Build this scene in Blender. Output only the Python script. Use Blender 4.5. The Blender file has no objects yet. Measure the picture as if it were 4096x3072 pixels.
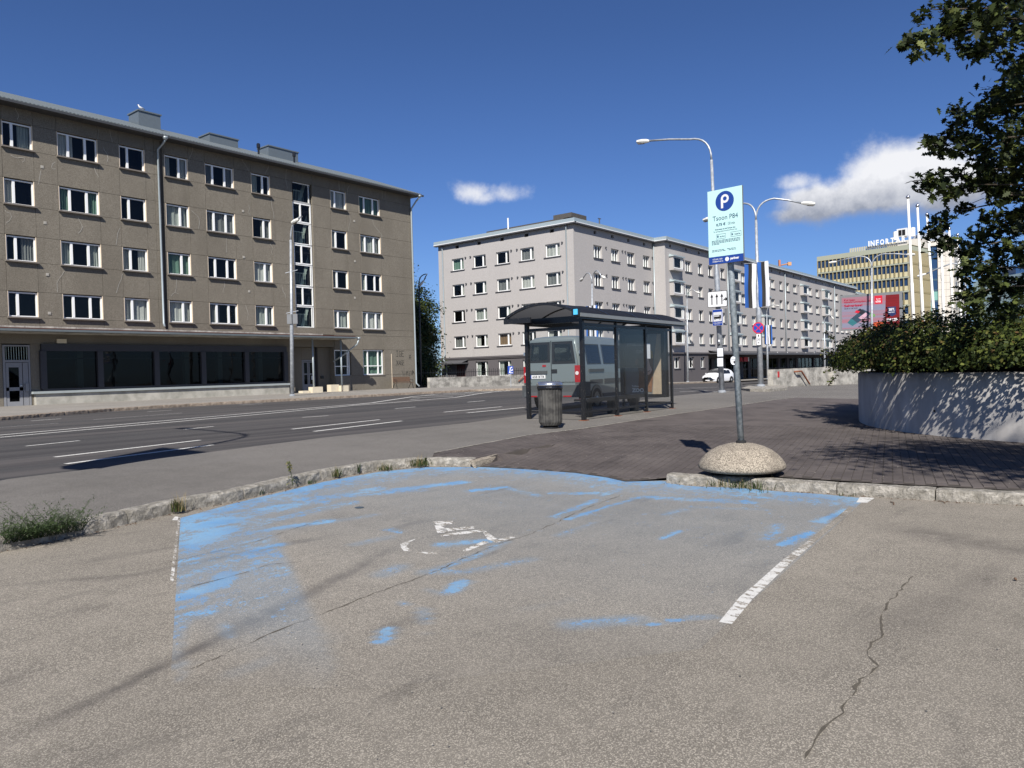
import bpy, bmesh, math, random
import numpy as np
from mathutils import Vector, Matrix
from mathutils.geometry import tessellate_polygon
random.seed(7); np.random.seed(7)
S = bpy.context.scene
COL = S.collection
# ------------------------------------------------------------------ camera
F, CX, CY = 3000.0, 2048.0, 1536.0
YAW, PIT, RHO, EYE = math.radians(38.8), math.atan(50/3000), .0265, 1.45
fw = Vector((math.cos(YAW), math.sin(YAW), 0)); r0 = Vector((math.sin(YAW), -math.cos(YAW), 0)); zz = Vector((0, 0, 1))
cf = fw*math.cos(PIT)-zz*math.sin(PIT); u0 = zz*math.cos(PIT)+fw*math.sin(PIT)
cr = r0*math.cos(RHO)-u0*math.sin(RHO); cu = r0*math.sin(RHO)+u0*math.cos(RHO)
C = Vector((0, 0, EYE))
cam = bpy.data.objects.new('camera', bpy.data.cameras.new('camera')); COL.objects.link(cam)
cam.matrix_world = Matrix(((cr.x, cu.x, -cf.x, 0), (cr.y, cu.y, -cf.y, 0), (cr.z, cu.z, -cf.z, EYE), (0, 0, 0, 1)))
cam.data.sensor_width = 36; cam.data.lens = 36*F/4096; cam.data.clip_start = .05; cam.data.clip_end = 3000
S.camera = cam
# ------------------------------------------------------------------ light
SUN_EL, SUN_AZ = math.radians(42.5), math.radians(32.8)      # azimuth = direction the light travels to
ld = Vector((math.cos(SUN_AZ)*math.cos(SUN_EL), math.sin(SUN_AZ)*math.cos(SUN_EL), -math.sin(SUN_EL)))
sl = bpy.data.lights.new('sun', 'SUN'); sl.energy = 5.0; sl.angle = math.radians(.53); sl.color = (1, .955, .89)
so = bpy.data.objects.new('sun', sl); COL.objects.link(so); so.rotation_euler = ld.to_track_quat('-Z', 'Y').to_euler(); so.location = (0, 0, 60)
W = bpy.data.worlds.new('World'); S.world = W; W.use_nodes = True
wn, wl = W.node_tree.nodes, W.node_tree.links
wn.clear()
def wnode(t, **k):
    n = wn.new(t)
    for a, b in k.items(): setattr(n, a, b)
    return n
sky = wnode('ShaderNodeTexSky', sky_type='NISHITA', sun_disc=False, sun_elevation=SUN_EL, sun_rotation=math.atan2(-ld.x, -ld.y), air_density=1.0, dust_density=.35, ozone_density=2.2)
geo = wnode('ShaderNodeNewGeometry')          # Incoming points from the camera out of the scene on the world shader
tc = wnode('ShaderNodeTexCoord')
def wmath(op, a, b=None, c=None):
    n = wnode('ShaderNodeMath', operation=op)
    for i, v in enumerate((a, b, c)):
        if v is None: continue
        if isinstance(v, (int, float)): n.inputs[i].default_value = v
        else: wl.new(v, n.inputs[i])
    return n.outputs[0]
sep = wnode('ShaderNodeSeparateXYZ'); wl.new(tc.outputs['Generated'], sep.inputs[0])
az = wmath('ARCTAN2', sep.outputs[1], sep.outputs[0]); el = wmath('ARCSINE', sep.outputs[2])
def pixdir(x, y):
    d = (cf+cr*((x-CX)/F)+cu*((CY-y)/F)).normalized(); return math.atan2(d.y, d.x), math.asin(d.z)
warp = wnode('ShaderNodeTexNoise', noise_dimensions='3D'); warp.inputs['Scale'].default_value = 16; warp.inputs['Detail'].default_value = 7; warp.inputs['Roughness'].default_value = .6
wl.new(tc.outputs['Generated'], warp.inputs['Vector'])
fine = wnode('ShaderNodeTexNoise'); fine.inputs['Scale'].default_value = 45; fine.inputs['Detail'].default_value = 6; fine.inputs['Roughness'].default_value = .62
wl.new(tc.outputs['Generated'], fine.inputs['Vector'])
blobs = [(3620, 705, 190, 105, 1.25), (3790, 740, 140, 85, 1.1), (3480, 770, 170, 72, 1.15), (3270, 810, 150, 66, 1.0), (3200, 730, 90, 45, .55), (3420, 690, 90, 40, .35), (3700, 830, 170, 50, .5), (3190, 850, 110, 42, .75), (1890, 775, 95, 46, .66), (1950, 790, 90, 34, .6), (2015, 778, 95, 44, .62)]
field = None
for x, y, rx, ry, s in blobs:
    a0, e0 = pixdir(x, y)
    da = wmath('DIVIDE', wmath('SUBTRACT', az, a0), rx/F/1.05)
    de = wmath('DIVIDE', wmath('SUBTRACT', el, e0), ry/F/1.02)
    q = wmath('ADD', wmath('MULTIPLY', da, da), wmath('MULTIPLY', de, de))
    v = wmath('MULTIPLY', wmath('EXPONENT', wmath('MULTIPLY', q, -.8)), s)
    field = v if field is None else wmath('MAXIMUM', field, v)
nz = wmath('ADD', wmath('MULTIPLY', wmath('SUBTRACT', warp.outputs[0], .5), 1.15), wmath('MULTIPLY', wmath('SUBTRACT', fine.outputs[0], .5), .5))
dens = wmath('MULTIPLY_ADD', field, 1.25, wmath('MULTIPLY', nz, .9))
mr = wnode('ShaderNodeMapRange', interpolation_type='SMOOTHSTEP'); wl.new(dens, mr.inputs[0]); mr.inputs[1].default_value = .28; mr.inputs[2].default_value = .95
# cloud tone: lit tops, greyer bases (height inside the cloud belt) with a little turbulence
eb = pixdir(3500, 850)[1]; et = pixdir(3500, 700)[1]
tone = wnode('ShaderNodeMapRange'); wl.new(wmath('MULTIPLY_ADD', wmath('SUBTRACT', fine.outputs[0], .5), .05, el), tone.inputs[0]); tone.inputs[1].default_value = eb; tone.inputs[2].default_value = et
cr_ = wnode('ShaderNodeMix', data_type='RGBA'); wl.new(tone.outputs[0], cr_.inputs[0]); cr_.inputs[6].default_value = (4.2, 4.5, 5.3, 1); cr_.inputs[7].default_value = (11.8, 11.8, 12.0, 1)
tint = wnode('ShaderNodeMapRange', data_type='FLOAT_VECTOR', clamp=True); wl.new(el, tint.inputs[6]); tint.inputs[7].default_value = (0, 0, 0); tint.inputs[8].default_value = (.42, .42, .42); tint.inputs[9].default_value = (.60, .84, 1.36); tint.inputs[10].default_value = (.50, .69, 1.08)
skyt = wnode('ShaderNodeVectorMath', operation='MULTIPLY'); wl.new(sky.outputs[0], skyt.inputs[0]); wl.new(tint.outputs[1], skyt.inputs[1])     # deep northern blue of the photograph
mx = wnode('ShaderNodeMix', data_type='RGBA'); wl.new(wmath('MULTIPLY', mr.outputs[0], .93), mx.inputs[0]); wl.new(skyt.outputs[0], mx.inputs[6]); wl.new(cr_.outputs[2], mx.inputs[7])
bg = wnode('ShaderNodeBackground'); bg.inputs[1].default_value = .054; wl.new(mx.outputs[2], bg.inputs[0])
wl.new(bg.outputs[0], wnode('ShaderNodeOutputWorld').inputs[0])
S.view_settings.view_transform = 'Standard'; S.view_settings.look = 'None'; S.view_settings.exposure = .58; S.view_settings.gamma = 1; S.view_settings.use_curve_mapping = False
# ------------------------------------------------------------------ terrain and surveying helpers
def pw(v, t):
    for (a, b), (c, d) in zip(t, t[1:]):
        if v <= c: return b+(d-b)*(max(v, a)-a)/(c-a)
    return t[-1][1]
SY = [(3.9, 0), (9.5, .2), (16, .24), (36, .27), (50, .3)]
PX = [(38, 0), (60, -.35), (80, -.68), (95, -.85), (200, -1.2)]
def g(X, Y): return pw(Y, SY)+pw(X, PX)
def ray(x, y): return cf+cr*((x-CX)/F)+cu*((CY-y)/F)
def G(x, y, dz=0.):
    d = ray(x, y); t = (0-EYE)/d.z if d.z < 0 else 400
    for i in range(60):
        p = C+d*t; zt = g(p.x, p.y)+dz
        t = .5*t+.5*((zt-EYE)/d.z if d.z < 0 else 400)
    return C+d*t
def onY(x, y, Y): d = ray(x, y); return C+d*(Y/d.y)
def onX(x, y, X): d = ray(x, y); return C+d*(X/d.x)
def onZ(x, y, Z): d = ray(x, y); return C+d*((Z-EYE)/d.z)
def at(x, y, dep): return C+ray(x, y)*dep
def depth(p): return (Vector(p)-C).dot(cf)
# ------------------------------------------------------------------ materials
class MT:
    def __init__(s, name, rough=.85, spec=.3):
        s.m = bpy.data.materials.new(name); s.m.use_nodes = True; s.n = s.m.node_tree.nodes; s.l = s.m.node_tree.links
        s.b = s.n['Principled BSDF']; s.b.inputs['Roughness'].default_value = rough; s.b.inputs['Specular IOR Level'].default_value = spec
        s.pos = s.N('ShaderNodeNewGeometry').outputs['Position']
    def N(s, t, **k):
        n = s.n.new(t)
        for a, b in k.items(): setattr(n, a, b)
        return n
    def put(s, sock, v):
        if isinstance(v, (int, float)): sock.default_value = v
        elif isinstance(v, tuple): sock.default_value = v+(1,) if len(v) == 3 and sock.type == 'RGBA' else v
        else: s.l.new(v, sock)
    def map(s, scale=(1, 1, 1), rot=(0, 0, 0), src=None):
        n = s.N('ShaderNodeMapping'); s.l.new(src or s.pos, n.inputs[0]); n.inputs[3].default_value = scale; n.inputs[2].default_value = rot; return n.outputs[0]
    def noise(s, sc, det=4, ro=.55, vec=None, dist=0):
        n = s.N('ShaderNodeTexNoise'); s.l.new(vec or s.pos, n.inputs['Vector']); n.inputs['Scale'].default_value = sc; n.inputs['Detail'].default_value = det; n.inputs['Roughness'].default_value = ro; n.inputs['Distortion'].default_value = dist; return n.outputs[0]
    def voro(s, sc, feat='F1', vec=None, out=0):
        n = s.N('ShaderNodeTexVoronoi', feature=feat); s.l.new(vec or s.pos, n.inputs['Vector']); n.inputs['Scale'].default_value = sc; return n.outputs[out]
    def math(s, op, a, b=None, c=None):
        n = s.N('ShaderNodeMath', operation=op)
        for i, v in enumerate((a, b, c)):
            if v is not None: s.put(n.inputs[i], v)
        return n.outputs[0]
    def mr(s, v, a, b, c=0., d=1., sm=True):
        n = s.N('ShaderNodeMapRange', interpolation_type='SMOOTHSTEP' if sm else 'LINEAR')
        for i, x in enumerate((v, a, b, c, d)): s.put(n.inputs[i], x)
        return n.outputs[0]
    def mix(s, f, a, b, mode='MIX'):
        n = s.N('ShaderNodeMix', data_type='RGBA', blend_type=mode); s.put(n.inputs[0], f); s.put(n.inputs[6], a); s.put(n.inputs[7], b); return n.outputs[2]
    def col(s, v): s.put(s.b.inputs['Base Color'], v); return s
    def bump(s, h, st=.3, d=.01):
        n = s.N('ShaderNodeBump'); n.inputs['Strength'].default_value = st; n.inputs['Distance'].default_value = d; s.l.new(h, n.inputs['Height']); s.l.new(n.outputs[0], s.b.inputs['Normal']); return s
def c3(*v): return tuple(v)
def simple(name, col, rough=.6, spec=.4, metal=0, var=.12, sc=6, bump=0):
    m = MT(name, rough, spec); m.b.inputs['Metallic'].default_value = metal
    n = m.noise(sc, 5, .6)
    m.col(m.mix(n, tuple(c*(1-var) for c in col), tuple(min(1, c*(1+var)) for c in col)))
    if bump: m.bump(m.noise(sc*12, 3), bump, .004)
    return m.m
def asphalt(m, dark, light, s1=95, wornw=.5):
    """speckled aggregate colour in world space"""
    v = m.voro(s1, out=1)                                  # random colour per stone
    sx = m.N('ShaderNodeSeparateColor'); m.l.new(v, sx.inputs[0])
    st = m.mr(sx.outputs[0], .15, 1.0)
    edge = m.mr(m.voro(s1, out=0), .30, .75)
    st = m.math('MULTIPLY', st, m.math('SUBTRACT', 1, edge))
    fn_ = m.mr(m.noise(s1*2.3, 3, .7), .40, .66); st = m.math('MULTIPLY_ADD', fn_, .42, m.math('MULTIPLY', st, .80))
    base = m.mix(st, dark, light)
    big = m.mr(m.noise(.35, 5, .6), .3, .7); mid = m.mr(m.noise(2.7, 6, .65), .3, .75)
    base = m.mix(m.math('MULTIPLY', big, .35), base, tuple(c*.68 for c in dark))
    base = m.mix(m.math('MULTIPLY', mid, .25), base, tuple((a+b)*.5*1.08 for a, b in zip(dark, light)))
    return base, st
SMEARS = [(tuple(G(60, 2960)[:2]), tuple(G(1010, 2480)[:2]), .055, .8), (tuple(G(900, 2560)[:2]), tuple(G(1560, 2200)[:2]), .07, .6), (tuple(G(0, 2345)[:2]), tuple(G(700, 2290)[:2]), .05, .5), (tuple(G(3500, 2100)[:2]), tuple(G(4300, 2240)[:2]), .22, .55), (tuple(G(3500, 2560)[:2]), tuple(G(4000, 2260)[:2]), .16, .3), (tuple(G(400, 2330)[:2]), tuple(G(1350, 2140)[:2]), .05, .4)]
LOT_D, LOT_L = (.115, .102, .085), (.51, .462, .382)
def lot_colour(m):
    base, st = asphalt(m, LOT_D, LOT_L, 150)
    sp_ = m.N('ShaderNodeSeparateXYZ'); m.l.new(m.pos, sp_.inputs[0]); wob = m.math('MULTIPLY', m.math('SUBTRACT', m.noise(1.6, 4, .6), .5), .10)
    for (ax, ay), (bx, by), w_, s_ in SMEARS:
        L_ = math.hypot(bx-ax, by-ay); ux_, uy_ = (bx-ax)/L_, (by-ay)/L_
        v = m.math('ADD', m.math('ADD', m.math('MULTIPLY', sp_.outputs[0], -uy_), m.math('MULTIPLY', sp_.outputs[1], ux_)), m.math('ADD', wob, ax*uy_-ay*ux_))
        u = m.math('ADD', m.math('ADD', m.math('MULTIPLY', sp_.outputs[0], ux_), m.math('MULTIPLY', sp_.outputs[1], uy_)), -ax*ux_-ay*uy_)
        q = m.math('DIVIDE', v, w_); k_ = m.math('EXPONENT', m.math('MULTIPLY', m.math('MULTIPLY', q, q), -1)); k_ = m.math('MULTIPLY', k_, m.math('MULTIPLY', m.mr(u, -.3, .5), m.mr(u, L_-.5, L_+.4, 1, 0)))
        base = m.mix(m.math('MULTIPLY', m.math('MULTIPLY', k_, s_), m.mr(m.noise(5, 5, .65), .2, .6)), base, (.085, .076, .068))
    stain = m.mr(m.noise(.9, 7, .62, m.map((1, 3.2, 1), (0, 0, math.radians(-32)))), .56, .72)
    base = m.mix(m.math('MULTIPLY', stain, .38), base, (.06, .054, .05))
    return base, st
m = MT('lot_asphalt', .9, .25); b_, st_ = lot_colour(m); m.col(b_).bump(st_, .5, .006); M_LOT = m.m
m = MT('strip_asphalt', .92, .2); b_, st_ = asphalt(m, (.090, .084, .076), (.285, .265, .24), 150)
m.col(b_).bump(st_, .4, .004); M_STRIP = m.m
m = MT('road_asphalt', .85, .3); b_, st_ = asphalt(m, (.030, .029, .029), (.105, .101, .098), 110)
stv = m.map((.035, 1.15, 1), (0, 0, math.radians(-21)))
strk = m.mr(m.noise(1.0, 4, .6, stv), .35, .65)
b_ = m.mix(m.math('MULTIPLY', strk, .7), b_, (.095, .085, .080)); b_ = m.mix(m.math('MULTIPLY', m.mr(m.noise(2.4, 3, .5, stv), .48, .66), .65), b_, (.028, .027, .028))
m.col(b_).bump(st_, .3, .004); M_ROAD = m.m
m = MT('far_pavement', .9, .2); b_, st_ = asphalt(m, (.19, .175, .155), (.34, .32, .29), 60); m.col(b_); M_FARPAVE = m.m
m = MT('ground_soil', .95, .1); b_, st_ = asphalt(m, (.09, .085, .08), (.2, .19, .17), 30); m.col(b_); M_GROUND = m.m
def paver(name, k=1.):
    m = MT(name, .88, .25); oi = m.N('ShaderNodeObjectInfo').outputs['Random']
    n = m.mr(m.noise(1.2, 6, .6), .3, .7); v = m.voro(5.2, out=1); sx = m.N('ShaderNodeSeparateColor'); m.l.new(v, sx.inputs[0])
    c = m.mix(n, (.058*k, .049*k, .046*k), (.098*k, .084*k, .078*k)); c = m.mix(m.math('MULTIPLY', sx.outputs[0], .22), c, (.13*k, .11*k, .10*k)); c = m.mix(m.math('MULTIPLY', oi, .25), c, (.12*k, .102*k, .094*k))
    sp = m.mr(m.noise(70, 2, .5), .62, .75); c = m.mix(m.math('MULTIPLY', sp, .5), c, (.2, .18, .16))
    wet = m.mr(m.noise(.55, 6, .6, m.map((1, 3.5, 1), (0, 0, math.radians(-12)))), .60, .68); c = m.mix(m.math('MULTIPLY', wet, .45), c, (.03, .026, .025))
    m.col(c).bump(m.noise(60, 3), .25, .004); return m.m
M_PAVER = paver('paver_concrete', .95); M_PAVFAR = paver('paver_far', 1.0)
m = MT('paver_joint', .95, .1); m.col(m.mix(m.noise(9), (.048, .042, .038), (.078, .068, .06))); M_JOINT = m.m
def stone(name, a, b, sc=8, bump=.9, d=.012, spec=.2):
    m = MT(name, .92, spec); n = m.mr(m.noise(sc, 8, .68), .32, .68); f = m.noise(sc*9, 4, .6)
    c = m.mix(n, a, b); c = m.mix(m.math('MULTIPLY', m.mr(f, .52, .7), .5), c, tuple(x*.45 for x in a)); m.col(c).bump(m.math('ADD', n, m.math('MULTIPLY', f, .6)), bump, d); return m.m
M_KERB = stone('weathered_kerb', (.20, .185, .155), (.43, .40, .35), 11, 1, .02)
M_KERBFAR = stone('brown_kerb', (.16, .125, .095), (.30, .25, .20), 6, .5)
M_DIRT = stone('gutter_dirt', (.07, .045, .03), (.16, .11, .075), 20, .8)
m = MT('exposed_aggregate', .85, .3); v = m.voro(170, out=1); sx = m.N('ShaderNodeSeparateColor'); m.l.new(v, sx.inputs[0])
c = m.mix(m.mr(sx.outputs[1], .1, .9), (.085, .072, .055), (.42, .365, .29)); c = m.mix(m.math('MULTIPLY', m.mr(m.noise(4, 6, .6), .45, .7), .45), c, (.12, .10, .08))
m.col(c).bump(m.voro(95), -.8, .008); M_AGG = m.m
m = MT('planter_render', .9, .15); n = m.mr(m.noise(1.6, 7, .62, m.map((1.5, 1.5, .45))), .3, .72)
c = m.mix(n, (.34, .325, .31), (.48, .465, .445)); drip = m.mr(m.noise(3, 6, .6, m.map((3, 3, .22))), .6, .74); c = m.mix(m.math('MULTIPLY', drip, .4), c, (.14, .13, .12))
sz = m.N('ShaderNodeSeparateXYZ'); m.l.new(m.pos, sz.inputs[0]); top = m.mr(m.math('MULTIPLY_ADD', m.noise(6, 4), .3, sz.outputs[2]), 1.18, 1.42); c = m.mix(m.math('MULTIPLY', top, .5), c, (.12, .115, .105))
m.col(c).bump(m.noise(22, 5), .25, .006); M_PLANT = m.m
m = MT('old_concrete', .92, .15); n = m.mr(m.noise(1.3, 8, .66, m.map((1, 1, 1.8))), .3, .7); c = m.mix(n, (.19, .18, .16), (.50, .475, .42))
d_ = m.mr(m.noise(4, 7, .65, m.map((3, 3, .5))), .5, .7); c = m.mix(m.math('MULTIPLY', d_, .5), c, (.09, .085, .075)); m.col(c).bump(m.noise(9, 5, .6, m.map((.3, .3, 3))), .5, .02); M_CONC = m.m
m = MT('plinth_concrete', .9, .15); c = m.mix(m.mr(m.noise(1.5, 6, .6), .3, .7), (.27, .26, .225), (.43, .41, .36)); m.col(c).bump(m.noise(14), .2, .005); M_PLINTH = m.m
def roughcast(name, a, b, k=30):  # scratchy render
    m = MT(name, .95, .1); n = m.mr(m.noise(.35, 6, .65, m.map((1, 1, .6))), .3, .7); f = m.noise(k, 5, .75)
    c = m.mix(n, a, b); c = m.mix(m.mr(f, .30, .72), tuple(x*.58 for x in a), c); drip = m.mr(m.noise(.9, 7, .62, m.map((1.6, 1.6, .2))), .56, .74)
    c = m.mix(m.math('MULTIPLY', drip, .32), c, tuple(x*.55 for x in a)); m.col(c).bump(f, .7, .02); return m.m
M_PANEL = roughcast('grey_roughcast', (.205, .182, .146), (.285, .255, .206))
M_SEAM = simple('panel_joint', (.075, .066, .055), .95, .1)
M_SEAL = simple('crack_filler', (.36, .34, .30), .9, .1)
M_REV = simple('window_reveal', (.62, .52, .40), .9, .1)
m = MT('light_grey_render', .95, .1); n = m.mr(m.noise(.25, 5, .6), .3, .7); f = m.noise(9, 4, .7); c = m.mix(n, (.375, .355, .340), (.41, .388, .37)); c = m.mix(m.mr(f, .3, .7), tuple(x*.93 for x in (.375, .355, .34)), c)
drip = m.mr(m.noise(.9, 6, .6, m.map((1.4, 1.4, .12))), .6, .76); c = m.mix(m.math('MULTIPLY', drip, .12), c, (.22, .20, .185)); m.col(c).bump(f, .25, .008); M_BWALL = m.m
M_BBASE = simple('dark_grey_render', (.10, .092, .095), .9, .15, var=.06)
M_BTRIM = simple('charcoal_sheet', (.075, .075, .08), .55, .4)
M_WHITE = simple('white_window_frame', (.80, .80, .78), .35, .5, var=.03)
M_SILL = simple('stained_sill', (.17, .15, .13), .8, .2, var=.25)
M_ROOF = simple('grey_roof_sheet', (.36, .42, .43), .45, .5, .3)
M_ROOFD = simple('dark_roof_felt', (.08, .075, .07), .9, .1, var=.3)
M_AROOF = simple('dull_roof_sheet', (.19, .215, .22), .5, .4, .3); M_CHIM = simple('chimney_sheet', (.14, .165, .18), .45, .45, .3)
M_GUT = simple('dark_gutter', (.05, .052, .055), .5, .4)
M_GALV = None
def galv(name, a=(.28, .31, .33), b=(.50, .54, .56), sc=14):
    m = MT(name, .45, .5); m.b.inputs['Metallic'].default_value = .35; n = m.mr(m.noise(sc, 5, .6), .35, .68); m.col(m.mix(n, a, b)); return m.m
M_GALV = galv('galvanised_steel', (.20, .235, .25), (.36, .40, .42), 22); M_LAMP = galv('lamp_pole_grey', (.30, .32, .34), (.44, .46, .48), 6)
M_GUTL = simple('gutter_zinc', (.15, .17, .175), .5, .4, .3); M_PIPE = simple('downpipe_metal', (.34, .385, .40), .4, .5, .3)
M_BLACK = simple('black_paint', (.012, .012, .013), .28, .5, var=.3)
m = MT('chipped_black_paint', .3, .5); ch = m.mr(m.noise(38, 6, .7), .63, .68); m.col(m.mix(ch, (.011, .011, .012), (.33, .29, .24))); M_CHIP = m.m
M_RUST = simple('rusty_iron', (.20, .075, .04), .9, .2, var=.5, sc=20)
M_SHOPF = simple('anthracite_frame', (.038, .038, .044), .5, .4)
M_DARK = simple('dark_interior', (.018, .018, .02), .9, .1)
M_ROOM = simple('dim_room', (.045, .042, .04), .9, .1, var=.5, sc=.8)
M_DOORG = simple('grey_door', (.22, .225, .24), .55, .3)
M_CREAM = simple('cream_paint', (.60, .53, .40), .7, .3)
M_PALE = simple('pale_stair_metal', (.48, .58, .54), .6, .3)
M_RUB = simple('tyre_rubber', (.022, .022, .023), .8, .2)
M_CHROME = simple('bright_metal', (.62, .62, .63), .22, .6, .9)
M_REDP = simple('red_paint', (.42, .03, .03), .5, .4)
M_WOOD = simple('brown_wood', (.12, .075, .05), .7, .2, var=.35, sc=12)
M_LEADW = simple('lamp_housing', (.66, .65, .60), .6, .3)
M_PAPER = simple('white_paper', (.72, .74, .76), .8, .2, var=.03)
M_INK = simple('black_ink', (.012, .012, .012), .6, .3, var=0)
M_SBLUE = simple('sign_blue', (.012, .05, .30), .4, .4, var=.05)
M_SBLK = simple('sign_back', (.16, .165, .17), .5, .4)
M_SWH = simple('sign_white', (.66, .66, .66), .4, .4, var=.03)
M_SRED = simple('sign_red', (.50, .012, .03), .4, .4, var=.05)
M_MINT = simple('sign_mint', (.46, .68, .65), .4, .4, var=.02)
M_NAVY = simple('sign_navy', (.015, .05, .24), .4, .4, var=.04)
M_LED = simple('lamp_glass', (.10, .09, .075), .3, .5)
def glass(name, tint=(.75, .8, .8), trans=.85, rough=.02, tr_col=(.85, .88, .88), spec=1.0, wav=0):
    m = bpy.data.materials.new(name); m.use_nodes = True; n = m.node_tree.nodes; l = m.node_tree.links; n.clear()
    t = n.new('ShaderNodeBsdfTransparent'); t.inputs[0].default_value = tr_col+(1,)
    gl = n.new('ShaderNodeBsdfGlossy'); gl.inputs['Roughness'].default_value = rough; gl.inputs[0].default_value = (.9*spec, .92*spec, .95*spec, 1)
    di = n.new('ShaderNodeBsdfDiffuse'); di.inputs[0].default_value = tint+(1,)
    lw = n.new('ShaderNodeLayerWeight'); lw.inputs[0].default_value = .5; pw5 = n.new('ShaderNodeMath'); pw5.operation = 'POWER'; pw5.inputs[1].default_value = 5; l.new(lw.outputs['Facing'], pw5.inputs[0])
    fr = n.new('ShaderNodeMath'); fr.operation = 'MULTIPLY_ADD'; fr.inputs[1].default_value = .92; fr.inputs[2].default_value = .05; l.new(pw5.outputs[0], fr.inputs[0])
    if wav:
        tcn = n.new('ShaderNodeNewGeometry'); no = n.new('ShaderNodeTexNoise'); no.inputs['Scale'].default_value = .8; l.new(tcn.outputs['Position'], no.inputs['Vector'])
        bu = n.new('ShaderNodeBump'); bu.inputs['Strength'].default_value = wav; bu.inputs['Distance'].default_value = .05; l.new(no.outputs[0], bu.inputs['Height']); l.new(bu.outputs[0], gl.inputs['Normal'])
    m1 = n.new('ShaderNodeMixShader'); m1.inputs[0].default_value = trans; l.new(di.outputs[0], m1.inputs[1]); l.new(t.outputs[0], m1.inputs[2])
    m2 = n.new('ShaderNodeMixShader'); l.new(fr.outputs[0], m2.inputs[0]); l.new(m1.outputs[0], m2.inputs[1]); l.new(gl.outputs[0], m2.inputs[2])
    l.new(m2.outputs[0], n.new('ShaderNodeOutputMaterial').inputs[0]); return m
M_PANE = glass('window_pane', (.02, .022, .022), .95, .02, (.80, .82, .80), .5, .12)
M_SHOPG = glass('shop_glass', (.01, .012, .012), .9, .01, (.30, .32, .32), .45, .15)
M_SHG = glass('shelter_glass', (.30, .30, .28), .98, .02, (.95, .96, .95), .7)
M_SHGD = glass('sooty_glass', (.045, .047, .046), .42, .1, (.6, .6, .6), .6)
M_VANG = glass('van_glass', (.01, .01, .01), .95, .02, (.30, .34, .33))
M_TINT = glass('blue_office_glass', (.02, .05, .12), .12, .02, (.3, .4, .6), 1)
M_ROOFG = MT('smoked_roof_sheet', .45, .4); M_ROOFG.b.inputs['Transmission Weight'].default_value = 0; _tr = M_ROOFG.N('ShaderNodeBsdfTranslucent'); _tr.inputs[0].default_value = (.10, .10, .10, 1); _mx = M_ROOFG.N('ShaderNodeMixShader'); _mx.inputs[0].default_value = .6
M_ROOFG.col((.035, .036, .042)); M_ROOFG.l.new(M_ROOFG.b.outputs[0], _mx.inputs[1]); M_ROOFG.l.new(_tr.outputs[0], _mx.inputs[2]); M_ROOFG.l.new(_mx.outputs[0], M_ROOFG.n['Material Output'].inputs[0]); M_ROOFG = M_ROOFG.m
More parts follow.
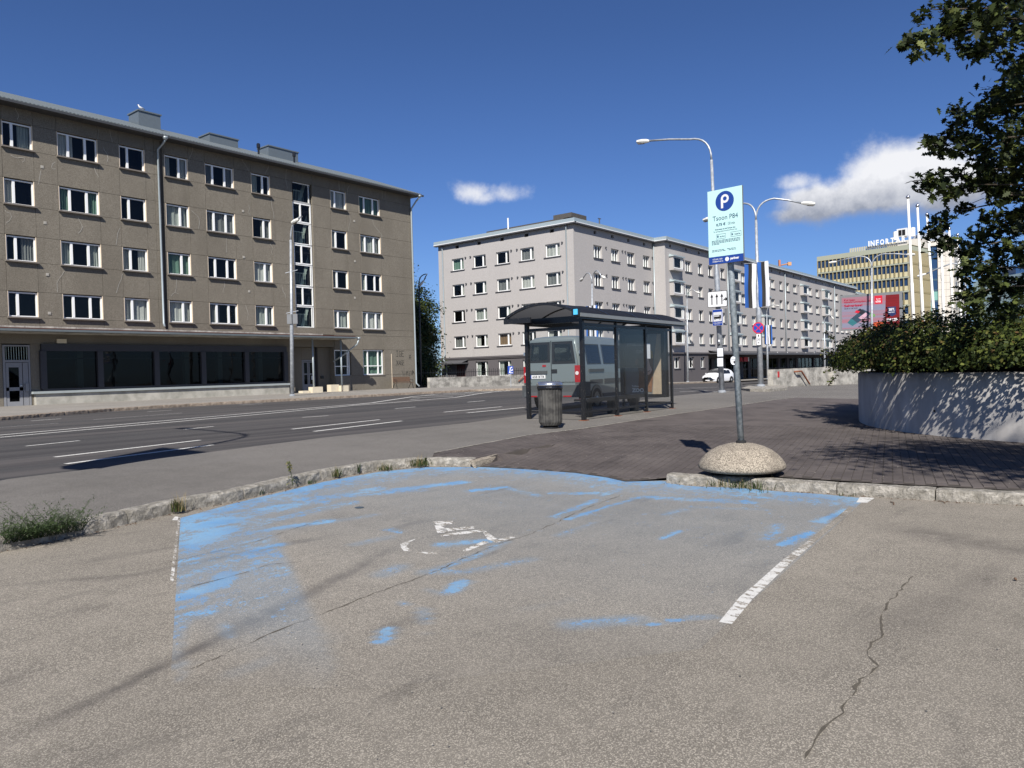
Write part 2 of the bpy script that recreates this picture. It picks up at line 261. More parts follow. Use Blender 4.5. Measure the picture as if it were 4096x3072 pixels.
# ------------------------------------------------------------------ mesh builder
class B:
    def __init__(s, org=(0, 0, 0)): s.v = []; s.f = []; s.o = Vector(org)
    def add(s, vs, fs):
        k = len(s.v); s.v += [tuple(Vector(v)-s.o) for v in vs]; s.f += [tuple(i+k for i in f) for f in fs]; return s
    def box(s, x0, x1, y0, y1, z0, z1):
        x0, x1 = min(x0, x1), max(x0, x1); y0, y1 = min(y0, y1), max(y0, y1); z0, z1 = min(z0, z1), max(z0, z1)
        return s.add([(x0, y0, z0), (x1, y0, z0), (x1, y1, z0), (x0, y1, z0), (x0, y0, z1), (x1, y0, z1), (x1, y1, z1), (x0, y1, z1)],
                     [(0, 3, 2, 1), (4, 5, 6, 7), (0, 1, 5, 4), (1, 2, 6, 5), (2, 3, 7, 6), (3, 0, 4, 7)])
    def obox(s, o, ex, ey, ez, x0, x1, y0, y1, z0, z1):
        o, ex, ey, ez = Vector(o), Vector(ex), Vector(ey), Vector(ez)
        P = lambda a, b, c: o+ex*a+ey*b+ez*c
        return s.add([P(x0, y0, z0), P(x1, y0, z0), P(x1, y1, z0), P(x0, y1, z0), P(x0, y0, z1), P(x1, y0, z1), P(x1, y1, z1), P(x0, y1, z1)],
                     [(0, 3, 2, 1), (4, 5, 6, 7), (0, 1, 5, 4), (1, 2, 6, 5), (2, 3, 7, 6), (3, 0, 4, 7)])
    def tube(s, pts, r, n=8, cap=True):
        pts = [Vector(p) for p in pts]; rs = r if isinstance(r, (list, tuple)) else [r]*len(pts)
        k = len(s.v); up = None
        for i, p in enumerate(pts):
            d = (pts[min(i+1, len(pts)-1)]-pts[max(i-1, 0)]).normalized()
            if up is None: up = d.orthogonal().normalized()
            up = (up-d*up.dot(d)).normalized(); sd = d.cross(up)
            for j in range(n):
                a = 2*math.pi*j/n; s.v.append(tuple(p+up*math.cos(a)*rs[i]+sd*math.sin(a)*rs[i]-s.o))
        for i in range(len(pts)-1):
            for j in range(n):
                a, b = k+i*n+j, k+i*n+(j+1) % n; s.f.append((a, b, b+n, a+n))
        if cap: s.f.append(tuple(k+j for j in reversed(range(n)))); s.f.append(tuple(k+(len(pts)-1)*n+j for j in range(n)))
        return s
    def lathe(s, prof, c, n=16, ax=None):
        """prof = [(r, h)] about axis ax through c"""
        c = Vector(c); az_ = Vector(ax or (0, 0, 1)).normalized(); e1 = az_.orthogonal().normalized(); e2 = az_.cross(e1); k = len(s.v)
        for r, h in prof:
            for j in range(n):
                a = 2*math.pi*j/n; s.v.append(tuple(c+az_*h+e1*math.cos(a)*r+e2*math.sin(a)*r-s.o))
        for i in range(len(prof)-1):
            for j in range(n):
                a, b = k+i*n+j, k+i*n+(j+1) % n; s.f.append((a, b, b+n, a+n))
        s.f.append(tuple(k+j for j in reversed(range(n)))); s.f.append(tuple(k+(len(prof)-1)*n+j for j in range(n)))
        return s
    def prism(s, poly, o, ex, ey, d):
        """2-D polygon on frame (o, ex, ey) extruded by vector d"""
        o, ex, ey, d = Vector(o), Vector(ex), Vector(ey), Vector(d); n = len(poly)
        a = [o+ex*x+ey*y for x, y in poly]; k = len(s.v)
        s.v += [tuple(p-s.o) for p in a]+[tuple(p+d-s.o) for p in a]
        tr = tessellate_polygon([[Vector((x, y, 0)) for x, y in poly]])
        s.f += [tuple(k+i for i in t) for t in tr]+[tuple(k+n+i for i in reversed(t)) for t in tr]
        s.f += [(k+i, k+(i+1) % n, k+n+(i+1) % n, k+n+i) for i in range(n)]
        return s
    def ribbon(s, pts, w, nrm, h=.004):
        """flat strip of width w following pts on a face with normal nrm, h proud"""
        pts = [Vector(p) for p in pts]; nrm = Vector(nrm); k = len(s.v); ws = w if isinstance(w, (list, tuple)) else [w]*len(pts)
        for i, p in enumerate(pts):
            d = (pts[min(i+1, len(pts)-1)]-pts[max(i-1, 0)]).normalized(); sd = nrm.cross(d).normalized()*ws[i]/2
            s.v += [tuple(p-sd+nrm*h-s.o), tuple(p+sd+nrm*h-s.o)]
        for i in range(len(pts)-1): a = k+2*i; s.f.append((a, a+1, a+3, a+2))
        return s
    def build(s, name, mat, parent=None, smooth=False, **props):
        me = bpy.data.meshes.new(name); me.from_pydata(s.v, [], s.f); me.validate(); me.materials.append(mat)
        if smooth:
            for p in me.polygons: p.use_smooth = True
        o = bpy.data.objects.new(name, me); COL.objects.link(o)
        if parent: o.parent = parent
        else: o.location = s.o
        for a, b in props.items(): o[a] = b
        if parent is None and s.o.length: pass
        return o
def fixn(o):
    bm = bmesh.new(); bm.from_mesh(o.data); bmesh.ops.recalc_face_normals(bm, faces=bm.faces); bm.to_mesh(o.data); bm.free(); return o
def thing(name, loc, label, cat, group=None, kind=None):
    o = bpy.data.objects.new(name, None); COL.objects.link(o); o.location = loc; o.empty_display_size = .1
    o['label'] = label; o['category'] = cat
    if group: o['group'] = group
    if kind: o['kind'] = kind
    return o
def copy_tree(o, parent=None):
    c = o.copy(); COL.objects.link(c)
    if parent: c.parent = parent
    for ch in list(o.children): copy_tree(ch, c)
    return c
def inst(src, name, parent, loc=(0, 0, 0), sc=None, rz=0):
    o = bpy.data.objects.new(name, src); COL.objects.link(o); o.parent = parent; o.location = loc; o.rotation_euler.z = rz
    if sc: o.scale = sc
    return o
_tc = {}
def text_mesh(s, bold=0.):
    k = (s, bold)
    if k in _tc: return _tc[k]
    cu_ = bpy.data.curves.new('t', 'FONT'); cu_.body = s; cu_.offset = bold; cu_.resolution_u = 2; cu_.extrude = 0
    o = bpy.data.objects.new('t', cu_); COL.objects.link(o); dg = bpy.context.evaluated_depsgraph_get()
    me = bpy.data.meshes.new_from_object(o.evaluated_get(dg)); vs = [tuple(v.co) for v in me.vertices]; fs = [tuple(p.vertices) for p in me.polygons]
    bpy.data.objects.remove(o); bpy.data.curves.remove(cu_); bpy.data.meshes.remove(me)
    x0 = min(v[0] for v in vs); x1 = max(v[0] for v in vs); y0 = min(v[1] for v in vs); y1 = max(v[1] for v in vs)
    _tc[k] = ([((v[0]-x0)/(x1-x0), (v[1]-y0)/(y1-y0)) for v in vs], fs); return _tc[k]
def text(bb, s, x0, x1, y0, y1, o, ex, ey, nz, h=.002, bold=0.):
    """text fitted in box (x0..x1, y0..y1) of frame (o, ex, ey), h proud along nz"""
    vs, fs = text_mesh(s, bold); o, ex, ey, nz = Vector(o), Vector(ex), Vector(ey), Vector(nz)
    bb.add([o+ex*(x0+(x1-x0)*a)+ey*(y0+(y1-y0)*b)+nz*h for a, b in vs], fs); return bb
def sheet(name, poly, dz, mat, parent=None, zf=None, **props):
    """ground sheet: polygon in plan draped on the terrain"""
    bm = bmesh.new(); vs = [bm.verts.new((p[0], p[1], 0)) for p in poly]
    for t in tessellate_polygon([[Vector((p[0], p[1], 0)) for p in poly]]): bm.faces.new([vs[i] for i in t])
    xs = [p[0] for p in poly]; ys = [p[1] for p in poly]
    for a, _ in SY:
        if min(ys) < a < max(ys): bmesh.ops.bisect_plane(bm, geom=bm.verts[:]+bm.edges[:]+bm.faces[:], plane_co=(0, a, 0), plane_no=(0, 1, 0))
    for a, _ in PX:
        if min(xs) < a < max(xs): bmesh.ops.bisect_plane(bm, geom=bm.verts[:]+bm.edges[:]+bm.faces[:], plane_co=(a, 0, 0), plane_no=(1, 0, 0))
    bmesh.ops.triangulate(bm, faces=bm.faces[:])
    for v in bm.verts: v.co.z = (zf or g)(v.co.x, v.co.y)+dz
    for f in bm.faces:
        f.normal_update()
        if f.normal.z < 0: f.normal_flip()
    me = bpy.data.meshes.new(name); bm.to_mesh(me); bm.free(); me.materials.append(mat)
    o = bpy.data.objects.new(name, me); COL.objects.link(o); o.parent = parent
    for a, b in props.items(): o[a] = b
    return o
def P2(pts, dz=0.): return [tuple(G(x, y, dz)[:2]) for x, y in pts]
def strip_poly(p, q, w):
    p, q = Vector(p[:2]), Vector(q[:2]); d = (q-p).normalized(); n = Vector((-d.y, d.x))*w/2
    return [tuple(p-n), tuple(q-n), tuple(q+n), tuple(p+n)]
UPZ = Vector((0, 0, 1))
# ================================================================== GROUND
bm = bmesh.new(); gx = [-60, 0, 38, 60, 80, 95, 200, 700]; gy = [-260, -60, 3.9, 9.5, 16, 36, 50, 120, 700]
vv = [[bm.verts.new((x, y, g(x, y)-.05)) for y in gy] for x in gx]
for i in range(len(gx)-1):
    for j in range(len(gy)-1): bm.faces.new([vv[i][j], vv[i+1][j], vv[i+1][j+1], vv[i][j+1]])
bmesh.ops.triangulate(bm, faces=bm.faces[:]); me = bpy.data.meshes.new('ground'); bm.to_mesh(me); bm.free(); me.materials.append(M_GROUND)
o = bpy.data.objects.new('ground', me); COL.objects.link(o); o['kind'] = 'structure'
ROADE = P2([(-500, 2040), (0, 1953), (411, 1900), (633, 1862), (1300, 1771), (1870, 1709), (2104, 1674), (2700, 1593), (2863, 1577), (2962, 1570), (3060, 1562)], .0)
FARK = P2([(-300, 1700), (0, 1683), (211, 1665), (455, 1645), (760, 1626), (1150, 1605), (1400, 1592), (1700, 1576), (1900, 1566), (2097, 1561), (2400, 1549), (2740, 1535), (2960, 1528), (3092, 1522)], 0.)
road = sheet('road', ROADE+[(60, 24), (140, 36)]+FARK[::-1], 0, M_ROAD, kind='structure')
# parking lot and its edge
KB = P2([(-120, 2245), (0, 2212), (373, 2133), (690, 2057), (949, 2006), (1300, 1921), (1515, 1883), (1705, 1866)])      # foot of the near kerb on the lot side
KC2 = tuple(G(1902, 1868)[:2]); RAMP = P2([(1960, 1871), (2100, 1878), (2300, 1893), (2430, 1912), (2500, 1928), (2650, 1925)])
KR = P2([(2662, 1934), (2715, 1940), (2960, 1950), (3087, 1962), (3300, 1976), (3492, 1989), (3750, 2006), (4006, 2020), (4200, 2028), (4500, 2040)])
def push(pts, w):
    out = []
    for i, p in enumerate(pts):
        a, c_ = Vector(pts[max(i-1, 0)]), Vector(pts[min(i+1, len(pts)-1)]); d = (c_-a).normalized(); out.append((p[0]-d.y*w, p[1]+d.x*w))
    return out
lotp = [(-9, -14), (-9, 8.2)]+push(KB, .11)+[(KC2[0]+.02, KC2[1]+.1), (KC2[0]+.12, KC2[1])]+[(p[0]+.1, p[1]) for p in RAMP]+push(KR, .1)+[(9.7, -3), (9.9, -14)]
lot = sheet('parking_lot', lotp, .004, M_LOT, kind='structure')
ex0 = RAMP[0][0]
SIDE = [Vector(G(1904, 1868)[:2]), Vector(G(2243, 1775, .1)[:2])]
def hp(x, y):
    """height of the paved plateau over the terrain: flush at the ramp, a kerb's height elsewhere"""
    ex = np.interp(y, [4.0, 7.1], [8.9, 7.9]); d = SIDE[1]-SIDE[0]; yl = SIDE[0].y+(x-SIDE[0].x)*d.y/d.x
    r_ = min(1, max(0, (x-ex)/3.0)); wr = min(1, max(0, (4.7-y)/.9)); wl = 1 if y > yl else 0
    return .1*max(r_, wr, wl)+.014
PB = [(1737, 1813), (2104, 1744), (2338, 1715), (2700, 1658), (2938, 1625), (3100, 1600), (3188, 1591)]
PBE = P2(PB, .1)
KTOP = P2([(-120, 2170), (0, 2140), (304, 2089), (652, 2016), (949, 1965), (1139, 1930), (1400, 1873), (1680, 1821)], .1)
strip = sheet('sidewalk', ROADE[:-1]+P2([(3018, 1566), (3092, 1549), (3450, 1519)])+[(80, 21), (80, -20), (33, -20)]+PBE[::-1]+[(8.25, 8.05), (7.75, 7.72)]+push(KB, .12)[:-1][::-1]+[(-4, 7.6), (-4, 9.5)], .1, M_STRIP, kind='structure')
# kerb face towards the road
b = B()
for p, q in zip(ROADE[1:-1], ROADE[2:-1]):
    for k in range(1): b.add([(p[0], p[1], g(*p)-.02), (q[0], q[1], g(*q)-.02), (q[0], q[1], g(*q)+.098), (p[0], p[1], g(*p)+.098)], [(0, 1, 2, 3)])
o = b.build('sidewalk_edge', M_STRIP, strip)
# ---- paved plateau
PAVPOLY = PBE+[(33, -20), (9.9, -20), (9.7, -3)]+P2([(4500, 1980), (4200, 1971), (4006, 1962), (3492, 1934), (3087, 1909), (2803, 1896), (2715, 1891)], .1)+[tuple(p) for p in RAMP[::-1]]+[KC2]+P2([(1730, 1829)], .1)
def inside(x, y, poly):
    c = False; n = len(poly); j = n-1
    for i in range(n):
        if (poly[i][1] > y) != (poly[j][1] > y) and x < (poly[j][0]-poly[i][0])*(y-poly[i][1])/(poly[j][1]-poly[i][1])+poly[i][0]: c = not c
        j = i
    return c
pave = thing('paved_area', (0, 0, 0), 'dark concrete block paving', 'x', kind='structure'); del pave['label']; del pave['category']
# bedding sheet (fine grid so it can follow the ramp)
bm = bmesh.new(); vs = [bm.verts.new((p[0], p[1], 0)) for p in PAVPOLY]
for t in tessellate_polygon([[Vector((p[0], p[1], 0)) for p in PAVPOLY]]): bm.faces.new([vs[i] for i in t])
for i in range(90):
    x = 7.6+i*.22
    if x < 16: bmesh.ops.bisect_plane(bm, geom=bm.verts[:]+bm.edges[:]+bm.faces[:], plane_co=(x, 0, 0), plane_no=(1, 0, 0))
for i in range(24): bmesh.ops.bisect_plane(bm, geom=bm.verts[:]+bm.edges[:]+bm.faces[:], plane_co=(0, 3.5+i*.2, 0), plane_no=(0, 1, 0))
bmesh.ops.bisect_plane(bm, geom=bm.verts[:]+bm.edges[:]+bm.faces[:], plane_co=(15.45*.779, 15.45*.627, 0), plane_no=(.779, .627, 0))
nrm = (SIDE[1]-SIDE[0]); nrm = Vector((-nrm.y, nrm.x, 0)).normalized()
for s_ in (-.02, .02): bmesh.ops.bisect_plane(bm, geom=bm.verts[:]+bm.edges[:]+bm.faces[:], plane_co=(SIDE[0].x+nrm.x*s_, SIDE[0].y+nrm.y*s_, 0), plane_no=nrm)
for v in bm.verts: v.co.z = g(v.co.x, v.co.y)+hp(v.co.x, v.co.y)-.005
bmesh.ops.triangulate(bm, faces=bm.faces[:])
for f in bm.faces:
    f.normal_update()
    if f.normal.z < 0: f.normal_flip()
far = bmesh.new()
me = bpy.data.meshes.new('paving_bed'); bm.to_mesh(me); bm.free(); me.materials.append(M_JOINT); me.materials.append(M_PAVFAR)
TH = math.radians(12); PL, PW_ = .212, .106; ca, sa = math.cos(TH), math.sin(TH)
for p in me.polygons:
    c_ = p.center
    p.material_index = 1 if (c_.x*.779+c_.y*.627) > 15.45 else 0
o = bpy.data.objects.new('paving_bed', me); COL.objects.link(o); o.parent = pave
bricks = []
for i in range(-60, 140):
    for j in range(-140, 140):
        u = i*PL+(PL/2 if j % 2 else 0); v = j*PW_
        x, y = 9+u*ca-v*sa, 5+u*sa+v*ca; d = x*.779+y*.627; la = x*.627-y*.779
        if d > 15.6 or d < 7.5 or la/d > .80 or la/d < -.12: continue
        ok = all(inside(x+a*ca-c_*sa, y+a*sa+c_*ca, PAVPOLY) for a in (-.09, .09) for c_ in (-.04, .04))
        if ok: bricks.append((d, x, y))
bricks.sort()
def brick_verts(x, y, jit=True):
    h = .0; L, Wd = PL/2-.002, PW_/2-.002; tz = random.uniform(-.002, .002) if jit else 0; bv = .003; out = []
    for dx, dy, z in ((-L, -Wd, -.008), (L, -Wd, -.008), (L, Wd, -.008), (-L, Wd, -.008), (-L+bv, -Wd+bv, 0), (L-bv, -Wd+bv, 0), (L-bv, Wd-bv, 0), (-L+bv, Wd-bv, 0)):
        X, Y = x+dx*ca-dy*sa, y+dx*sa+dy*ca; out.append((X, Y, g(X, Y)+hp(X, Y)+z+tz))
    return out
BF = [(4, 5, 6, 7), (0, 1, 5, 4), (1, 2, 6, 5), (2, 3, 7, 6), (3, 0, 4, 7)]
for d, x, y in bricks[:290]: B().add(brick_verts(x, y), BF).build('paver', M_PAVER, pave)
b = B()
for d, x, y in bricks[290:]: b.add(brick_verts(x, y), BF)
b.build('paver', M_PAVER, pave, kind='stuff')
# ---- kerbs: every stone its own part
def kerb(name, foot, side, length, w, h, mat, rough=.008, gap=.012, z0=-.05, base=None, seg=6, lot_dz=0., kindp='structure', taper=None):
    root = thing(name, (0, 0, 0), 'x', 'x', kind=kindp); del root['label']; del root['category']
    P = [Vector((p[0], p[1])) for p in foot]; L = [0]
    for a, c_ in zip(P, P[1:]): L.append(L[-1]+(c_-a).length)
    def pt(s):
        s = min(max(s, 0), L[-1]); k = max(i for i in range(len(L)) if L[i] <= s+1e-9); k = min(k, len(P)-2)
        t = (s-L[k])/(L[k+1]-L[k]); return P[k].lerp(P[k+1], t), (P[k+1]-P[k]).normalized()
    s = 0
    while s < L[-1]-.05:
        e = min(s+length*random.uniform(.92, 1.06), L[-1]); 
        if L[-1]-e < .25: e = L[-1]
        a, c_ = s+gap/2, e-gap/2; n = max(2, int((c_-a)/.09)) if rough > .006 else seg; v = []; rows = 6
        for i in range(n+1):
            q, d = pt(a+(c_-a)*i/n); nn = Vector((-d.y, d.x))*side; end = (i in (0, n)); hh = h if taper is None else h*taper(q)
            for (o_, z) in ((0, z0), (.006, hh*.45), (.014, hh*.86), (.035, hh), (w*.6, hh+.003), (w, hh-.002)):
                rr = rough*(.35 if z == z0 else 1); oo = o_+random.uniform(-rr, rr)*.8+(.008 if end else 0)
                X, Y = q.x+nn.x*oo, q.y+nn.y*oo; v.append((X, Y, g(X, Y)+z+random.uniform(-rr, rr)*.45-(.004 if end and z > 0 else 0)))
        f = [(i*rows+j, (i+1)*rows+j, (i+1)*rows+j+1, i*rows+j+1) for i in range(n) for j in range(rows-1)]
        f += [tuple(range(rows)), tuple(n*rows+j for j in reversed(range(rows)))]
        if side < 0: f = [tuple(reversed(t)) for t in f]
        fixn(B().add(v, f).build('kerb_stone', mat, root, smooth=False)); s = e
    return root
kerb('kerb', KB, 1, 1.35, .15, .125, M_KERB)
kerb('kerb', [KB[-1], KC2], 1, 3, .17, .118, M_KERB)
kerb('kerb', KR, 1, 1.0, .21, .118, M_KERB)
kerb('kerb', P2([(1905, 1868), (2060, 1826), (2243, 1776)], .02), 1, 1.1, .11, .108, M_AGG, rough=.004, taper=lambda q: 1.)
kerb('kerb', FARK[:-1], 1, 1.25, .28, .13, M_KERBFAR, rough=.008, gap=.02)
# thin flush edging between asphalt and pavers
b = B(); pts = []
for p, q in zip(PBE, PBE[1:]):
    n = int((Vector(q)-Vector(p)).length/.25)+1
    for i in range(n): t = i/n; X, Y = p[0]+(q[0]-p[0])*t, p[1]+(q[1]-p[1])*t; pts.append((X, Y, g(X, Y)+.112))
b.ribbon(pts, [.055+random.uniform(-.015, .015) for _ in pts], UPZ, .0); b.build('edging_strip', M_KERB, pave)
# far sidewalk up to the buildings
farside = sheet('far_sidewalk', [(p[0]-.05, p[1]+.27) for p in FARK[:-1]]+[(130, 39.5), (160, 60), (10, 60), (-40, 42)], .122, M_FARPAVE, kind='structure')
# island kerb with the no-stopping post
isl = P2([(2962, 1560), (3000, 1566), (3080, 1567), (3150, 1560), (3155, 1551), (3080, 1545), (2995, 1550)], .1)
b = B(); n = len(isl); v = [(p[0], p[1], g(*p)+.03) for p in isl]+[(p[0], p[1], g(*p)+.2+random.uniform(-.02, .02)) for p in isl]
b.add(v, [tuple(range(n, 2*n))]+[(i, (i+1) % n, n+(i+1) % n, n+i) for i in range(n)]); fixn(b.build('traffic_island', M_KERB, None, kind='structure'))
# ---- painted lane lines (children of the road)
m = MT('lane_paint', .7, .3); w_ = m.mr(m.noise(30, 6, .7), .36, .46); cl, st2 = asphalt(m, (.05, .048, .047), (.14, .135, .13), 110); m.col(m.mix(w_, cl, (.60, .59, .55))); M_LINE = m.m
def line(p, q, w=.12, dz=.004):
    sheet('lane_line', strip_poly(G(*p), G(*q), w), dz, M_LINE, road)
for p, q, w in [((218, 1829), (801, 1761), .11), ((263, 1856), (851, 1780), .12), ((1168, 1717), (1518, 1679), .11), ((1256, 1726), (1607, 1684), .12), ((1775, 1649), (2006, 1627), .12), ((1868, 1652), (2100, 1630), .12),
                ((103, 1785), (318, 1763), .09), ((737, 1718), (854, 1706), .09), ((1580, 1635), (1662, 1628), .10), ((1209, 1670), (1313, 1663), .10), ((1870, 1609), (1939, 1603), .12),
                ((123, 1684), (244, 1675), .10), ((589, 1647), (687, 1641), .10), ((373, 1679), (728, 1652), .05), ((959, 1620), (1051, 1615), .10), ((0, 1710), (234, 1693), .04),
                ((2718, 1567), (2830, 1563), .14), ((2807, 1570), (2919, 1564), .14), ((2700, 1555), (2881, 1548), .14), ((2908, 1557), (2937, 1556), .14),
                ((1650, 1591), (1813, 1586), .22), ((1640, 1598), (1680, 1596), .22), ((1700, 1583), (1860, 1579), .22), ((1775, 1577), (1930, 1573), .22), ((1850, 1571), (1980, 1568), .22), ((1925, 1567), (2040, 1564), .22)]:
    line(p, q, w)
def poly_line(pts, w):
    for p, q in zip(pts, pts[1:]): line(p, q, w)
poly_line([(-60, 1746), (500, 1697), (1000, 1653), (1400, 1619)], .13); poly_line([(-60, 1755), (500, 1705), (1000, 1661), (1400, 1623.5)], .13)
poly_line([(1400, 1620), (1490, 1611), (1650, 1587), (1740, 1578), (1900, 1568)], .15); poly_line([(1400, 1623), (1560, 1611), (1820, 1590), (1910, 1576), (1973, 1568), (2080, 1559)], .15)
# faint arrow, patches on the asphalt
# ---- blue bay: coverage map painted per vertex, broken up by noise in the material
bayp = P2([(722, 2074), (949, 2012), (1300, 1928), (1515, 1889), (1705, 1870), (1902, 1870)])+RAMP+P2([(2740, 1944), (2960, 1953), (3087, 1965), (3300, 1979), (3463, 1996), (2907, 2500), (2800, 2600), (1500, 2760), (680, 2745)])
def seg_d(px, py, ax, ay, bx, by):
    dx, dy = bx-ax, by-ay; t = max(0, min(1, ((px-ax)*dx+(py-ay)*dy)/(dx*dx+dy*dy+1e-9))); return math.hypot(px-ax-dx*t, py-ay-dy*t)
edge_top = P2([(722, 2074), (949, 2012), (1300, 1928), (1515, 1889), (1705, 1870), (1902, 1870)])+RAMP+P2([(2740, 1944), (3087, 1965), (3463, 1996)])
strokes = [  # pixel polyline, half width (m), strength
    ([(790, 2110), (900, 2085)], .22, 1.0), ([(760, 2180), (900, 2120)], .2, .9), ([(740, 2260), (860, 2200)], .2, .62), ([(735, 2330), (880, 2230)], .13, .6), ([(700, 2400), (880, 2340), (905, 2300)], .10, 1.0), ([(700, 2440), (820, 2400)], .05, .8),
    ([(690, 2480), (830, 2450)], .11, .72), ([(690, 2550), (720, 2500)], .06, .8), ([(700, 2640), (715, 2560)], .05, .6), ([(670, 2672), (775, 2655)], .035, .75), ([(720, 2720), (735, 2680)], .04, .6), ([(930, 2700), (1060, 2650)], .1, .42), ([(890, 2500), (925, 2550)], .05, .6),
    ([(1010, 2130), (1320, 2085)], .1, .8), ([(1000, 2200), (1120, 2180)], .07, .8), ([(950, 2240), (1110, 2215)], .05, .8), ([(960, 2060), (1500, 1960)], .22, .72), ([(1060, 2090), (1400, 2010)], .15, .62), ([(1200, 2000), (1660, 1960)], .2, .68),
    ([(1300, 2095), (1500, 2060)], .09, .5), ([(1420, 2180), (1560, 2150)], .09, .5), ([(1560, 2120), (1590, 2130)], .06, .75), ([(1600, 1960), (1850, 1930)], .15, .8), ([(1880, 1965), (2020, 1950)], .10, .8), ([(1900, 1985), (2120, 1950)], .09, .45),
    ([(2050, 1960), (2150, 1985)], .12, .6), ([(2220, 1975), (2420, 1975)], .12, .7), ([(2400, 1985), (2480, 1960)], .07, .7), ([(1770, 2180), (1960, 2165)], .10, .75), ([(1750, 2280), (1900, 2230), (2020, 2170)], .05, .75), ([(1700, 2290), (1860, 2290), (2120, 2240)], .09, .55), ([(1530, 2300), (1600, 2270)], .10, .55),
    ([(1800, 2370), (1850, 2330)], .06, 1.0), ([(1720, 2365), (1770, 2380)], .05, .5), ([(1530, 2570), (1550, 2520)], .045, .95), ([(1600, 2420), (1612, 2420)], .03, .8), ([(1690, 2440), (1705, 2490)], .035, .7), ([(1700, 2530), (1720, 2532)], .02, .8),
    ([(2210, 2070), (2390, 2000)], .06, .75), ([(2270, 2080), (2560, 1990)], .045, .8), ([(2230, 2145), (2390, 2090)], .06, .55), ([(2640, 2155), (2720, 2125)], .035, .95), ([(2660, 2060), (2740, 2040)], .10, .6), ([(2760, 2030), (3060, 2040)], .10, .55), ([(2600, 1990), (3000, 2010)], .17, .7), ([(2900, 1980), (3300, 2010)], .15, .65),
    ([(3130, 2180), (3240, 2130)], .05, 1.0), ([(3070, 2160), (3110, 2100)], .07, .7), ([(3270, 2090), (3400, 2040)], .06, .95), ([(3200, 2160), (3320, 2080)], .09, .5), ([(2280, 2500), (2540, 2480)], .09, .66), ([(2560, 2510), (2790, 2470)], .02, .95), ([(2780, 2475), (2860, 2468)], .03, .8), ([(2100, 2440), (2300, 2400)], .08, .3),
    ([(1100, 2440), (1300, 2560)], .2, .25), ([(2500, 2100), (2700, 2300)], .35, .3), ([(2900, 2200), (3000, 2300)], .3, .32), ([(1900, 2080), (2400, 2120)], .2, .3), ([(900, 2330), (1100, 2300)], .2, .35), ([(1000, 2420), (1300, 2380)], .2, .22)]
SG = []
for pl_, w_, s_ in strokes:
    q = P2(pl_); SG += [(a[0], a[1], c_[0], c_[1], w_, s_) for a, c_ in zip(q, q[1:])]
LE = P2([(722, 2074), (680, 2745)]); RE = P2([(3463, 1996), (2907, 2500)])
bm = bmesh.new(); vs = [bm.verts.new((p[0], p[1], 0)) for p in bayp]
for t in tessellate_polygon([[Vector((p[0], p[1], 0)) for p in bayp]]): bm.faces.new([vs[i] for i in t])
xs = [p[0] for p in bayp]; ys = [p[1] for p in bayp]; k = min(xs)+.06
while k < max(xs): bmesh.ops.bisect_plane(bm, geom=bm.verts[:]+bm.edges[:]+bm.faces[:], plane_co=(k, 0, 0), plane_no=(1, 0, 0)); k += .06
k = 3.9
while k < max(ys): bmesh.ops.bisect_plane(bm, geom=bm.verts[:]+bm.edges[:]+bm.faces[:], plane_co=(0, k, 0), plane_no=(0, 1, 0)); k += .06
k = 3.84
while k > min(ys): bmesh.ops.bisect_plane(bm, geom=bm.verts[:]+bm.edges[:]+bm.faces[:], plane_co=(0, k, 0), plane_no=(0, 1, 0)); k -= .06
bmesh.ops.triangulate(bm, faces=bm.faces[:])
for v in bm.verts: v.co.z = g(v.co.x, v.co.y)+.0049
for f in bm.faces:
    f.normal_update()
    if f.normal.z < 0: f.normal_flip()
me = bpy.data.meshes.new('bay_paint'); bm.to_mesh(me); bm.free()
nv = len(me.vertices); co = np.empty(nv*3); me.vertices.foreach_get('co', co); co = co.reshape(-1, 3)
def segd(a, c_):
    d = np.array([c_[0]-a[0], c_[1]-a[1]]); t = np.clip(((co[:, 0]-a[0])*d[0]+(co[:, 1]-a[1])*d[1])/(d@d), 0, 1); return np.hypot(co[:, 0]-a[0]-d[0]*t, co[:, 1]-a[1]-d[1]*t)
cov = np.zeros(nv)
dt = np.min([segd(a, c_) for a, c_ in zip(edge_top, edge_top[1:])], axis=0)
cov = np.maximum(cov, np.interp(dt, [0, .12, .35, .8, 1.5, 2.6], [.74, .68, .53, .39, .25, .0]))
dl = segd(*LE); cov = np.maximum(cov, np.interp(dl, [0, .3, .75, .85], [.6, .58, .5, 0])*np.interp(co[:, 0], [1.9, 2.6, 3.3], [.3, .75, 1]))
for ax, ay, bx, by, w_, s_ in SG:
    d = segd((ax, ay), (bx, by)); cov = np.maximum(cov, .9*s_*np.clip(1.25-d/w_*.7, 0, 1))
bx = np.interp(co[:, 0], [1.7, 3.0, 4.4, 6.2], [.10, .17, .27, .36]); cov = np.maximum(cov, bx)*np.interp(co[:, 0], [1.6, 2.4], [.45, 1])
at_ = me.attributes.new('cov', 'FLOAT', 'POINT'); at_.data.foreach_set('value', cov.astype(np.float32))
m = MT('worn_blue_paint', .75, .3); lc, st_ = lot_colour(m)
a_ = m.N('ShaderNodeAttribute', attribute_name='cov').outputs['Fac']
wr = m.noise(3.2, 6, .62, m.map((1, 2.6, 1), (0, 0, math.radians(-35)))); w2 = m.noise(70, 4, .7); w3 = m.noise(13, 5, .65)
nn = m.math('ADD', m.math('ADD', m.math('MULTIPLY', wr, .75), m.math('MULTIPLY', w2, .95)), m.math('MULTIPLY', w3, .85))   # mean .86
th = m.math('SUBTRACT', m.math('ADD', a_, nn), 1.86)
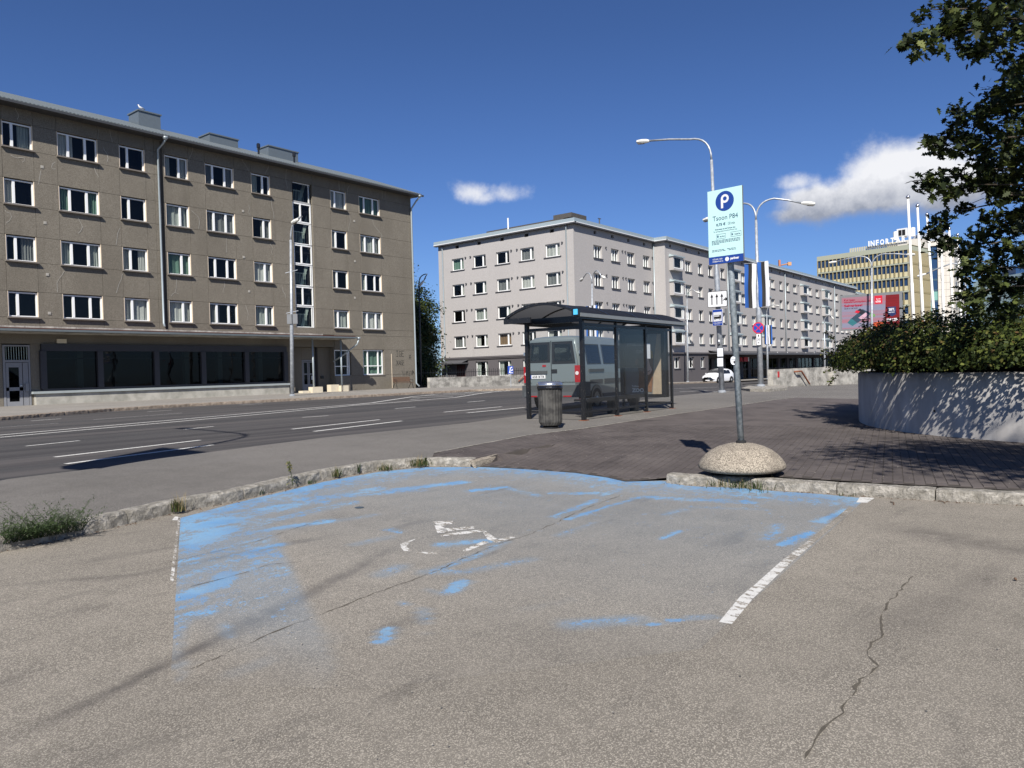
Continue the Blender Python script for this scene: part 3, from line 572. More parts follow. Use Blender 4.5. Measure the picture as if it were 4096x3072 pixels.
msk = m.mr(th, -.10, .14); msk = m.mr(m.math('SUBTRACT', m.math('SUBTRACT', m.math('MULTIPLY', msk, 1.25), m.math('MULTIPLY', st_, .66)), m.math('MULTIPLY', m.mr(m.noise(34, 6, .75), .47, .60), .65)), .10, .5)
blue = m.mix(m.mr(m.noise(2, 5), .35, .7), (.085, .255, .50), (.17, .36, .56))
haze_ = m.mix(m.math('MULTIPLY', m.mr(a_, .12, .6), .50), lc, (.17, .23, .29))
patch = m.mr(m.noise(1.1, 5, .6), .3, .7, .50, .84); m.col(m.mix(m.math('MULTIPLY', msk, patch), haze_, blue)).bump(st_, .45, .006)
me.materials.append(m.m); o = bpy.data.objects.new('bay_paint', me); COL.objects.link(o); o.parent = lot
# ---- white bay line, symbol and ticks with the same kind of wear
def wearmat(name, thr):  # white paint chipped down to the asphalt
    m = MT(name, .75, .3); lc, st_ = lot_colour(m)
    nn = m.math('ADD', m.math('MULTIPLY', m.noise(9, 6, .65, m.map((2.2, .8, 1), (0, 0, math.radians(20)))), .6), m.math('MULTIPLY', m.noise(60, 4, .7), .4)); msk = m.mr(nn, thr-.02, thr+.025)
    m.col(m.mix(msk, lc, (.56, .55, .52))).bump(st_, .4, .005); return m.m
M_W1 = wearmat('white_paint_good', .455); M_WS = wearmat('white_paint_symbol', .49); M_W2 = wearmat('white_paint_worn', .53); M_W3 = wearmat('white_paint_ghost', .6)
def wpoly(px, mat, name='white_line', dz=.0062): sheet(name, P2(px), dz, mat, lot)
wpoly([(2876, 2492), (2928, 2500), (3010, 2400), (3060, 2352), (3016, 2345), (2960, 2390)], M_W1); wpoly([(3016, 2345), (3060, 2352), (3160, 2257), (3122, 2250)], M_W1)
wpoly([(3122, 2250), (3160, 2257), (3260, 2172), (3232, 2165)], M_W2); wpoly([(3232, 2165), (3258, 2172), (3420, 2035), (3398, 2028)], M_W3); wpoly([(3440, 1990), (3498, 1994), (3470, 2013), (3425, 2012)], M_W1)
wpoly([(722, 2074), (712, 2073), (680, 2330), (694, 2330)], M_W2); wpoly([(700, 2068), (688, 2083), (720, 2084), (722, 2070)], M_W1)
for q in ([(1730, 2088), (1812, 2086), (1808, 2098), (1770, 2106), (1745, 2100)], [(1738, 2104), (1765, 2104), (1800, 2132), (1750, 2134)], [(1750, 2118), (1895, 2108), (1897, 2117), (1820, 2124), (1790, 2130)], [(1760, 2140), (1930, 2120), (1935, 2130), (1900, 2134), (1765, 2148)],
          [(1925, 2122), (1945, 2128), (1990, 2160), (2050, 2148), (2062, 2152), (1985, 2174), (1950, 2160)], [(1935, 2166), (1955, 2172), (1870, 2208), (1845, 2206)], [(1602, 2190), (1640, 2170), (1625, 2190), (1650, 2208), (1615, 2206)], [(1600, 2178), (1680, 2152), (1640, 2170), (1605, 2188)], [(1660, 2210), (1748, 2212), (1745, 2220), (1668, 2217)]):
    wpoly(q, M_WS, 'wheelchair_symbol')
# ---- cracks
m = MT('crack_filling', .95, .1); m.col(m.mix(m.noise(40), (.035, .030, .025), (.15, .135, .11))); M_CRACK = m.m
def crack(px, w, jit=.02, name='crack', dz=.0070):
    P = [Vector(G(x, y)) for x, y in px]; pts = []
    for p, q in zip(P, P[1:]):
        n = max(2, int((q-p).length/.05))
        for i in range(n):
            c_ = p.lerp(q, i/n); c_.x += random.uniform(-jit, jit); c_.y += random.uniform(-jit, jit); c_.z = g(c_.x, c_.y)+dz; pts.append(c_)
    B().ribbon(pts, [w*max(.05, random.gauss(.6, .45)) for _ in pts], UPZ, 0).build(name, M_CRACK, lot)
crack([(2480, 1985), (2330, 2040), (2240, 2085), (2120, 2140), (1990, 2180), (1870, 2230), (1740, 2290), (1600, 2340), (1440, 2400), (1300, 2455), (1100, 2530), (900, 2620), (720, 2700)], .009, .011)
crack([(3650, 2310), (3560, 2410), (3520, 2480), (3530, 2540), (3480, 2590), (3475, 2630), (3520, 2670), (3440, 2720), (3400, 2790), (3370, 2860), (3280, 2940), (3200, 3072)], .013, .012)
crack([(640, 2260), (900, 2200), (1020, 2170), (1260, 2090), (1380, 2070)], .007, .006); crack([(760, 2350), (960, 2300), (1080, 2260), (1340, 2240)], .007, .006)
# scattered dirt along the kerb foot
b = B()
for foot in (KB, [KB[-1], KC2], KR):
    for p, q in zip(foot, foot[1:]):
        n = int((Vector(q)-Vector(p)).length/.03)
        d = (Vector(q)-Vector(p)).normalized(); nn = Vector((d.y, -d.x))
        for i in range(n):
            t = random.random(); o_ = abs(random.gauss(0, .035)); X, Y = p[0]+(q[0]-p[0])*t+nn.x*o_, p[1]+(q[1]-p[1])*t+nn.y*o_; r_ = random.uniform(.004, .014); z = g(X, Y)+.006
            a = random.uniform(0, 6.3); b.add([(X+math.cos(a+k*2.1)*r_, Y+math.sin(a+k*2.1)*r_, z) for k in range(3)]+[(X, Y, z+r_*.7)], [(0, 1, 3), (1, 2, 3), (2, 0, 3)])
b.build('gutter_grit', M_DIRT, None, kind='stuff', label='brown grit gathered along the foot of the kerb', category='grit')
b = B()
for i in range(900):      # loose grains on the asphalt and pavers
    x, y = random.uniform(1.5, 12), random.uniform(-1, 8); r_ = random.uniform(.003, .008); pav = inside(x, y, PAVPOLY)
    if not (pav or inside(x, y, lotp)): continue
    z = g(x, y)+(hp(x, y) if pav else .012); a = random.uniform(0, 6.3); b.add([(x+math.cos(a+k*2.1)*r_, y+math.sin(a+k*2.1)*r_, z) for k in range(3)]+[(x, y, z+r_*.9)], [(0, 1, 3), (1, 2, 3), (2, 0, 3)])
b.build('loose_gravel', M_KERB, None, kind='stuff', label='pale grains of gravel strewn over paving and asphalt', category='gravel')
# ================================================================== WINDOWS AND WALLS
_wc = {}
def frame_mesh(w, h, mull, trans=None, ft=.075, mt=.13, d=.09):
    """white frame in local x (0..w), z (0..h), y inwards"""
    k = (round(w, 2), round(h, 2), tuple(mull), trans, ft, mt)
    if k in _wc: return _wc[k]
    b = B(); b.box(0, ft, 0, d, 0, h).box(w-ft, w, 0, d, 0, h).box(ft, w-ft, 0, d, 0, ft).box(ft, w-ft, 0, d, h-ft, h)
    ed = [ft]+[x for m_ in mull for x in (m_*w-mt/2, m_*w+mt/2)]+[w-ft]
    for m_ in mull: b.box(m_*w-mt/2, m_*w+mt/2, -.012, d-.002, ft, h-ft)
    panes = []
    for i in range(0, len(ed), 2):
        if trans: b.box(ed[i], ed[i+1], .003, d-.005, trans*h-.03, trans*h+.03); panes += [(ed[i], ed[i+1], ft, trans*h-.03), (ed[i], ed[i+1], trans*h+.03, h-ft)]
        else: panes.append((ed[i], ed[i+1], ft, h-ft))
    me = bpy.data.meshes.new('window'); me.from_pydata(b.v, [], b.f); me.materials.append(M_WHITE); _wc[k] = (me, panes); return _wc[k]
_qc = {}
def quad_mesh(name, mat):
    k = (name, mat.name)
    if k not in _qc:
        me = bpy.data.meshes.new(name); me.from_pydata([(0, 0, 0), (1, 0, 0), (1, 0, 1), (0, 0, 1)], [], [(0, 1, 2, 3)]); me.materials.append(mat); _qc[k] = me
    return _qc[k]
def curtain_mat(name, a, k=.8):
    m = MT(name, .9, .1); v = m.noise(1, 3, .5, m.map((22, 22, .5))); m.col(m.mix(m.mr(v, .3, .7), tuple(x*.6 for x in a), a)); return m.m
CURT = [curtain_mat('pale_curtain', (.46, .50, .47)), curtain_mat('lace_curtain', (.62, .63, .60)), curtain_mat('grey_curtain', (.26, .27, .27)), curtain_mat('green_curtain', (.18, .30, .24)), curtain_mat('brown_curtain', (.30, .20, .12)), curtain_mat('night_curtain', (.09, .10, .11))]
def curtain_mesh(i, cx):
    k = ('cur', i, cx)
    if k not in _qc:
        b = B(); n = 14; rnd = random.Random(i*7+cx)
        v = [(j/n, .03*math.sin(j*1.9+i)+rnd.uniform(-.012, .012), z) for z in (0, 1) for j in range(n+1)]
        me = bpy.data.meshes.new('curtain'); me.from_pydata(v, [], [(j, j+1, n+2+j, n+1+j) for j in range(n)]); me.materials.append(CURT[i]); _qc[k] = me
    return _qc[k]
rw = random.Random(5)
def window(parent, loc, w, h, mull, rz=0, pane=None, trans=None, sill=None, curt=None, ft=.075, mt=.13, name='window', reveal=None):
    me, panes = frame_mesh(w, h, mull, trans, ft, mt)
    o = inst(me, name, parent, loc, rz=rz)
    for (a, c_, z0, z1) in panes: inst(quad_mesh('pane', pane or M_PANE), 'pane', o, (a, .04, z0), (c_-a, 1, z1-z0))
    if sill:
        ov, out, th, mat = sill; b = B(); b.box(-ov, w+ov, -out, -.002, -th, -.004); k = ('sill', round(w, 2), sill[:3], mat.name)
        if k not in _qc: me2 = bpy.data.meshes.new('sill'); me2.from_pydata(b.v, [], b.f); me2.materials.append(mat); _qc[k] = me2
        inst(_qc[k], 'sill', o)
    if curt is None: curt = rw.choice([0, 1, 1, 2, 2, 0, 4, 3, 5, -1, -1, 1, -1])
    if curt >= 0:
        st = rw.random()
        segs = [(0.02, .98)] if st < .45 else [(.02, .42)] if st < .7 else [(.55, .98)] if st < .85 else [(.02, .3), (.7, .98)]
        for a, c_ in segs: inst(curtain_mesh(curt, rw.randrange(3)), 'curtain', o, (a*w, .17, .05), ((c_-a)*w, 1, h-.1))
    return o
def holed(b, o, eu, n_in, us, zs, hole, t):
    """front skin of a wall between grid lines us x zs, leaving cells where hole(u, z) open, with reveals t deep"""
    o, eu, n_in = Vector(o), Vector(eu), Vector(n_in); ez = UPZ
    P = lambda u, z, d=0: o+eu*u+ez*z+n_in*d
    H = {}
    for i in range(len(us)-1):
        for j in range(len(zs)-1): H[i, j] = hole((us[i]+us[i+1])/2, (zs[j]+zs[j+1])/2)
    for i in range(len(us)-1):
        for j in range(len(zs)-1):
            a, c_, z0, z1 = us[i], us[i+1], zs[j], zs[j+1]
            if not H[i, j]: b.add([P(a, z0), P(c_, z0), P(c_, z1), P(a, z1)], [(0, 1, 2, 3)]); continue
            if not H.get((i-1, j), False): b.add([P(a, z0), P(a, z1), P(a, z1, t), P(a, z0, t)], [(0, 1, 2, 3)])
            if not H.get((i+1, j), False): b.add([P(c_, z0), P(c_, z0, t), P(c_, z1, t), P(c_, z1)], [(0, 1, 2, 3)])
            if not H.get((i, j-1), False): b.add([P(a, z0), P(a, z0, t), P(c_, z0, t), P(c_, z0)], [(0, 1, 2, 3)])
            if not H.get((i, j+1), False): b.add([P(a, z1), P(c_, z1), P(c_, z1, t), P(a, z1, t)], [(0, 1, 2, 3)])
    return b
# ================================================================== BUILDING A (grey panel block)
YA = 42.0; OA = (5, YA, .2)
A = thing('apartment_block', OA, 'brown grey panel block with patched cracks, white windows and a shop under a long canopy', 'apartment block')
def pA(b, name, mat, **k): return b.build(name, mat, A, **k)
wins = [(13.19, 14.57, 'L'), (15.64, 17.65, '3'), (18.71, 20.13, 'L'), (21.20, 22.63, 'R'), (23.64, 25.55, '3'), (26.70, 28.08, 'R'), (32.77, 34.18, 'l'), (35.28, 37.26, '3')]
wins += [(10.2, 12.2, '3'), (7.4, 8.8, 'L')]
ROWS = [4.76, 7.51, 10.28, 13.06]; WH = 1.29
XS = sorted([5.0, 40.4, 29.72, 31.28, 20.62, 21.10]+[x for w_ in wins for x in w_[:2]])
ZS = [4.30]+[z for r_ in ROWS for z in (r_, r_+WH)]+[15.25]
def isA(x, z):
    for a, c_, t in wins:
        if a < x < c_ and any(r_ < z < r_+WH for r_ in ROWS): return True
    if 29.72 < x < 31.28 and 4.7 < z < 14.36: return True
    return False
gp = .007
for i in range(len(XS)-1):
    for j in range(len(ZS)-1):
        x0, x1, z0, z1 = XS[i], XS[i+1], ZS[j], ZS[j+1]; xm, zm = (x0+x1)/2, (z0+z1)/2
        if isA(xm, zm): continue
        dy = random.uniform(-.006, .006); rec = .25 if (20.9 < xm < 21.15) and False else 0
        pA(B(OA).box(x0+gp, x1-gp, YA-.02+dy, YA+.3, z0+gp, z1-gp), 'wall_panel', M_PANEL)
# lower right wall: panels down to the pavement
XR = [32.77, 34.18, 35.28, 37.26, 40.4]; ZR = [.2, 1.46, 3.30, 4.30]
for i in range(4):
    for j in range(3):
        if i in (0, 2) and j == 1: continue
        pA(B(OA).box(XR[i]+gp, XR[i+1]-gp, YA-.02, YA+.3, ZR[j]+gp, ZR[j+1]-gp), 'wall_panel', M_PANEL)
b = B(OA)   # joint backing strips, dark, set behind the panel faces
for i in range(len(XS)-1):
    for j in range(len(ZS)-1):
        if not isA((XS[i]+XS[i+1])/2, (ZS[j]+ZS[j+1])/2): b.box(XS[i]+.03, XS[i+1]-.03, YA+.302, YA+.36, ZS[j]+.03, ZS[j+1]-.03)
for x in XS[1:-1]:
    if x not in (29.72, 31.28):
        for z0, z1 in zip(ZS, ZS[1:]):
            if not (isA(x-.1, (z0+z1)/2) or isA(x+.1, (z0+z1)/2)): b.box(x-gp-.004, x+gp+.004, YA+.02, YA+.25, z0, z1)
for z in ZS[1:-1]:
    for x0, x1 in zip(XS, XS[1:]):
        xm = (x0+x1)/2
        if not (isA(xm, z-.1) or isA(xm, z+.1)): b.box(x0+gp, x1-gp, YA+.022, YA+.25, z-gp-.004, z+gp+.004)
pA(b, 'panel_joint', M_SEAM)
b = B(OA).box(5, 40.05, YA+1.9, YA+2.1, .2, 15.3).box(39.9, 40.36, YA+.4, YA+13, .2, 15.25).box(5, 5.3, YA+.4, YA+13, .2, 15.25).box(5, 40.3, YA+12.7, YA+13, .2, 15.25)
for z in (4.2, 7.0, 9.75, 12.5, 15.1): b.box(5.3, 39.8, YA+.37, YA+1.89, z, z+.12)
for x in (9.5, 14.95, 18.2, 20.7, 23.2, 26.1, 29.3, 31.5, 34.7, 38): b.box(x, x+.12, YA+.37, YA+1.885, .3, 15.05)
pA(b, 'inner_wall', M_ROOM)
MU = {'L': [.33], 'R': [.63], 'l': [.31], '3': [.27, .70]}
for a, c_, t in wins:
    for r_ in ROWS:
        window(A, (a+.045-OA[0], .085, r_+.03-OA[2]), c_-a-.09, WH-.07, MU[t], ft=.06, mt=.115, sill=(.08, .25, .075, M_SILL))
        B(OA).box(a+.013, a+.045, YA-.012, YA+.11, r_+.014, r_+WH-.014).box(c_-.045, c_-.013, YA-.012, YA+.11, r_+.014, r_+WH-.014).build('window_reveal', M_REV, A, kind='stuff')
b = B(OA)
# stair glazing
for k in range(4):
    z0 = 4.72+k*2.77
    for q in range(2):
        if k == 3 and q == 1: window(A, (29.78-OA[0], .1, 13.04-OA[2]), 1.44, 1.30, [], mt=.08, curt=-1, ft=.05, name='stair_window')
        elif q == 1: window(A, (29.78-OA[0], .1, z0+1.47-OA[2]), 1.44, 1.27, [.42], mt=.09, curt=-1, name='stair_window')
        else: window(A, (29.78-OA[0], .1, z0+.03-OA[2]), 1.44, 1.40, [.9], mt=.03, curt=-1, ft=.05, name='stair_window')
    b.box(29.85, 31.2, YA+.75, YA+.80, z0+.95, z0+1.0)
    for q in range(11): b.box(29.9+q*.12, 29.925+q*.12, YA+.76, YA+.785, z0+.25, z0+.95)
    b.obox((30.75, YA+.9, z0+.2), (1, 0, 0), (0, 1, 0), (.35, 0, 1), 0, .25, 0, .05, 0, 2.3)
    b.box(29.8, 31.25, YA+.6, YA+1.3, z0+.05, z0+.16)
pA(b, 'stair_railing', M_PALE)
# crack filler ribbons
rc = random.Random(11)
def squig(x, z, dx, dz, n=9, amp=.05, w=.045):
    ax = rc.uniform(-.12, .12); return [(x+dx*i/n+amp*rc.uniform(-1, 1)+ax*math.sin(i/n*3.1), YA-.03, z+dz*i/n) for i in range(n+1)]
b = B(OA)
for px in [[(60, 420), (62, 440), (72, 455), (74, 468), (68, 478)], [(42, 620), (56, 628), (70, 632), (84, 630), (98, 633), (97, 643), (88, 649)], [(222, 648), (210, 655), (206, 668), (210, 675), (222, 676)], [(163, 683), (159, 705), (154, 737)], [(390, 492), (392, 520), (391, 555)], [(437, 500), (442, 540), (450, 570)],
           [(413, 588), (418, 602), (428, 615), (432, 635), (427, 650)], [(376, 668), (384, 690), (395, 709)], [(312, 870), (322, 890), (330, 908), (322, 925), (312, 934)], [(20, 840), (24, 848), (42, 853), (46, 868), (38, 882), (24, 892)], [(479, 912), (470, 935), (468, 955), (464, 980)], [(766, 842), (780, 855), (795, 870), (798, 890), (794, 916)],
           [(772, 578), (768, 610), (758, 632), (750, 650)], [(965, 625), (972, 648), (985, 665), (995, 685)], [(1070, 645), (1076, 665), (1068, 680), (1060, 695)], [(1151, 665), (1144, 690), (1143, 720), (1150, 755)], [(1084, 800), (1088, 830), (1094, 850), (1096, 875)], [(995, 820), (998, 835), (992, 850), (1003, 862)],
           [(905, 950), (906, 980), (905, 1010)], [(1080, 975), (1090, 990), (1086, 1010), (1090, 1018)], [(1354, 712), (1356, 740), (1357, 760)], [(1398, 742), (1390, 755), (1388, 780)], [(1528, 755), (1529, 795)], [(1541, 755), (1540, 800)], [(1395, 850), (1402, 880), (1395, 910), (1393, 925)], [(1490, 880), (1495, 900), (1515, 925), (1527, 940), (1526, 1000)],
           [(257, 1085), (248, 1100), (236, 1115), (228, 1130), (230, 1168)], [(490, 1095), (486, 1115), (476, 1135), (465, 1172)], [(706, 1115), (705, 1150), (700, 1170), (690, 1175), (684, 1185)], [(700, 1170), (715, 1176)], [(898, 1125), (899, 1145), (893, 1158), (892, 1170)], [(1128, 1145), (1132, 1165), (1142, 1180), (1141, 1193)], [(982, 1220), (988, 1240), (993, 1255), (989, 1280)]]:
    b.ribbon([onY(x, y, YA-.03) for x, y in px], [.016+.012*rc.random() for _ in px], (0, -1, 0), .004)
pA(b, 'crack_filler', M_SEAL)
# roof, gutter, eave
b = B(OA).add([(4.5, 41.30, 15.18), (41.05, 41.30, 15.18), (41.05, 48.2, 17.75), (4.5, 48.2, 17.75), (41.05, 55.2, 15.2), (4.5, 55.2, 15.2), (4.5, 41.30, 15.12), (41.05, 41.30, 15.12), (41.05, 55.2, 15.14), (4.5, 55.2, 15.14)], [(0, 1, 2, 3), (3, 2, 4, 5), (0, 6, 7, 1), (6, 9, 8, 7), (1, 7, 8, 4, 2)])
pA(b, 'roof', M_AROOF)
b = B(OA)
for k in range(200):       # corrugation ribs of the roof sheet
    x = 4.6+k*.182; b.obox((x, 41.28, 15.195), (1, 0, 0), Vector((0, 6.78, 2.53)).normalized(), Vector((0, -2.53, 6.78)).normalized(), -.045, .045, -.03, 7.2, 0, .035)
pA(b, 'roof_rib', M_AROOF, kind='stuff')
pA(B(OA).box(4.5, 41.0, 41.14, 41.29, 15.02, 15.13).box(4.5, 40.9, 41.31, YA+.0, 15.05, 15.09), 'gutter', M_GUT)
for x0, x1, y0, z1 in ((21.85, 23.2, 46.2, 17.95), (26.45, 28.5, 46.2, 17.6), (30.85, 33.3, 46.2, 17.75)):
    ch = pA(B(OA).box(x0, x1, y0, y0+1.3, 16.3, z1), 'chimney', M_CHIM); B(OA).box(x0-.06, x1+.06, y0-.06, y0+1.36, z1, z1+.08).build('cap', M_CHIM, ch)
for x in (28.95, 31.75):
    ven = pA(B(OA).lathe([(.10, 0), (.09, .1), (.065, .15), (.065, .55), (.12, .62), (.12, .85), (.08, .9)], (x, 44.5, 16.25), 10), 'vent_pipe', M_BLACK)
# downpipes
pA(B(OA).lathe([(.06, 0), (.16, .12), (.16, .2)], (20.93, 41.22, 14.88), 10).tube([(20.93, 41.22, 14.91), (20.93, 41.5, 14.75), (20.80, 41.84, 14.45), (20.80, 41.84, 4.7), (20.80, 41.72, 4.5)], .06, 8), 'downpipe', M_PIPE, smooth=True)
pA(B(OA).lathe([(.06, 0), (.16, .12), (.16, .2)], (40.6, 41.22, 14.88), 10).tube([(40.6, 41.22, 14.91), (40.55, 41.5, 14.7), (40.30, 41.84, 14.1), (40.30, 41.84, .75), (40.42, 41.62, .5)], .065, 8), 'downpipe', M_PIPE, smooth=True)
pA(B(OA).box(20.98, 21.08, YA-.035, YA-.028, 4.4, 15.0), 'expansion_gap', M_SEAM)
# canopy
b = B(OA).box(5, 33.2, 40.3, YA-.03, 3.95, 4.10); pA(b, 'canopy', M_CONC)
pA(B(OA).box(5, 33.25, 40.27, 41.7, 4.104, 4.15).box(5, 31.5, 41.72, YA-.025, 4.104, 4.34), 'canopy_flashing', simple('brown_flashing', (.10, .045, .035), .7, .3, var=.4, sc=3))
pA(B(OA).box(5, 33.3, 40.12, 40.265, 3.98, 4.08), 'canopy_gutter', M_GUTL)
pA(B(OA).box(5, 31.5, 41.55, 41.715, 4.2, 4.32), 'ledge', M_CONC)
pA(B(OA).lathe([(.06, 0), (.14, .1), (.14, .18)], (33.42, 40.2, 3.88), 10).tube([(33.42, 40.2, 3.9), (33.38, 40.3, 3.6), (32.9, 41.2, 2.9), (32.45, 41.75, 2.45)], .055, 8), 'canopy_downpipe', M_PIPE, smooth=True)
# shop front
b = B(OA).box(5, 11.3, YA, YA+.3, .2, 3.97).box(11.3, 32.76, YA, YA+.3, 3.46, 3.97).box(14.1, 14.55, YA+.01, YA+.3, .2, 3.45).box(28.85, 29.5, YA+.01, YA+.3, .2, 3.45)
b.box(29.5, 30.42, YA+.5, YA+.8, .2, 3.45).box(31.62, 32.76, YA+.5, YA+.8, .2, 3.45).box(30.43, 31.61, YA+.5, YA+.8, 2.62, 3.45).box(32.72, 32.76, YA+.01, YA+.49, .2, 3.45); pA(b, 'ground_floor_wall', M_PANEL)
pA(B(OA).box(14.2, 28.85, 41.72, 42.3, .2, .96), 'plinth', M_PLINTH); pA(B(OA).box(14.05, 28.95, 41.62, 42.32, .962, 1.08), 'shop_sill', simple('shop_sill_board', (.30, .33, .33), .7, .3))
ms = [14.62, 17.33, 20.33, 23.1, 25.93, 28.72]
sf = B(OA).box(14.56, 28.84, 41.86, 42.1, 3.10, 3.455).box(14.56, 28.84, 41.88, 42.1, 1.082, 1.2)
for x in ms: sf.box(x-.14, x+.14, 41.80, 42.1, 1.2, 3.10)
sfo = pA(sf, 'shop_front', M_SHOPF)
for x0, x1 in zip(ms, ms[1:]):
    B(OA).add([(x0+.14, 41.98, 1.2), (x1-.14, 41.98, 1.2), (x1-.14, 41.98, 3.1), (x0+.14, 41.98, 3.1)], [(0, 1, 2, 3)]).build('pane', M_SHOPG, sfo)
    B(OA).box(x0+.14, x1-.14, 42.0, 42.05, 2.70, 2.76).build('transom', M_SHOPF, sfo)
for x in (16.6, 20.6, 22.5, 24.6, 27.4): pA(B(OA).box(x, x+.3, 42.9, 43.2, 1.1, 3.45), 'inner_pillar', simple('shop_pillar', (.20, .26, .24), .8, .2))
# entrance doors
dr = pA(B(OA).box(12.9, 13.0, 41.98, 42.1, .32, 3.4).box(14.0, 14.08, 41.98, 42.1, .32, 3.4).box(13.0, 14.0, 41.98, 42.1, 2.55, 2.66).box(13.0, 14.0, 41.98, 42.1, 3.32, 3.4), 'door_frame', M_DOORG)
b = B(OA).box(13.02, 13.72, 42.0, 42.05, .36, .62).box(13.02, 13.72, 42.0, 42.05, 1.15, 1.32).box(13.02, 13.72, 42.0, 42.05, 2.3, 2.53).box(13.02, 13.14, 42.0, 42.05, .62, 2.3).box(13.58, 13.72, 42.0, 42.05, .62, 2.3).box(13.75, 13.98, 42.0, 42.05, .36, 2.53); dd = pA(b, 'door', M_DOORG)
B(OA).add([(13.14, 42.03, .62), (13.58, 42.03, .62), (13.58, 42.03, 2.3), (13.14, 42.03, 2.3)], [(0, 1, 2, 3)]).build('pane', M_SHOPG, dd); B(OA).box(13.6, 13.68, 41.95, 42.0, 1.38, 1.42).build('handle', M_CHROME, dd)
b = B(OA)
for k in range(9): b.box(13.06+k*.11, 13.075+k*.11, 42.03, 42.045, 2.67, 3.31)
b.build('grille', M_PALE, dr)
pA(B(OA).box(11.3, 12.88, 42.0, 42.3, .2, 3.45), 'side_wall', M_PANEL); pA(B(OA).box(13.82, 13.96, 41.9, 41.98, 1.1, 1.5), 'mailbox', M_DOORG)
dr = pA(B(OA).box(30.43, 30.5, 42.52, 42.62, .32, 2.6).box(31.54, 31.61, 42.52, 42.62, .32, 2.6).box(30.5, 31.54, 42.52, 42.62, 2.52, 2.6), 'door_frame', M_DOORG)
for x0, x1 in ((30.52, 30.95), (30.98, 31.52)):
    d_ = pA(B(OA).box(x0, x0+.08, 42.53, 42.58, .34, 2.5).box(x1-.08, x1, 42.53, 42.58, .34, 2.5).box(x0+.08, x1-.08, 42.53, 42.58, .34, .95).box(x0+.08, x1-.08, 42.53, 42.58, 1.6, 1.68).box(x0+.08, x1-.08, 42.53, 42.58, 2.42, 2.5), 'door', M_DOORG)
    B(OA).add([(x0+.08, 42.56, .95), (x1-.08, 42.56, .95), (x1-.08, 42.56, 2.42), (x0+.08, 42.56, 2.42)], [(0, 1, 2, 3)]).build('pane', M_SHOPG, d_)
B(OA).box(31.18, 31.36, 42.505, 42.525, 1.25, 1.52).build('notice', M_PAPER, d_)
pA(B(OA).box(31.9, 32.12, 42.42, 42.5, 1.3, 1.5), 'intercom_box', M_BLACK)
for x in (30.15, 32.45): pA(B(OA).tube([(x, 40.9, .35), (x, 40.9, 3.97)], .06, 8), 'canopy_post', M_PIPE, smooth=True)
for x0, x1, y0, z1 in ((29.35, 29.9, 41.0, .55), (29.95, 30.75, 40.75, .78), (31.7, 32.35, 41.1, .88), (32.36, 32.85, 40.7, .8)): pA(B(OA).box(x0, x1, y0, y0+.45, .2, z1), 'concrete_block', M_CREAM)
# ground floor windows to the right
window(A, (32.8-OA[0], .1, 1.48-OA[2]), 1.33, 1.8, [.86], trans=.36, sill=(.06, .15, .06, M_SILL), curt=5, mt=.08); window(A, (35.33-OA[0], .1, 1.48-OA[2]), 1.88, 1.8, [.24, .76], trans=.36, sill=(.08, .16, .07, M_SILL), curt=3, mt=.08)
vm = pA(B(OA).box(7, 7.3, 41.9, 41.99, 3.55, 3.75).box(15.3, 15.75, 41.9, 41.99, 3.5, 3.72), 'wall_vent', M_CREAM)
pA(B(OA).tube([(37.95, 41.95, .3), (37.95, 41.95, 3.0)], .02, 6), 'cable_cover', M_REV)
for x, z in ((14.86, 12.3), (14.9, 9.5), (14.92, 6.9), (14.95, 4.95), (25.95, 8.9), (26.0, 11.75), (26.25, 6.8), (34.75, 12.35), (34.7, 9.5), (34.6, 6.9)): pA(B(OA).box(x, x+.14, YA-.045, YA-.03, z, z+.14).box(x+.03, x+.11, YA-.05, YA-.04, z+.03, z+.11), 'junction_cover', M_SEAL)
# graffiti: spray strokes on the wall
def strokes_on(b, segs, x0, z0, s, w): 
    for sg in segs: b.ribbon([(x0+u*s, YA-.022, z0+v*s) for u, v in sg], w, (0, -1, 0), .004)
b = B(OA)
strokes_on(b, [[(0, 1), (.5, 1.02)], [(.25, 1), (.22, 0)], [(0, 0), (.5, 0)], [(1.15, .9), (.8, 1), (.65, .5), (.8, 0), (1.15, .05), (1.15, .45), (.85, .45)], [(1.35, 1), (1.3, 0)], [(1.3, 1), (1.9, .98)], [(1.3, .5), (1.75, .5)], [(1.3, 0), (1.85, .02)]], 38.45, 2.80, .42, .035)
strokes_on(b, [[(0, 1), (.5, 0)], [(.5, 1), (0, 0), (.2, -.1)], [(.6, 0), (.85, 1), (1.1, 0)], [(.7, .4), (1.0, .4)], [(1.6, .9), (1.25, .9), (1.2, .1), (1.6, 0), (1.6, .5), (1.4, .5)], [(2.1, 1), (1.75, 1), (1.85, .5), (1.7, 0), (2.1, 0)], [(1.85, .5), (2.1, .5)]], 38.45, 2.15, .36, .035)
strokes_on(b, [[(0, 1), (.25, 0), (.5, 1), (.6, 0), (.85, .8), (1.05, 0), (1.2, .9)], [(1.35, 0), (1.4, 1), (1.7, .8), (1.4, .5)], [(1.8, 0), (1.83, .05)], [(2.0, 1), (1.98, 0), (2.3, 0)], [(2.4, 1), (2.6, 0), (2.85, 1)], [(2.95, 0), (3.0, 1.1), (3.35, .8), (3.0, .4)], [(3.0, 1.1), (3.5, .3)]], 39.0, 1.35, .36, .035)
strokes_on(b, [[(0, 0), (.5, 1)], [(.5, 0), (0, .9)], [(0, .5), (.6, .45)], [(.1, .9), (.5, .8)]], 39.75, 2.55, .4, .025)
pA(b, 'graffiti', M_INK)
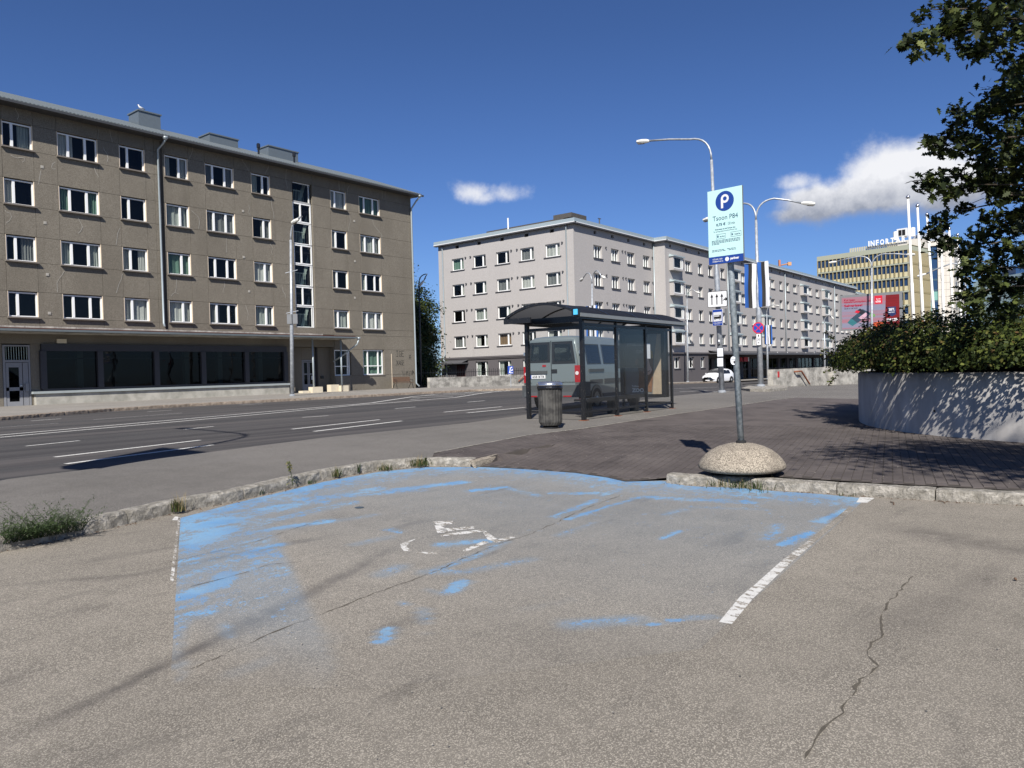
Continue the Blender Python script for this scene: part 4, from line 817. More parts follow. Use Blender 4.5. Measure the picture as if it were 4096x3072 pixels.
# ================================================================== BUILDING B (light grey renovated block)
OB = (60.4, 40.5, -.6); Bb = thing('apartment_block', OB, 'renovated light grey block with dark base and rows of boxed bay windows', 'apartment block')
BR = [4.17, 6.99, 9.82, 12.64]; BH = 1.28; Y1, Y2, XJ, XE = 40.5, 39.03, 76.4, 155.3
VZ = (15.0, 15.33)
bw, bd, fr_ = B(OB), B(OB), B(OB)
def bwin(b, loc, w, h, mull, rz=0, **k):
    window(Bb, (loc[0]-OB[0], loc[1]-OB[1], loc[2]-OB[2]), w, h, mull, rz, **k)
# gable (plane X = 60.4): u runs from Y = 58.6 down to 40.5
gw = [(56.6, 54.85), (53.44, 51.69), (50.26, 48.5), (47.06, 45.31), (43.9, 42.12)]
us = sorted([0, 58.6-40.5]+[58.6-y for w_ in gw for y in w_]+[58.6-(w_[0]-.62) for w_ in gw]+[58.6-(w_[0]-1.12) for w_ in gw]); zs = sorted([3.15, 15.5]+[z for r_ in BR for z in (r_, r_+BH)]+list(VZ))
inw = lambda u: any(58.6-w_[0] < u < 58.6-w_[1] for w_ in gw); inv = lambda u: any(58.6-(w_[0]-.62) < u < 58.6-(w_[0]-1.12) for w_ in gw)
holed(bw, (60.4, 58.6, 0), (0, -1, 0), (1, 0, 0), us, zs, lambda u, z: (inw(u) and any(r_ < z < r_+BH for r_ in BR)) or (inv(u) and VZ[0] < z < VZ[1]), .2)
for w_ in gw:
    for r_ in BR: bwin(None, (60.4+.16, w_[0]-.0, r_+.0), w_[0]-w_[1], BH, [.72], -math.pi/2, ft=.09, mt=.16, sill=(.16, .24, .09, M_BTRIM))
    B(OB).box(60.52, 60.58, w_[0]-1.12, w_[0]-.62, *VZ).build('vent_grille', M_DARK, Bb)
gfw = [(53.5, 51.77), (50.35, 48.6), (47.1, 45.4), (43.9, 42.2)]
us = sorted([0, 58.6-40.5, 58.6-56.4, 58.6-55.0]+[58.6-y for w_ in gfw for y in w_]); zs = [-.6, 1.04, 2.37, 2.62, 3.15]
holed(bd, (60.398, 58.6, 0), (0, -1, 0), (1, 0, 0), us, zs, lambda u, z: (any(58.6-w_[0] < u < 58.6-w_[1] for w_ in gfw) and 1.04 < z < 2.62) or (2.2 < u < 3.6 and z < 2.37), .22)
for w_ in gfw: bwin(None, (60.4+.16, w_[0], 1.04), w_[0]-w_[1], 1.58, [.75], -math.pi/2, mt=.1, curt=0)
fr_.box(60.55, 60.62, 55.0, 56.4, -.6, 2.37)
# long front, section one (Y = 40.5) and two (Y = 39.03)
s1 = [(63.95, 65.55), (67.3, 68.9), (70.6, 72.2), (74.05, 75.6)]
def front(Y, x0, x1, wl, bays, zb, zt, rows=BR, deep=.3, vents=True):
    vx = [(w_[0]+.1, w_[0]+.6) for w_ in wl+bays] if vents else []
    us = sorted([x0, x1]+[x for w_ in wl for x in w_]+[x for v_ in vx for x in v_]); us = sorted(set(us)); zs = sorted(set([zb, zt]+[z for r_ in rows for z in (r_, r_+BH)]+(list(VZ) if vents else [])))
    inw = lambda u: any(w_[0] < u < w_[1] for w_ in wl); inv = lambda u: any(v_[0] < u < v_[1] for v_ in vx)
    holed(bw, (0, Y, 0), (1, 0, 0), (0, 1, 0), us, zs, lambda u, z: (inw(u) and any(r_ < z < r_+BH for r_ in rows)) or (inv(u) and VZ[0] < z < VZ[1]), deep)
    for v_ in vx: B(OB).box(v_[0], v_[1], Y+.22, Y+.28, *VZ).build('vent_grille', M_DARK, Bb)
    for w_ in wl:
        for r_ in rows: bwin(None, (w_[0], Y+deep-.06, r_), w_[1]-w_[0], BH, [.36, .68] if w_[1]-w_[0] > 1.5 else [.5], ft=.07, mt=.10, sill=(.08, deep+.06, .09, M_BTRIM))
front(Y1, 60.4, XJ, s1, [], 3.15, 15.5)
s2 = [(81.4, 83.1), (84.9, 86.2), (87.8, 89.2), (91.5, 92.9), (98.3, 100.0), (101.8, 103.5), (109.5, 111.1), (113.0, 114.4), (116.1, 117.5), (119.2, 121.0), (126.8, 128.6), (130.5, 132.4), (138.2, 140.0), (142.0, 143.7), (145.2, 146.9), (148.2, 149.9)]
bays = [(77.4, 79.9), (94.2, 96.9), (105.2, 107.8), (122.6, 125.3), (134.0, 136.8), (151.4, 153.8)]
front(Y2, XJ, XE, s2, bays, 3.15, 15.5)
bw.add([(XJ, Y2, 3.15), (XJ, Y1, 3.15), (XJ, Y1, 15.5), (XJ, Y2, 15.5)], [(0, 3, 2, 1)])
front(Y2, XE+.02, 176, [(157.5, 159.2), (161.5, 163.2), (169.5, 171.2)], [], 3.15, 14.6, vents=False)
bw.box(60.45, 60.8, 58.2, 58.6, 3.2, 15.45).box(60.45, 176, 58.3, 58.6, -.6, 15.4)
bw.build('wall', M_BWALL, Bb)
# dark base of section one/two
us = [60.4, 64.0, 65.6, 67.3, 68.9, 70.6, 72.2, 74.05, 75.6, XJ]
holed(bd, (0, Y1-.002, 0), (1, 0, 0), (0, 1, 0), us, [-.9, 1.2, 2.6, 3.15], lambda u, z: 1.2 < z < 2.6 and any(w_[0] < u < w_[1] for w_ in s1), .25)
for w_ in s1: bwin(None, (w_[0], Y1+.2, 1.2), w_[1]-w_[0], 1.4, [.5], mt=.1, curt=5)
g2 = [(78.1, 79.6), (81.8, 83.3), (85.1, 86.3)]
us = sorted([XJ, 87.3]+[x for w_ in g2 for x in w_])
holed(bd, (0, Y2-.002, 0), (1, 0, 0), (0, 1, 0), us, [-1.2, 1.3, 2.6, 3.15], lambda u, z: 1.3 < z < 2.6 and any(w_[0] < u < w_[1] for w_ in g2), .3)
for w_ in g2: bwin(None, (w_[0], Y2+.24, 1.3), w_[1]-w_[0], 1.3, [.45], mt=.1, curt=5, sill=(.08, .32, .09, M_BTRIM))
bd.add([(XJ, Y2, -1), (XJ, Y1, -1), (XJ, Y1, 3.15), (XJ, Y2, 3.15)], [(0, 3, 2, 1)]); bd.add([(87.3, Y2, -1.2), (87.3, Y2+2.4, -1.2), (87.3, Y2+2.4, 3.15), (87.3, Y2, 3.15)], [(0, 1, 2, 3)])
bd.build('base_wall', M_BBASE, Bb)
B(OB).box(60.24, 60.396, 40.36, 58.7, 2.98, 3.15).box(60.30, 60.394, 40.42, 58.68, 2.86, 2.975).box(60.38, XJ-.02, Y1-.16, Y1-.004, 2.98, 3.15).box(XJ-.16, 87.6, Y2-.16, Y2-.004, 2.98, 3.15).build('string_course', M_BBASE, Bb)
B(OB).box(59.3, 60.38, 54.5, 57.9, 2.42, 2.56).add([(59.3, 54.5, 2.562), (59.3, 57.9, 2.562), (60.38, 57.9, 2.85), (60.38, 54.5, 2.85)], [(0, 1, 2, 3)]).build('door_canopy', M_BTRIM, Bb)
B(OB).box(60.53, 60.549, 55.05, 55.68, -.5, 2.3).box(60.53, 60.549, 55.72, 56.35, -.5, 2.3).build('door', simple('dark_red_door', (.06, .02, .018), .6, .3), Bb)
fr_.build('door_recess', M_DARK, Bb)
# interior
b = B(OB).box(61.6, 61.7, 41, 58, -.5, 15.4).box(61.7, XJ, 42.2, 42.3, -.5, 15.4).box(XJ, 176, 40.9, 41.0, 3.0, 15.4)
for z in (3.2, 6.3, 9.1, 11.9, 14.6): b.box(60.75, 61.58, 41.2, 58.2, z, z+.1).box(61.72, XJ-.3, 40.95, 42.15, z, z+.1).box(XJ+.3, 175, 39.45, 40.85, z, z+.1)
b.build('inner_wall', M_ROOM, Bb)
# eaves: soffit, gutter line and sheet parapet
def eave(b1, b2, b3, o, eu, n_out, u0, u1, z, ov=.42, e0=0, e1=0):
    P = Vector(o); b1.obox(P, eu, n_out, UPZ, u0-e0, u1+e1, .0, ov, z, z+.10); b2.obox(P, eu, n_out, UPZ, u0-e0, u1+e1, ov-.07, ov+.03, z+.102, z+.17); b3.obox(P, eu, n_out, UPZ, u0-e0, u1+e1, -.3, ov-.02, z+.172, z+.52)
e1_, e2_, e3_ = B(OB), B(OB), B(OB)
eave(e1_, e2_, e3_, (60.4, 58.6, 0), (0, -1, 0), (-1, 0, 0), 0, 18.1, 15.5, e0=.3, e1=.42)
eave(e1_, e2_, e3_, (0, Y1, 0), (1, 0, 0), (0, -1, 0), 60.4, XJ, 15.5, e0=0, e1=-.42); eave(e1_, e2_, e3_, (XJ, Y1, 0), (0, -1, 0), (-1, 0, 0), 0, Y1-Y2, 15.501, e0=.42, e1=.42)
eave(e1_, e2_, e3_, (0, Y2, 0), (1, 0, 0), (0, -1, 0), XJ, XE, 15.5); eave(e1_, e2_, e3_, (0, Y2, 0), (1, 0, 0), (0, -1, 0), XE+.02, 176, 14.6)
e1_.build('soffit', M_BTRIM, Bb); e2_.build('gutter', M_SWH, Bb); e3_.build('parapet_sheet', M_ROOF, Bb)
B(OB).box(60.9, 175, 40.9, 58.3, 15.6, 15.9).build('roof', M_ROOFD, Bb)
for q in ((61.6, 66, 42.5, 52.5, 15.9, 16.55), (61.8, 64.5, 41.6, 43.8, 16.552, 17.0), (92, 100, 43, 47, 15.9, 16.6), (76, 79, 43, 46, 15.9, 16.7)): B(OB).box(*q).build('roof_box', M_ROOFD, Bb)
B(OB).tube([(61.0, 49.0, 15.9), (61.0, 49.0, 17.4)], .09, 8).build('flue', M_SWH, Bb); B(OB).tube([(69.2, 43, 15.9), (69.2, 43, 17.6)], .07, 8).box(68.95, 69.5, 42.95, 43.05, 17.6, 17.66).build('flue', M_BTRIM, Bb)
for pts in ([(60.25, 41.2, 15.45), (60.25, 41.25, 15.2), (60.33, 41.3, 15.0), (60.33, 41.3, 3.3), (60.15, 41.3, 2.9), (60.28, 41.3, 2.4), (60.28, 41.3, -.3)], [(60.25, 57.9, 15.45), (60.33, 57.9, 15.1), (60.33, 57.9, 3.5), (60.15, 58.0, 3.2), (60.15, 58.0, 2.9), (60.3, 57.7, 2.5), (60.3, 57.7, -.3)],
            [(XJ-.12, Y1-.14, 15.45), (XJ-.12, Y1-.14, -.6)], [(93.5, Y2-.14, 15.45), (93.5, Y2-.12, 3.4)], [(115.2, Y2-.14, 15.45), (115.2, Y2-.12, 3.4)], [(141.0, Y2-.14, 15.45), (141, Y2-.12, 3.4)]):
    B(OB).tube(pts, .075, 8).build('downpipe', M_PIPE, Bb, smooth=True)
# bay boxes
bay_mesh = None
for x0, x1 in bays:
    for r_ in BR:
        w_ = x1-x0; b = B(OB)
        b.box(x0, x1, Y2-.55, Y2-.003, r_-.24, r_-.02).box(x0, x0+.12, Y2-.5, Y2-.003, r_-.02, r_+BH).box(x1-.12, x1, Y2-.5, Y2-.003, r_-.02, r_+BH)
        o = b.build('bay_window', M_BWALL, Bb)
        B(OB).add([(x0-.12, Y2-.68, r_+BH+.002), (x1+.12, Y2-.68, r_+BH+.002), (x1+.12, Y2-.003, r_+BH+.002), (x0-.12, Y2-.003, r_+BH+.002), (x0-.12, Y2-.68, r_+BH+.14), (x1+.12, Y2-.68, r_+BH+.14), (x1-.1, Y2-.003, r_+BH+.36), (x0+.1, Y2-.003, r_+BH+.36)], [(0, 3, 2, 1), (0, 1, 5, 4), (4, 5, 6, 7), (1, 2, 6, 5), (0, 4, 7, 3)]).build('roof', M_ROOF, o)
        me, panes = frame_mesh(w_-.24, BH, [.82], None, .09, .09)
        f = inst(me, 'frame', o, (x0+.12-OB[0], Y2-.5-OB[1], r_-.015-OB[2]))
        for (a, c_, z0, z1) in panes: inst(quad_mesh('pane', M_PANE), 'pane', o, (x0+.12+a-OB[0], Y2-.46-OB[1], r_-.015+z0-OB[2]), (c_-a, 1, z1-z0))
        inst(curtain_mesh(5, 1), 'curtain', o, (x0+.3-OB[0], Y2-.1-OB[1], r_-OB[2]), (w_-.6, 1, BH))
for xx, yy in [(w_[0]+.35 if i % 2 else w_[0]-2.1, 0) for i, w_ in enumerate(gw)]:
    for r_ in BR: B(OB).lathe([(.09, 0), (.09, .12)], (60.39, xx-0, r_+BH-.05), 8, (-1, 0, 0)).build('wall_outlet', M_BTRIM, Bb)
for x in (66.2, 69.5, 70.1, 76.1, 80.9, 97.7, 109.0, 121.5, 132.9):
    for r_ in BR: B(OB).lathe([(.09, 0), (.09, .12)], (x, (Y1 if x < XJ else Y2)-.01, r_+BH-.05), 8, (0, -1, 0)).build('wall_outlet', M_BTRIM, Bb)
# shop ground floor behind a canopy
B(OB).box(87.3, 176, Y2-1.5, Y2-.004, 2.95, 3.08).add([(87.3, Y2-1.5, 3.082), (176, Y2-1.5, 3.082), (176, Y2-.004, 3.40), (87.3, Y2-.004, 3.40)], [(0, 1, 2, 3)]).box(87.3, 176, Y2-1.53, Y2-1.502, 2.86, 3.09).build('canopy', M_BTRIM, Bb)
for k in range(12): B(OB).box(103+k*4.2, 103.12+k*4.2, Y2-1.57, Y2-1.535, 3.1, 3.25).build('canopy_lamp', M_SWH, Bb)
b = B(OB).box(87.3, 176, 41.5, 41.7, 2.4, 3.1)
for x in (87.4, 93.4, 97.0, 103.2, 106, 118.5, 122.6, 127, 136, 150): b.box(x, x+.9, 41.3, 41.6, -1.2, 2.4)
b.box(106.9, 118.5, 41.35, 41.6, -1.2, -.25).build('shop_wall', M_BBASE, Bb)
b = B(OB)
for x in range(88, 175, 2): b.box(x, x+.1, 41.38, 41.44, -1.2, 2.4)
b.box(87.3, 176, 41.38, 41.43, .85, .95).build('shop_mullion', M_SHOPF, Bb)
B(OB).add([(87.3, 41.46, -1.2), (176, 41.46, -1.2), (176, 41.46, 2.4), (87.3, 41.46, 2.4)], [(0, 1, 2, 3)]).build('shop_glazing', M_SHOPG, Bb)
B(OB).box(87.3, 176, 43.2, 43.3, -1.2, 3.1).build('shop_interior', M_DARK, Bb)
sg = B(OB).box(97.8, 104.4, 40.6, 40.75, 1.92, 2.62).build('shop_sign', simple('sign_dark', (.03, .01, .012), .6, .3), Bb)
b = B(OB); text(b, 'SELVER', 97.9, 102.3, 1.98, 2.56, (0, 40.6, 0), (1, 0, 0), UPZ, (0, -1, 0), .01, .04); b.build('lettering', simple('sign_letters_red', (.55, .02, .03), .5, .3), sg)
B(OB).box(102.5, 103.9, 40.5, 40.598, 2.0, 2.6).build('red_panel', M_SRED, sg); B(OB).box(103.9, 104.3, 40.49, 40.599, 2.0, 2.6).build('white_panel', M_SWH, sg)
B(OB).tube([(80.4, Y2-.5, -.5), (80.4, Y2-.5, 2.1), (80.6, Y2-.5, 2.45), (81.2, Y2-.5, 2.3), (82.0, Y2-.4, 1.5)], .04, 6).build('ramp_rail', M_BLACK, Bb)
# trees' low wall between the blocks (underpass stairs) and its twin near the crossing
LW = (41.2, 41.3, .1); lw = thing('low_wall', LW, 'low stained concrete wall between the two apartment blocks', 'wall')
lwr = random.Random(3)
xx = 41.2
while xx < 63:
    L_ = lwr.uniform(1.6, 2.3); B(LW).box(xx+.006, xx+L_-.006, 41.3, 41.55, -.1-.018*(xx-41), 1.14+lwr.uniform(-.012, .012)).build('wall_slab', M_CONC, lw); xx += L_
B(LW).tube([(52.2, 41.22, .55), (52.9, 41.2, .95), (53.4, 41.2, 1.0)], .04, 6).build('handrail', M_RUST, lw)
B(LW).box(54.7, 55.0, 41.28, 41.297, .72, 1.1).build('notice_plate', M_REDP, lw)
p0, p1 = G(3094, 1549, .1), G(3317, 1540, .1); W2 = (p0.x, p0.y, p0.z-.1)
w2 = thing('low_wall', W2, 'rough concrete stair wall with rusty handrail beside the crossing', 'wall')
d = (p1-p0); d.z = 0; Lh = d.length; d.normalize(); nrm = Vector((-d.y, d.x, 0)); 
if nrm.dot(C-p0) > 0: nrm = -nrm
hh = at(3094, 1478, depth(p0)).z-p0.z
k = 0; n_ = 5
for i in range(n_): B(W2).obox(p0, d, nrm, UPZ, Lh*i/n_+.005, Lh*(i+1)/n_-.005, 0, .3, -.5, hh+.03*i/n_).build('wall_slab', M_CONC, w2)
B(W2).obox(p0+d*Lh, d, nrm, UPZ, .01, 1.2, -.25, .3, -.6, hh+.05).build('wall_slab', M_CONC, w2); B(W2).obox(p0+d*(Lh+1.2), d, nrm, UPZ, .01, 9, -.1, .3, -.9, hh+.05).build('wall_slab', M_CONC, w2)
B(W2).tube([p0+d*(Lh*.34)+UPZ*(hh*.82)-nrm*.02, p0+d*(Lh*.36)+UPZ*(hh*.84)-nrm*.18, p0+d*(Lh*.42)+UPZ*(hh*.84)-nrm*.18, p0+d*(Lh*.56)-nrm*.18+UPZ*.05], .045, 6).build('handrail', M_RUST, w2)
B(W2).obox(p0, d, nrm, UPZ, Lh*.07, Lh*.095, -.02, -.001, hh*.55, hh*.88).build('notice_plate', M_REDP, w2)
# ================================================================== STREET FURNITURE
def planeframe(tl, tr, h, dl, dr):
    """panel frame from the surveyed upper corners: origin lower left, ex along the width, nz towards the viewer"""
    a, c_ = at(*tl, dl), at(*tr, dr); ex = c_-a; ex.z = 0; w = ex.length; ex.normalize(); nz = Vector((ex.y, -ex.x, 0))
    return Vector((a.x, a.y, (a.z+c_.z)/2-h)), ex, UPZ, nz, w
def lumin(p, d, org, par, L=.62):
    """street light head starting at p and pointing along d"""
    d = Vector(d); d.z *= .6; d.normalize(); sd = d.cross(UPZ).normalized(); up = sd.cross(d)
    b = B(org); prof = [(0, .05, .03, .05), (.12, .09, .07, .07), (L*.55, .13, .08, .09), (L*.95, .11, .06, .07), (L, .07, .03, .04)]; v = []; f = []
    for x, w, t, l_ in prof:
        for yy, z in ((-w, -l_*.2), (-w*.8, t), (w*.8, t), (w, -l_*.2), (w*.6, -l_), (-w*.6, -l_)): v.append(Vector(p)+d*x+sd*yy+up*z)
    for i in range(len(prof)-1):
        for j in range(6): a = i*6+j; c_ = i*6+(j+1) % 6; f.append((a, c_, c_+6, a+6))
    f += [tuple(range(5, -1, -1)), tuple(24+j for j in range(6))]
    b.add(v, f); h = fixn(b.build('lamp_head', M_LEADW, par)); q = Vector(p)+d*(L*.68)-up*.06
    B(org).obox(q, d, sd, up, -L*.24, L*.22, -.07, .07, -.045, -.01).build('lamp_glass', M_LED, h)
def arc(p0, c1, p1, n=8): return [Vector(p0)*(1-t)**2+Vector(c1)*2*t*(1-t)+Vector(p1)*t*t for t in [i/n for i in range(n+1)]]
def lamp(base, top, heads, label, r=(.10, .055), bend=1.2, group='street lamps along the road', mat=None, sec=None):
    base, top = Vector(base), Vector(top); mat = mat or M_LAMP
    t = thing('street_lamp', base, label, 'street lamp', group)
    n_ = (top-base); mid = base.lerp(top, .5)
    B(base).tube([base, mid, mid.lerp(top, .06), top], [r[0], r[0]*.92, r[0]*.7, r[1]], 12).build('pole', mat, t, smooth=True)
    for hd in heads:
        hd = Vector(hd); h = hd-top; hor = Vector((h.x, h.y, 0)).normalized(); c1 = top+UPZ*bend*.75; p1 = top+UPZ*(bend*.75)+hor*bend*.7+UPZ*.05
        B(base).tube(arc(top, c1, p1)+[p1.lerp(hd, .5)+UPZ*.03, hd], r[1]*.72, 8).build('arm', mat, t, smooth=True); lumin(hd, (hd-p1), base, t)
    B(base).lathe([(r[0]*1.5, 0), (r[0]*1.5, .06), (r[0], .1)], base, 12).build('collar', mat, t)
    return t
M_FB = MT('flag_blue', .9, .1).col((.03, .10, .33)).m; M_FK = MT('flag_black', .9, .1).col((.035, .034, .033)).m; M_FW = MT('flag_white', .9, .1).col((.62, .62, .64)).m
def flag(o, ex, w, h, label, order=(0, 1, 2), amp=.035, group='tricolour banners on the lamp posts'):
    """vertical banner; o = lower corner at the pole side, ex along its width"""
    o, ex = Vector(o), Vector(ex).normalized(); nz = ex.cross(UPZ); t = thing('flag', o, label, 'flag', group); ms = [M_FB, M_FK, M_FW]
    for k, c_ in enumerate(order):
        v = []; f = []; nx, nzz = 5, 12
        for j in range(nzz+1):
            for i in range(nx+1):
                u = (k+i/nx)/3; z = j/nzz; v.append(o+ex*(u*w+.012*math.sin(z*5))+UPZ*(z*h-.02*math.sin(u*5))+nz*(amp*math.sin(u*8+z*2.2)*(1-.5*z)+.02*math.sin(z*9)))
        for j in range(nzz):
            for i in range(nx): a = j*(nx+1)+i; f.append((a, a+1, a+nx+2, a+nx+1))
        B(o).add(v, f).build(['blue_stripe', 'black_stripe', 'white_stripe'][c_], ms[c_], t, smooth=True)
    B(o).tube([o+UPZ*h-ex*.05, o+UPZ*h+ex*w], .014, 6).build('banner_rod', M_LAMP, t)
    return t
# --- lamp post with the lane and bus stop signs
b1 = G(2888, 1570, .1); d1 = depth(b1)
lamp(b1, at(2846, 640, d1), [at(2598, 563, d1+1.6)], 'tall single arm lamp carrying the lane arrow and bus stop signs', r=(.115, .06), bend=1.35)
lp = B(b1).lathe([(.15, 0), (.15, .02)], b1, 10)
p_ = at(2872, 1085, d1)
o, ex, ey, nz, w = planeframe((2829.4, 1170.5), (2908, 1158.3), .67, 31.7, 31.2)
sg = thing('lane_sign', o, 'white board with three straight arrows and one branching right', 'traffic sign')
rr = B(o)
def rrect(x0, x1, y0, y1, r_, n=4):
    out = []
    for cx_, cy_, a0 in ((x1-r_, y0+r_, -90), (x1-r_, y1-r_, 0), (x0+r_, y1-r_, 90), (x0+r_, y0+r_, 180)):
        for i in range(n+1): a = math.radians(a0+90*i/n); out.append((cx_+math.cos(a)*r_, cy_+math.sin(a)*r_))
    return out
def plate(o, ex, nz, poly, z, t, name, mat, par): return fixn(B(par.location).prism(poly, Vector(o)+Vector(nz)*z, ex, UPZ, Vector(nz)*t).build(name, mat, par))
bd_ = plate(o, ex, nz, rrect(0, w, 0, .67, .05), -.02, .02, 'board', M_INK, sg); plate(o, ex, nz, rrect(.02, w-.02, .02, .65, .04), .001, .004, 'face', M_SWH, sg)
for k, u in enumerate((.19, .40, .61)):
    a = [(u-.02, .11), (u+.02, .11), (u+.02, .42), (u+.06, .42), (u, .56), (u-.06, .42), (u-.02, .42)]; plate(o, ex, nz, [(x*w/.83, y) for x, y in a], .006, .004, 'arrow', M_INK, sg)
plate(o, ex, nz, [(.64*w/.83, .25), (.72*w/.83, .34), (.76*w/.83, .34), (.76*w/.83, .40), (.86*w/.83, .31), (.76*w/.83, .23), (.76*w/.83, .28), (.72*w/.83, .28)], .0065, .004, 'arrow', M_INK, sg)
o, ex, ey, nz, w = planeframe((2849.3, 1239.5), (2889.8, 1235.2), .685, 31.7, 31.3)
sg = thing('bus_stop_sign', o, 'blue bus stop sign with white field and black bus', 'traffic sign')
plate(o, ex, nz, rrect(0, w, 0, .685, .03), -.02, .02, 'back_plate', M_SWH, sg); plate(o, ex, nz, rrect(.012, w-.012, .012, .673, .025), .001, .004, 'blue_field', M_SBLUE, sg)
plate(o, ex, nz, [(.05, .18), (w-.04, .18), (w-.04, .57), (.05, .57)], .006, .003, 'white_field', M_SWH, sg)
plate(o, ex, nz, [(.08, .30), (.10, .29), (w-.09, .29), (w-.07, .31), (w-.07, .40), (w-.085, .445), (.10, .445), (.08, .39)], .010, .003, 'bus_symbol', M_INK, sg)
b = B(o)
for k in range(4): b.obox(o, ex, UPZ, nz, .11+k*.065, .16+k*.065, .38, .43, .0131, .0136)
b.build('bus_symbol_windows', M_SWH, sg)
for x in (.14, w-.13): fixn(B(o).lathe([(.032, 0), (.032, .004)], o+ex*x+UPZ*.288+nz*.0132, 12, nz).build('bus_symbol_wheel', M_INK, sg)); B(o).lathe([(.014, 0), (.014, .002)], o+ex*x+UPZ*.288+nz*.0173, 10, nz).build('bus_symbol_hub', M_SWH, sg)
b = B(o); text(b, 'VÕLLAMÄGI', .05, w-.05, .09, .145, o, ex, UPZ, nz, .0065, .02); text(b, '18 20 73', .10, w-.16, .035, .065, o, ex, UPZ, nz, .0065); b.build('lettering', M_SWH, sg)
plate(o, ex, nz, [(w+.0, .05), (w+.12, .03), (w+.12, .70), (w+.0, .69)], -.16, .02, 'side_panel', M_SBLK, sg)
M_TTL = simple('print_grey', (.05, .05, .055), .8, .1)
for k, (y0, lab) in enumerate(((1393.3, 'upper white timetable case on the sign lamp post'), (1433, 'lower white timetable case on the sign lamp post'))):
    o, ex, ey, nz, w = planeframe((2869, y0), (2892, y0-1), .345, 31.6, 31.45)
    t = thing('timetable', o, lab, 'timetable', 'timetable cases below the bus stop sign'); plate(o, ex, nz, rrect(-.012, w+.012, -.012, .357, .01), -.05, .05, 'case', M_BLACK, t); plate(o, ex, nz, rrect(0, w, 0, .345, .005), .001, .003, 'sheet', M_PAPER, t)
    for q in range(6):
        for rr_ in range(7): B(o).obox(o, ex, UPZ, nz, .03+(q % 3)*.07, .03+(q % 3)*.07+.035, .03+rr_*.018+(q//3)*.16, .036+rr_*.018+(q//3)*.16, .0042, .005).build('print_line', M_TTL, t) if rr_ % 2 == 0 else None
p_ = at(2877, 1378, d1-.115); fixn(B(p_).lathe([(.045, 0), (.045, .003)], p_, 12, -cf).build('sticker', M_INK, thing('sticker', p_, 'small round black sticker above the timetables', 'sticker'))); p_ = at(2876, 1363, d1-.115); s_ = thing('sticker', p_, 'small square white sticker above the round one', 'sticker'); B(p_).obox(p_, r0, UPZ, -fw, -.035, .035, -.04, .04, 0, .003).build('paper', M_PAPER, s_)
# --- lamp with two flags and the no stopping sign
b2 = G(3043, 1545, .2); d2 = depth(b2); tp = at(3024, 880, d2)
hL, hR = onZ(2852, 868, tp.z+.62), onZ(3205, 812, tp.z+.62)
lamp(b2, tp, [tp+(hL-tp).normalized()*min(4.6, (hL-tp).length), tp+(hR-tp).normalized()*min(4.6, (hR-tp).length)], 'double arm lamp with two flags and a no stopping sign', r=(.135, .06), bend=1.2)
for a, c_, lab, og in (((3026, 1230), (2980, 1230), 'striped flag on the bus side of the double arm lamp', (2, 1, 0)), ((3034, 1227), (3078, 1225), 'striped flag on the square side of the double arm lamp', (0, 1, 2))):
    p, q = at(*a, d2-.1), at(*c_, d2+(-.3 if c_[0] > 3030 else .2)); e = q-p; e.z = 0; flag(p, e, e.length, (1230-1052)*d2/F, lab, og)
p = at(3033, 1312, d2-.18); sg = thing('no_stopping_sign', p, 'round red and blue no stopping sign on the flag lamp', 'traffic sign'); nz = -fw
fixn(B(p).lathe([(.275, 0), (.275, .015)], p, 28, nz).build('rim', M_SRED, sg)); fixn(B(p).lathe([(.225, 0), (.225, .003)], p+nz*.016, 28, nz).build('blue_disc', M_SBLUE, sg))
for s_ in (1, -1): a = Vector(r0)*.7071+UPZ*.7071*s_; c_ = a.cross(nz); B(p).obox(p+nz*.02, a, c_, nz, -.235, .235, -.02, .02, 0, .003+.001*s_).build('red_bar', M_SRED, sg)
o, ex, ey, nz, w = planeframe((3024, 1335), (3043.5, 1334), .56, d2-.2, d2-.2)
sg = thing('distance_plate', o, 'white plate with arrow and 30 m below the round sign', 'traffic sign'); plate(o, ex, nz, rrect(0, w, 0, .56, .03), -.01, .01, 'rim', M_INK, sg); plate(o, ex, nz, rrect(.015, w-.015, .015, .545, .025), .001, .003, 'face', M_SWH, sg)
plate(o, ex, nz, [(w/2-.015, .38), (w/2+.015, .38), (w/2+.015, .45), (w/2+.045, .45), (w/2, .53), (w/2-.045, .45), (w/2-.015, .45)], .005, .003, 'arrow', M_INK, sg)
b = B(o); text(b, '30', .05, w-.05, .22, .34, o, ex, UPZ, nz, .006, .02); text(b, 'm', .07, w-.08, .08, .17, o, ex, UPZ, nz, .006, .02); b.build('lettering', M_INK, sg)
# --- the other lamps
b3 = G(1169, 1584, .12); d3 = depth(b3)
la = lamp(b3, at(1163, 960, d3), [at(1195, 876, d3-.5)], 'single arm lamp before the stair glazing of the brown block', r=(.11, .07), bend=1.5)
la.children[1].data.name = 'arm'
p = at(1170, 1275, d3-.12); B(b3).obox(p, r0, UPZ, fw, -.30, -.03, -.29, .26, -.05, .1).obox(p, r0, UPZ, fw, .03, .29, -.29, .26, -.05, .1).build('flag_holder_box', M_SBLK, la); q = at(1165, 1086, d3); B(b3).obox(q, (r0*.97+UPZ*.22), UPZ, fw, -.35, .37, -.015, .015, -.015, .015).obox(at(1168, 1248, d3), (r0*.97+UPZ*.18), UPZ, fw, -.35, .37, -.015, .015, -.015, .015).build('banner_bracket', M_LAMP, la)
b4 = G(2751, 1528, .12); d4 = depth(b4); lamp(b4, at(2748, 1195, d4), [at(2782, 1166, d4-1)], 'thin single arm lamp before the dark shop windows', r=(.12, .06), bend=1.2)
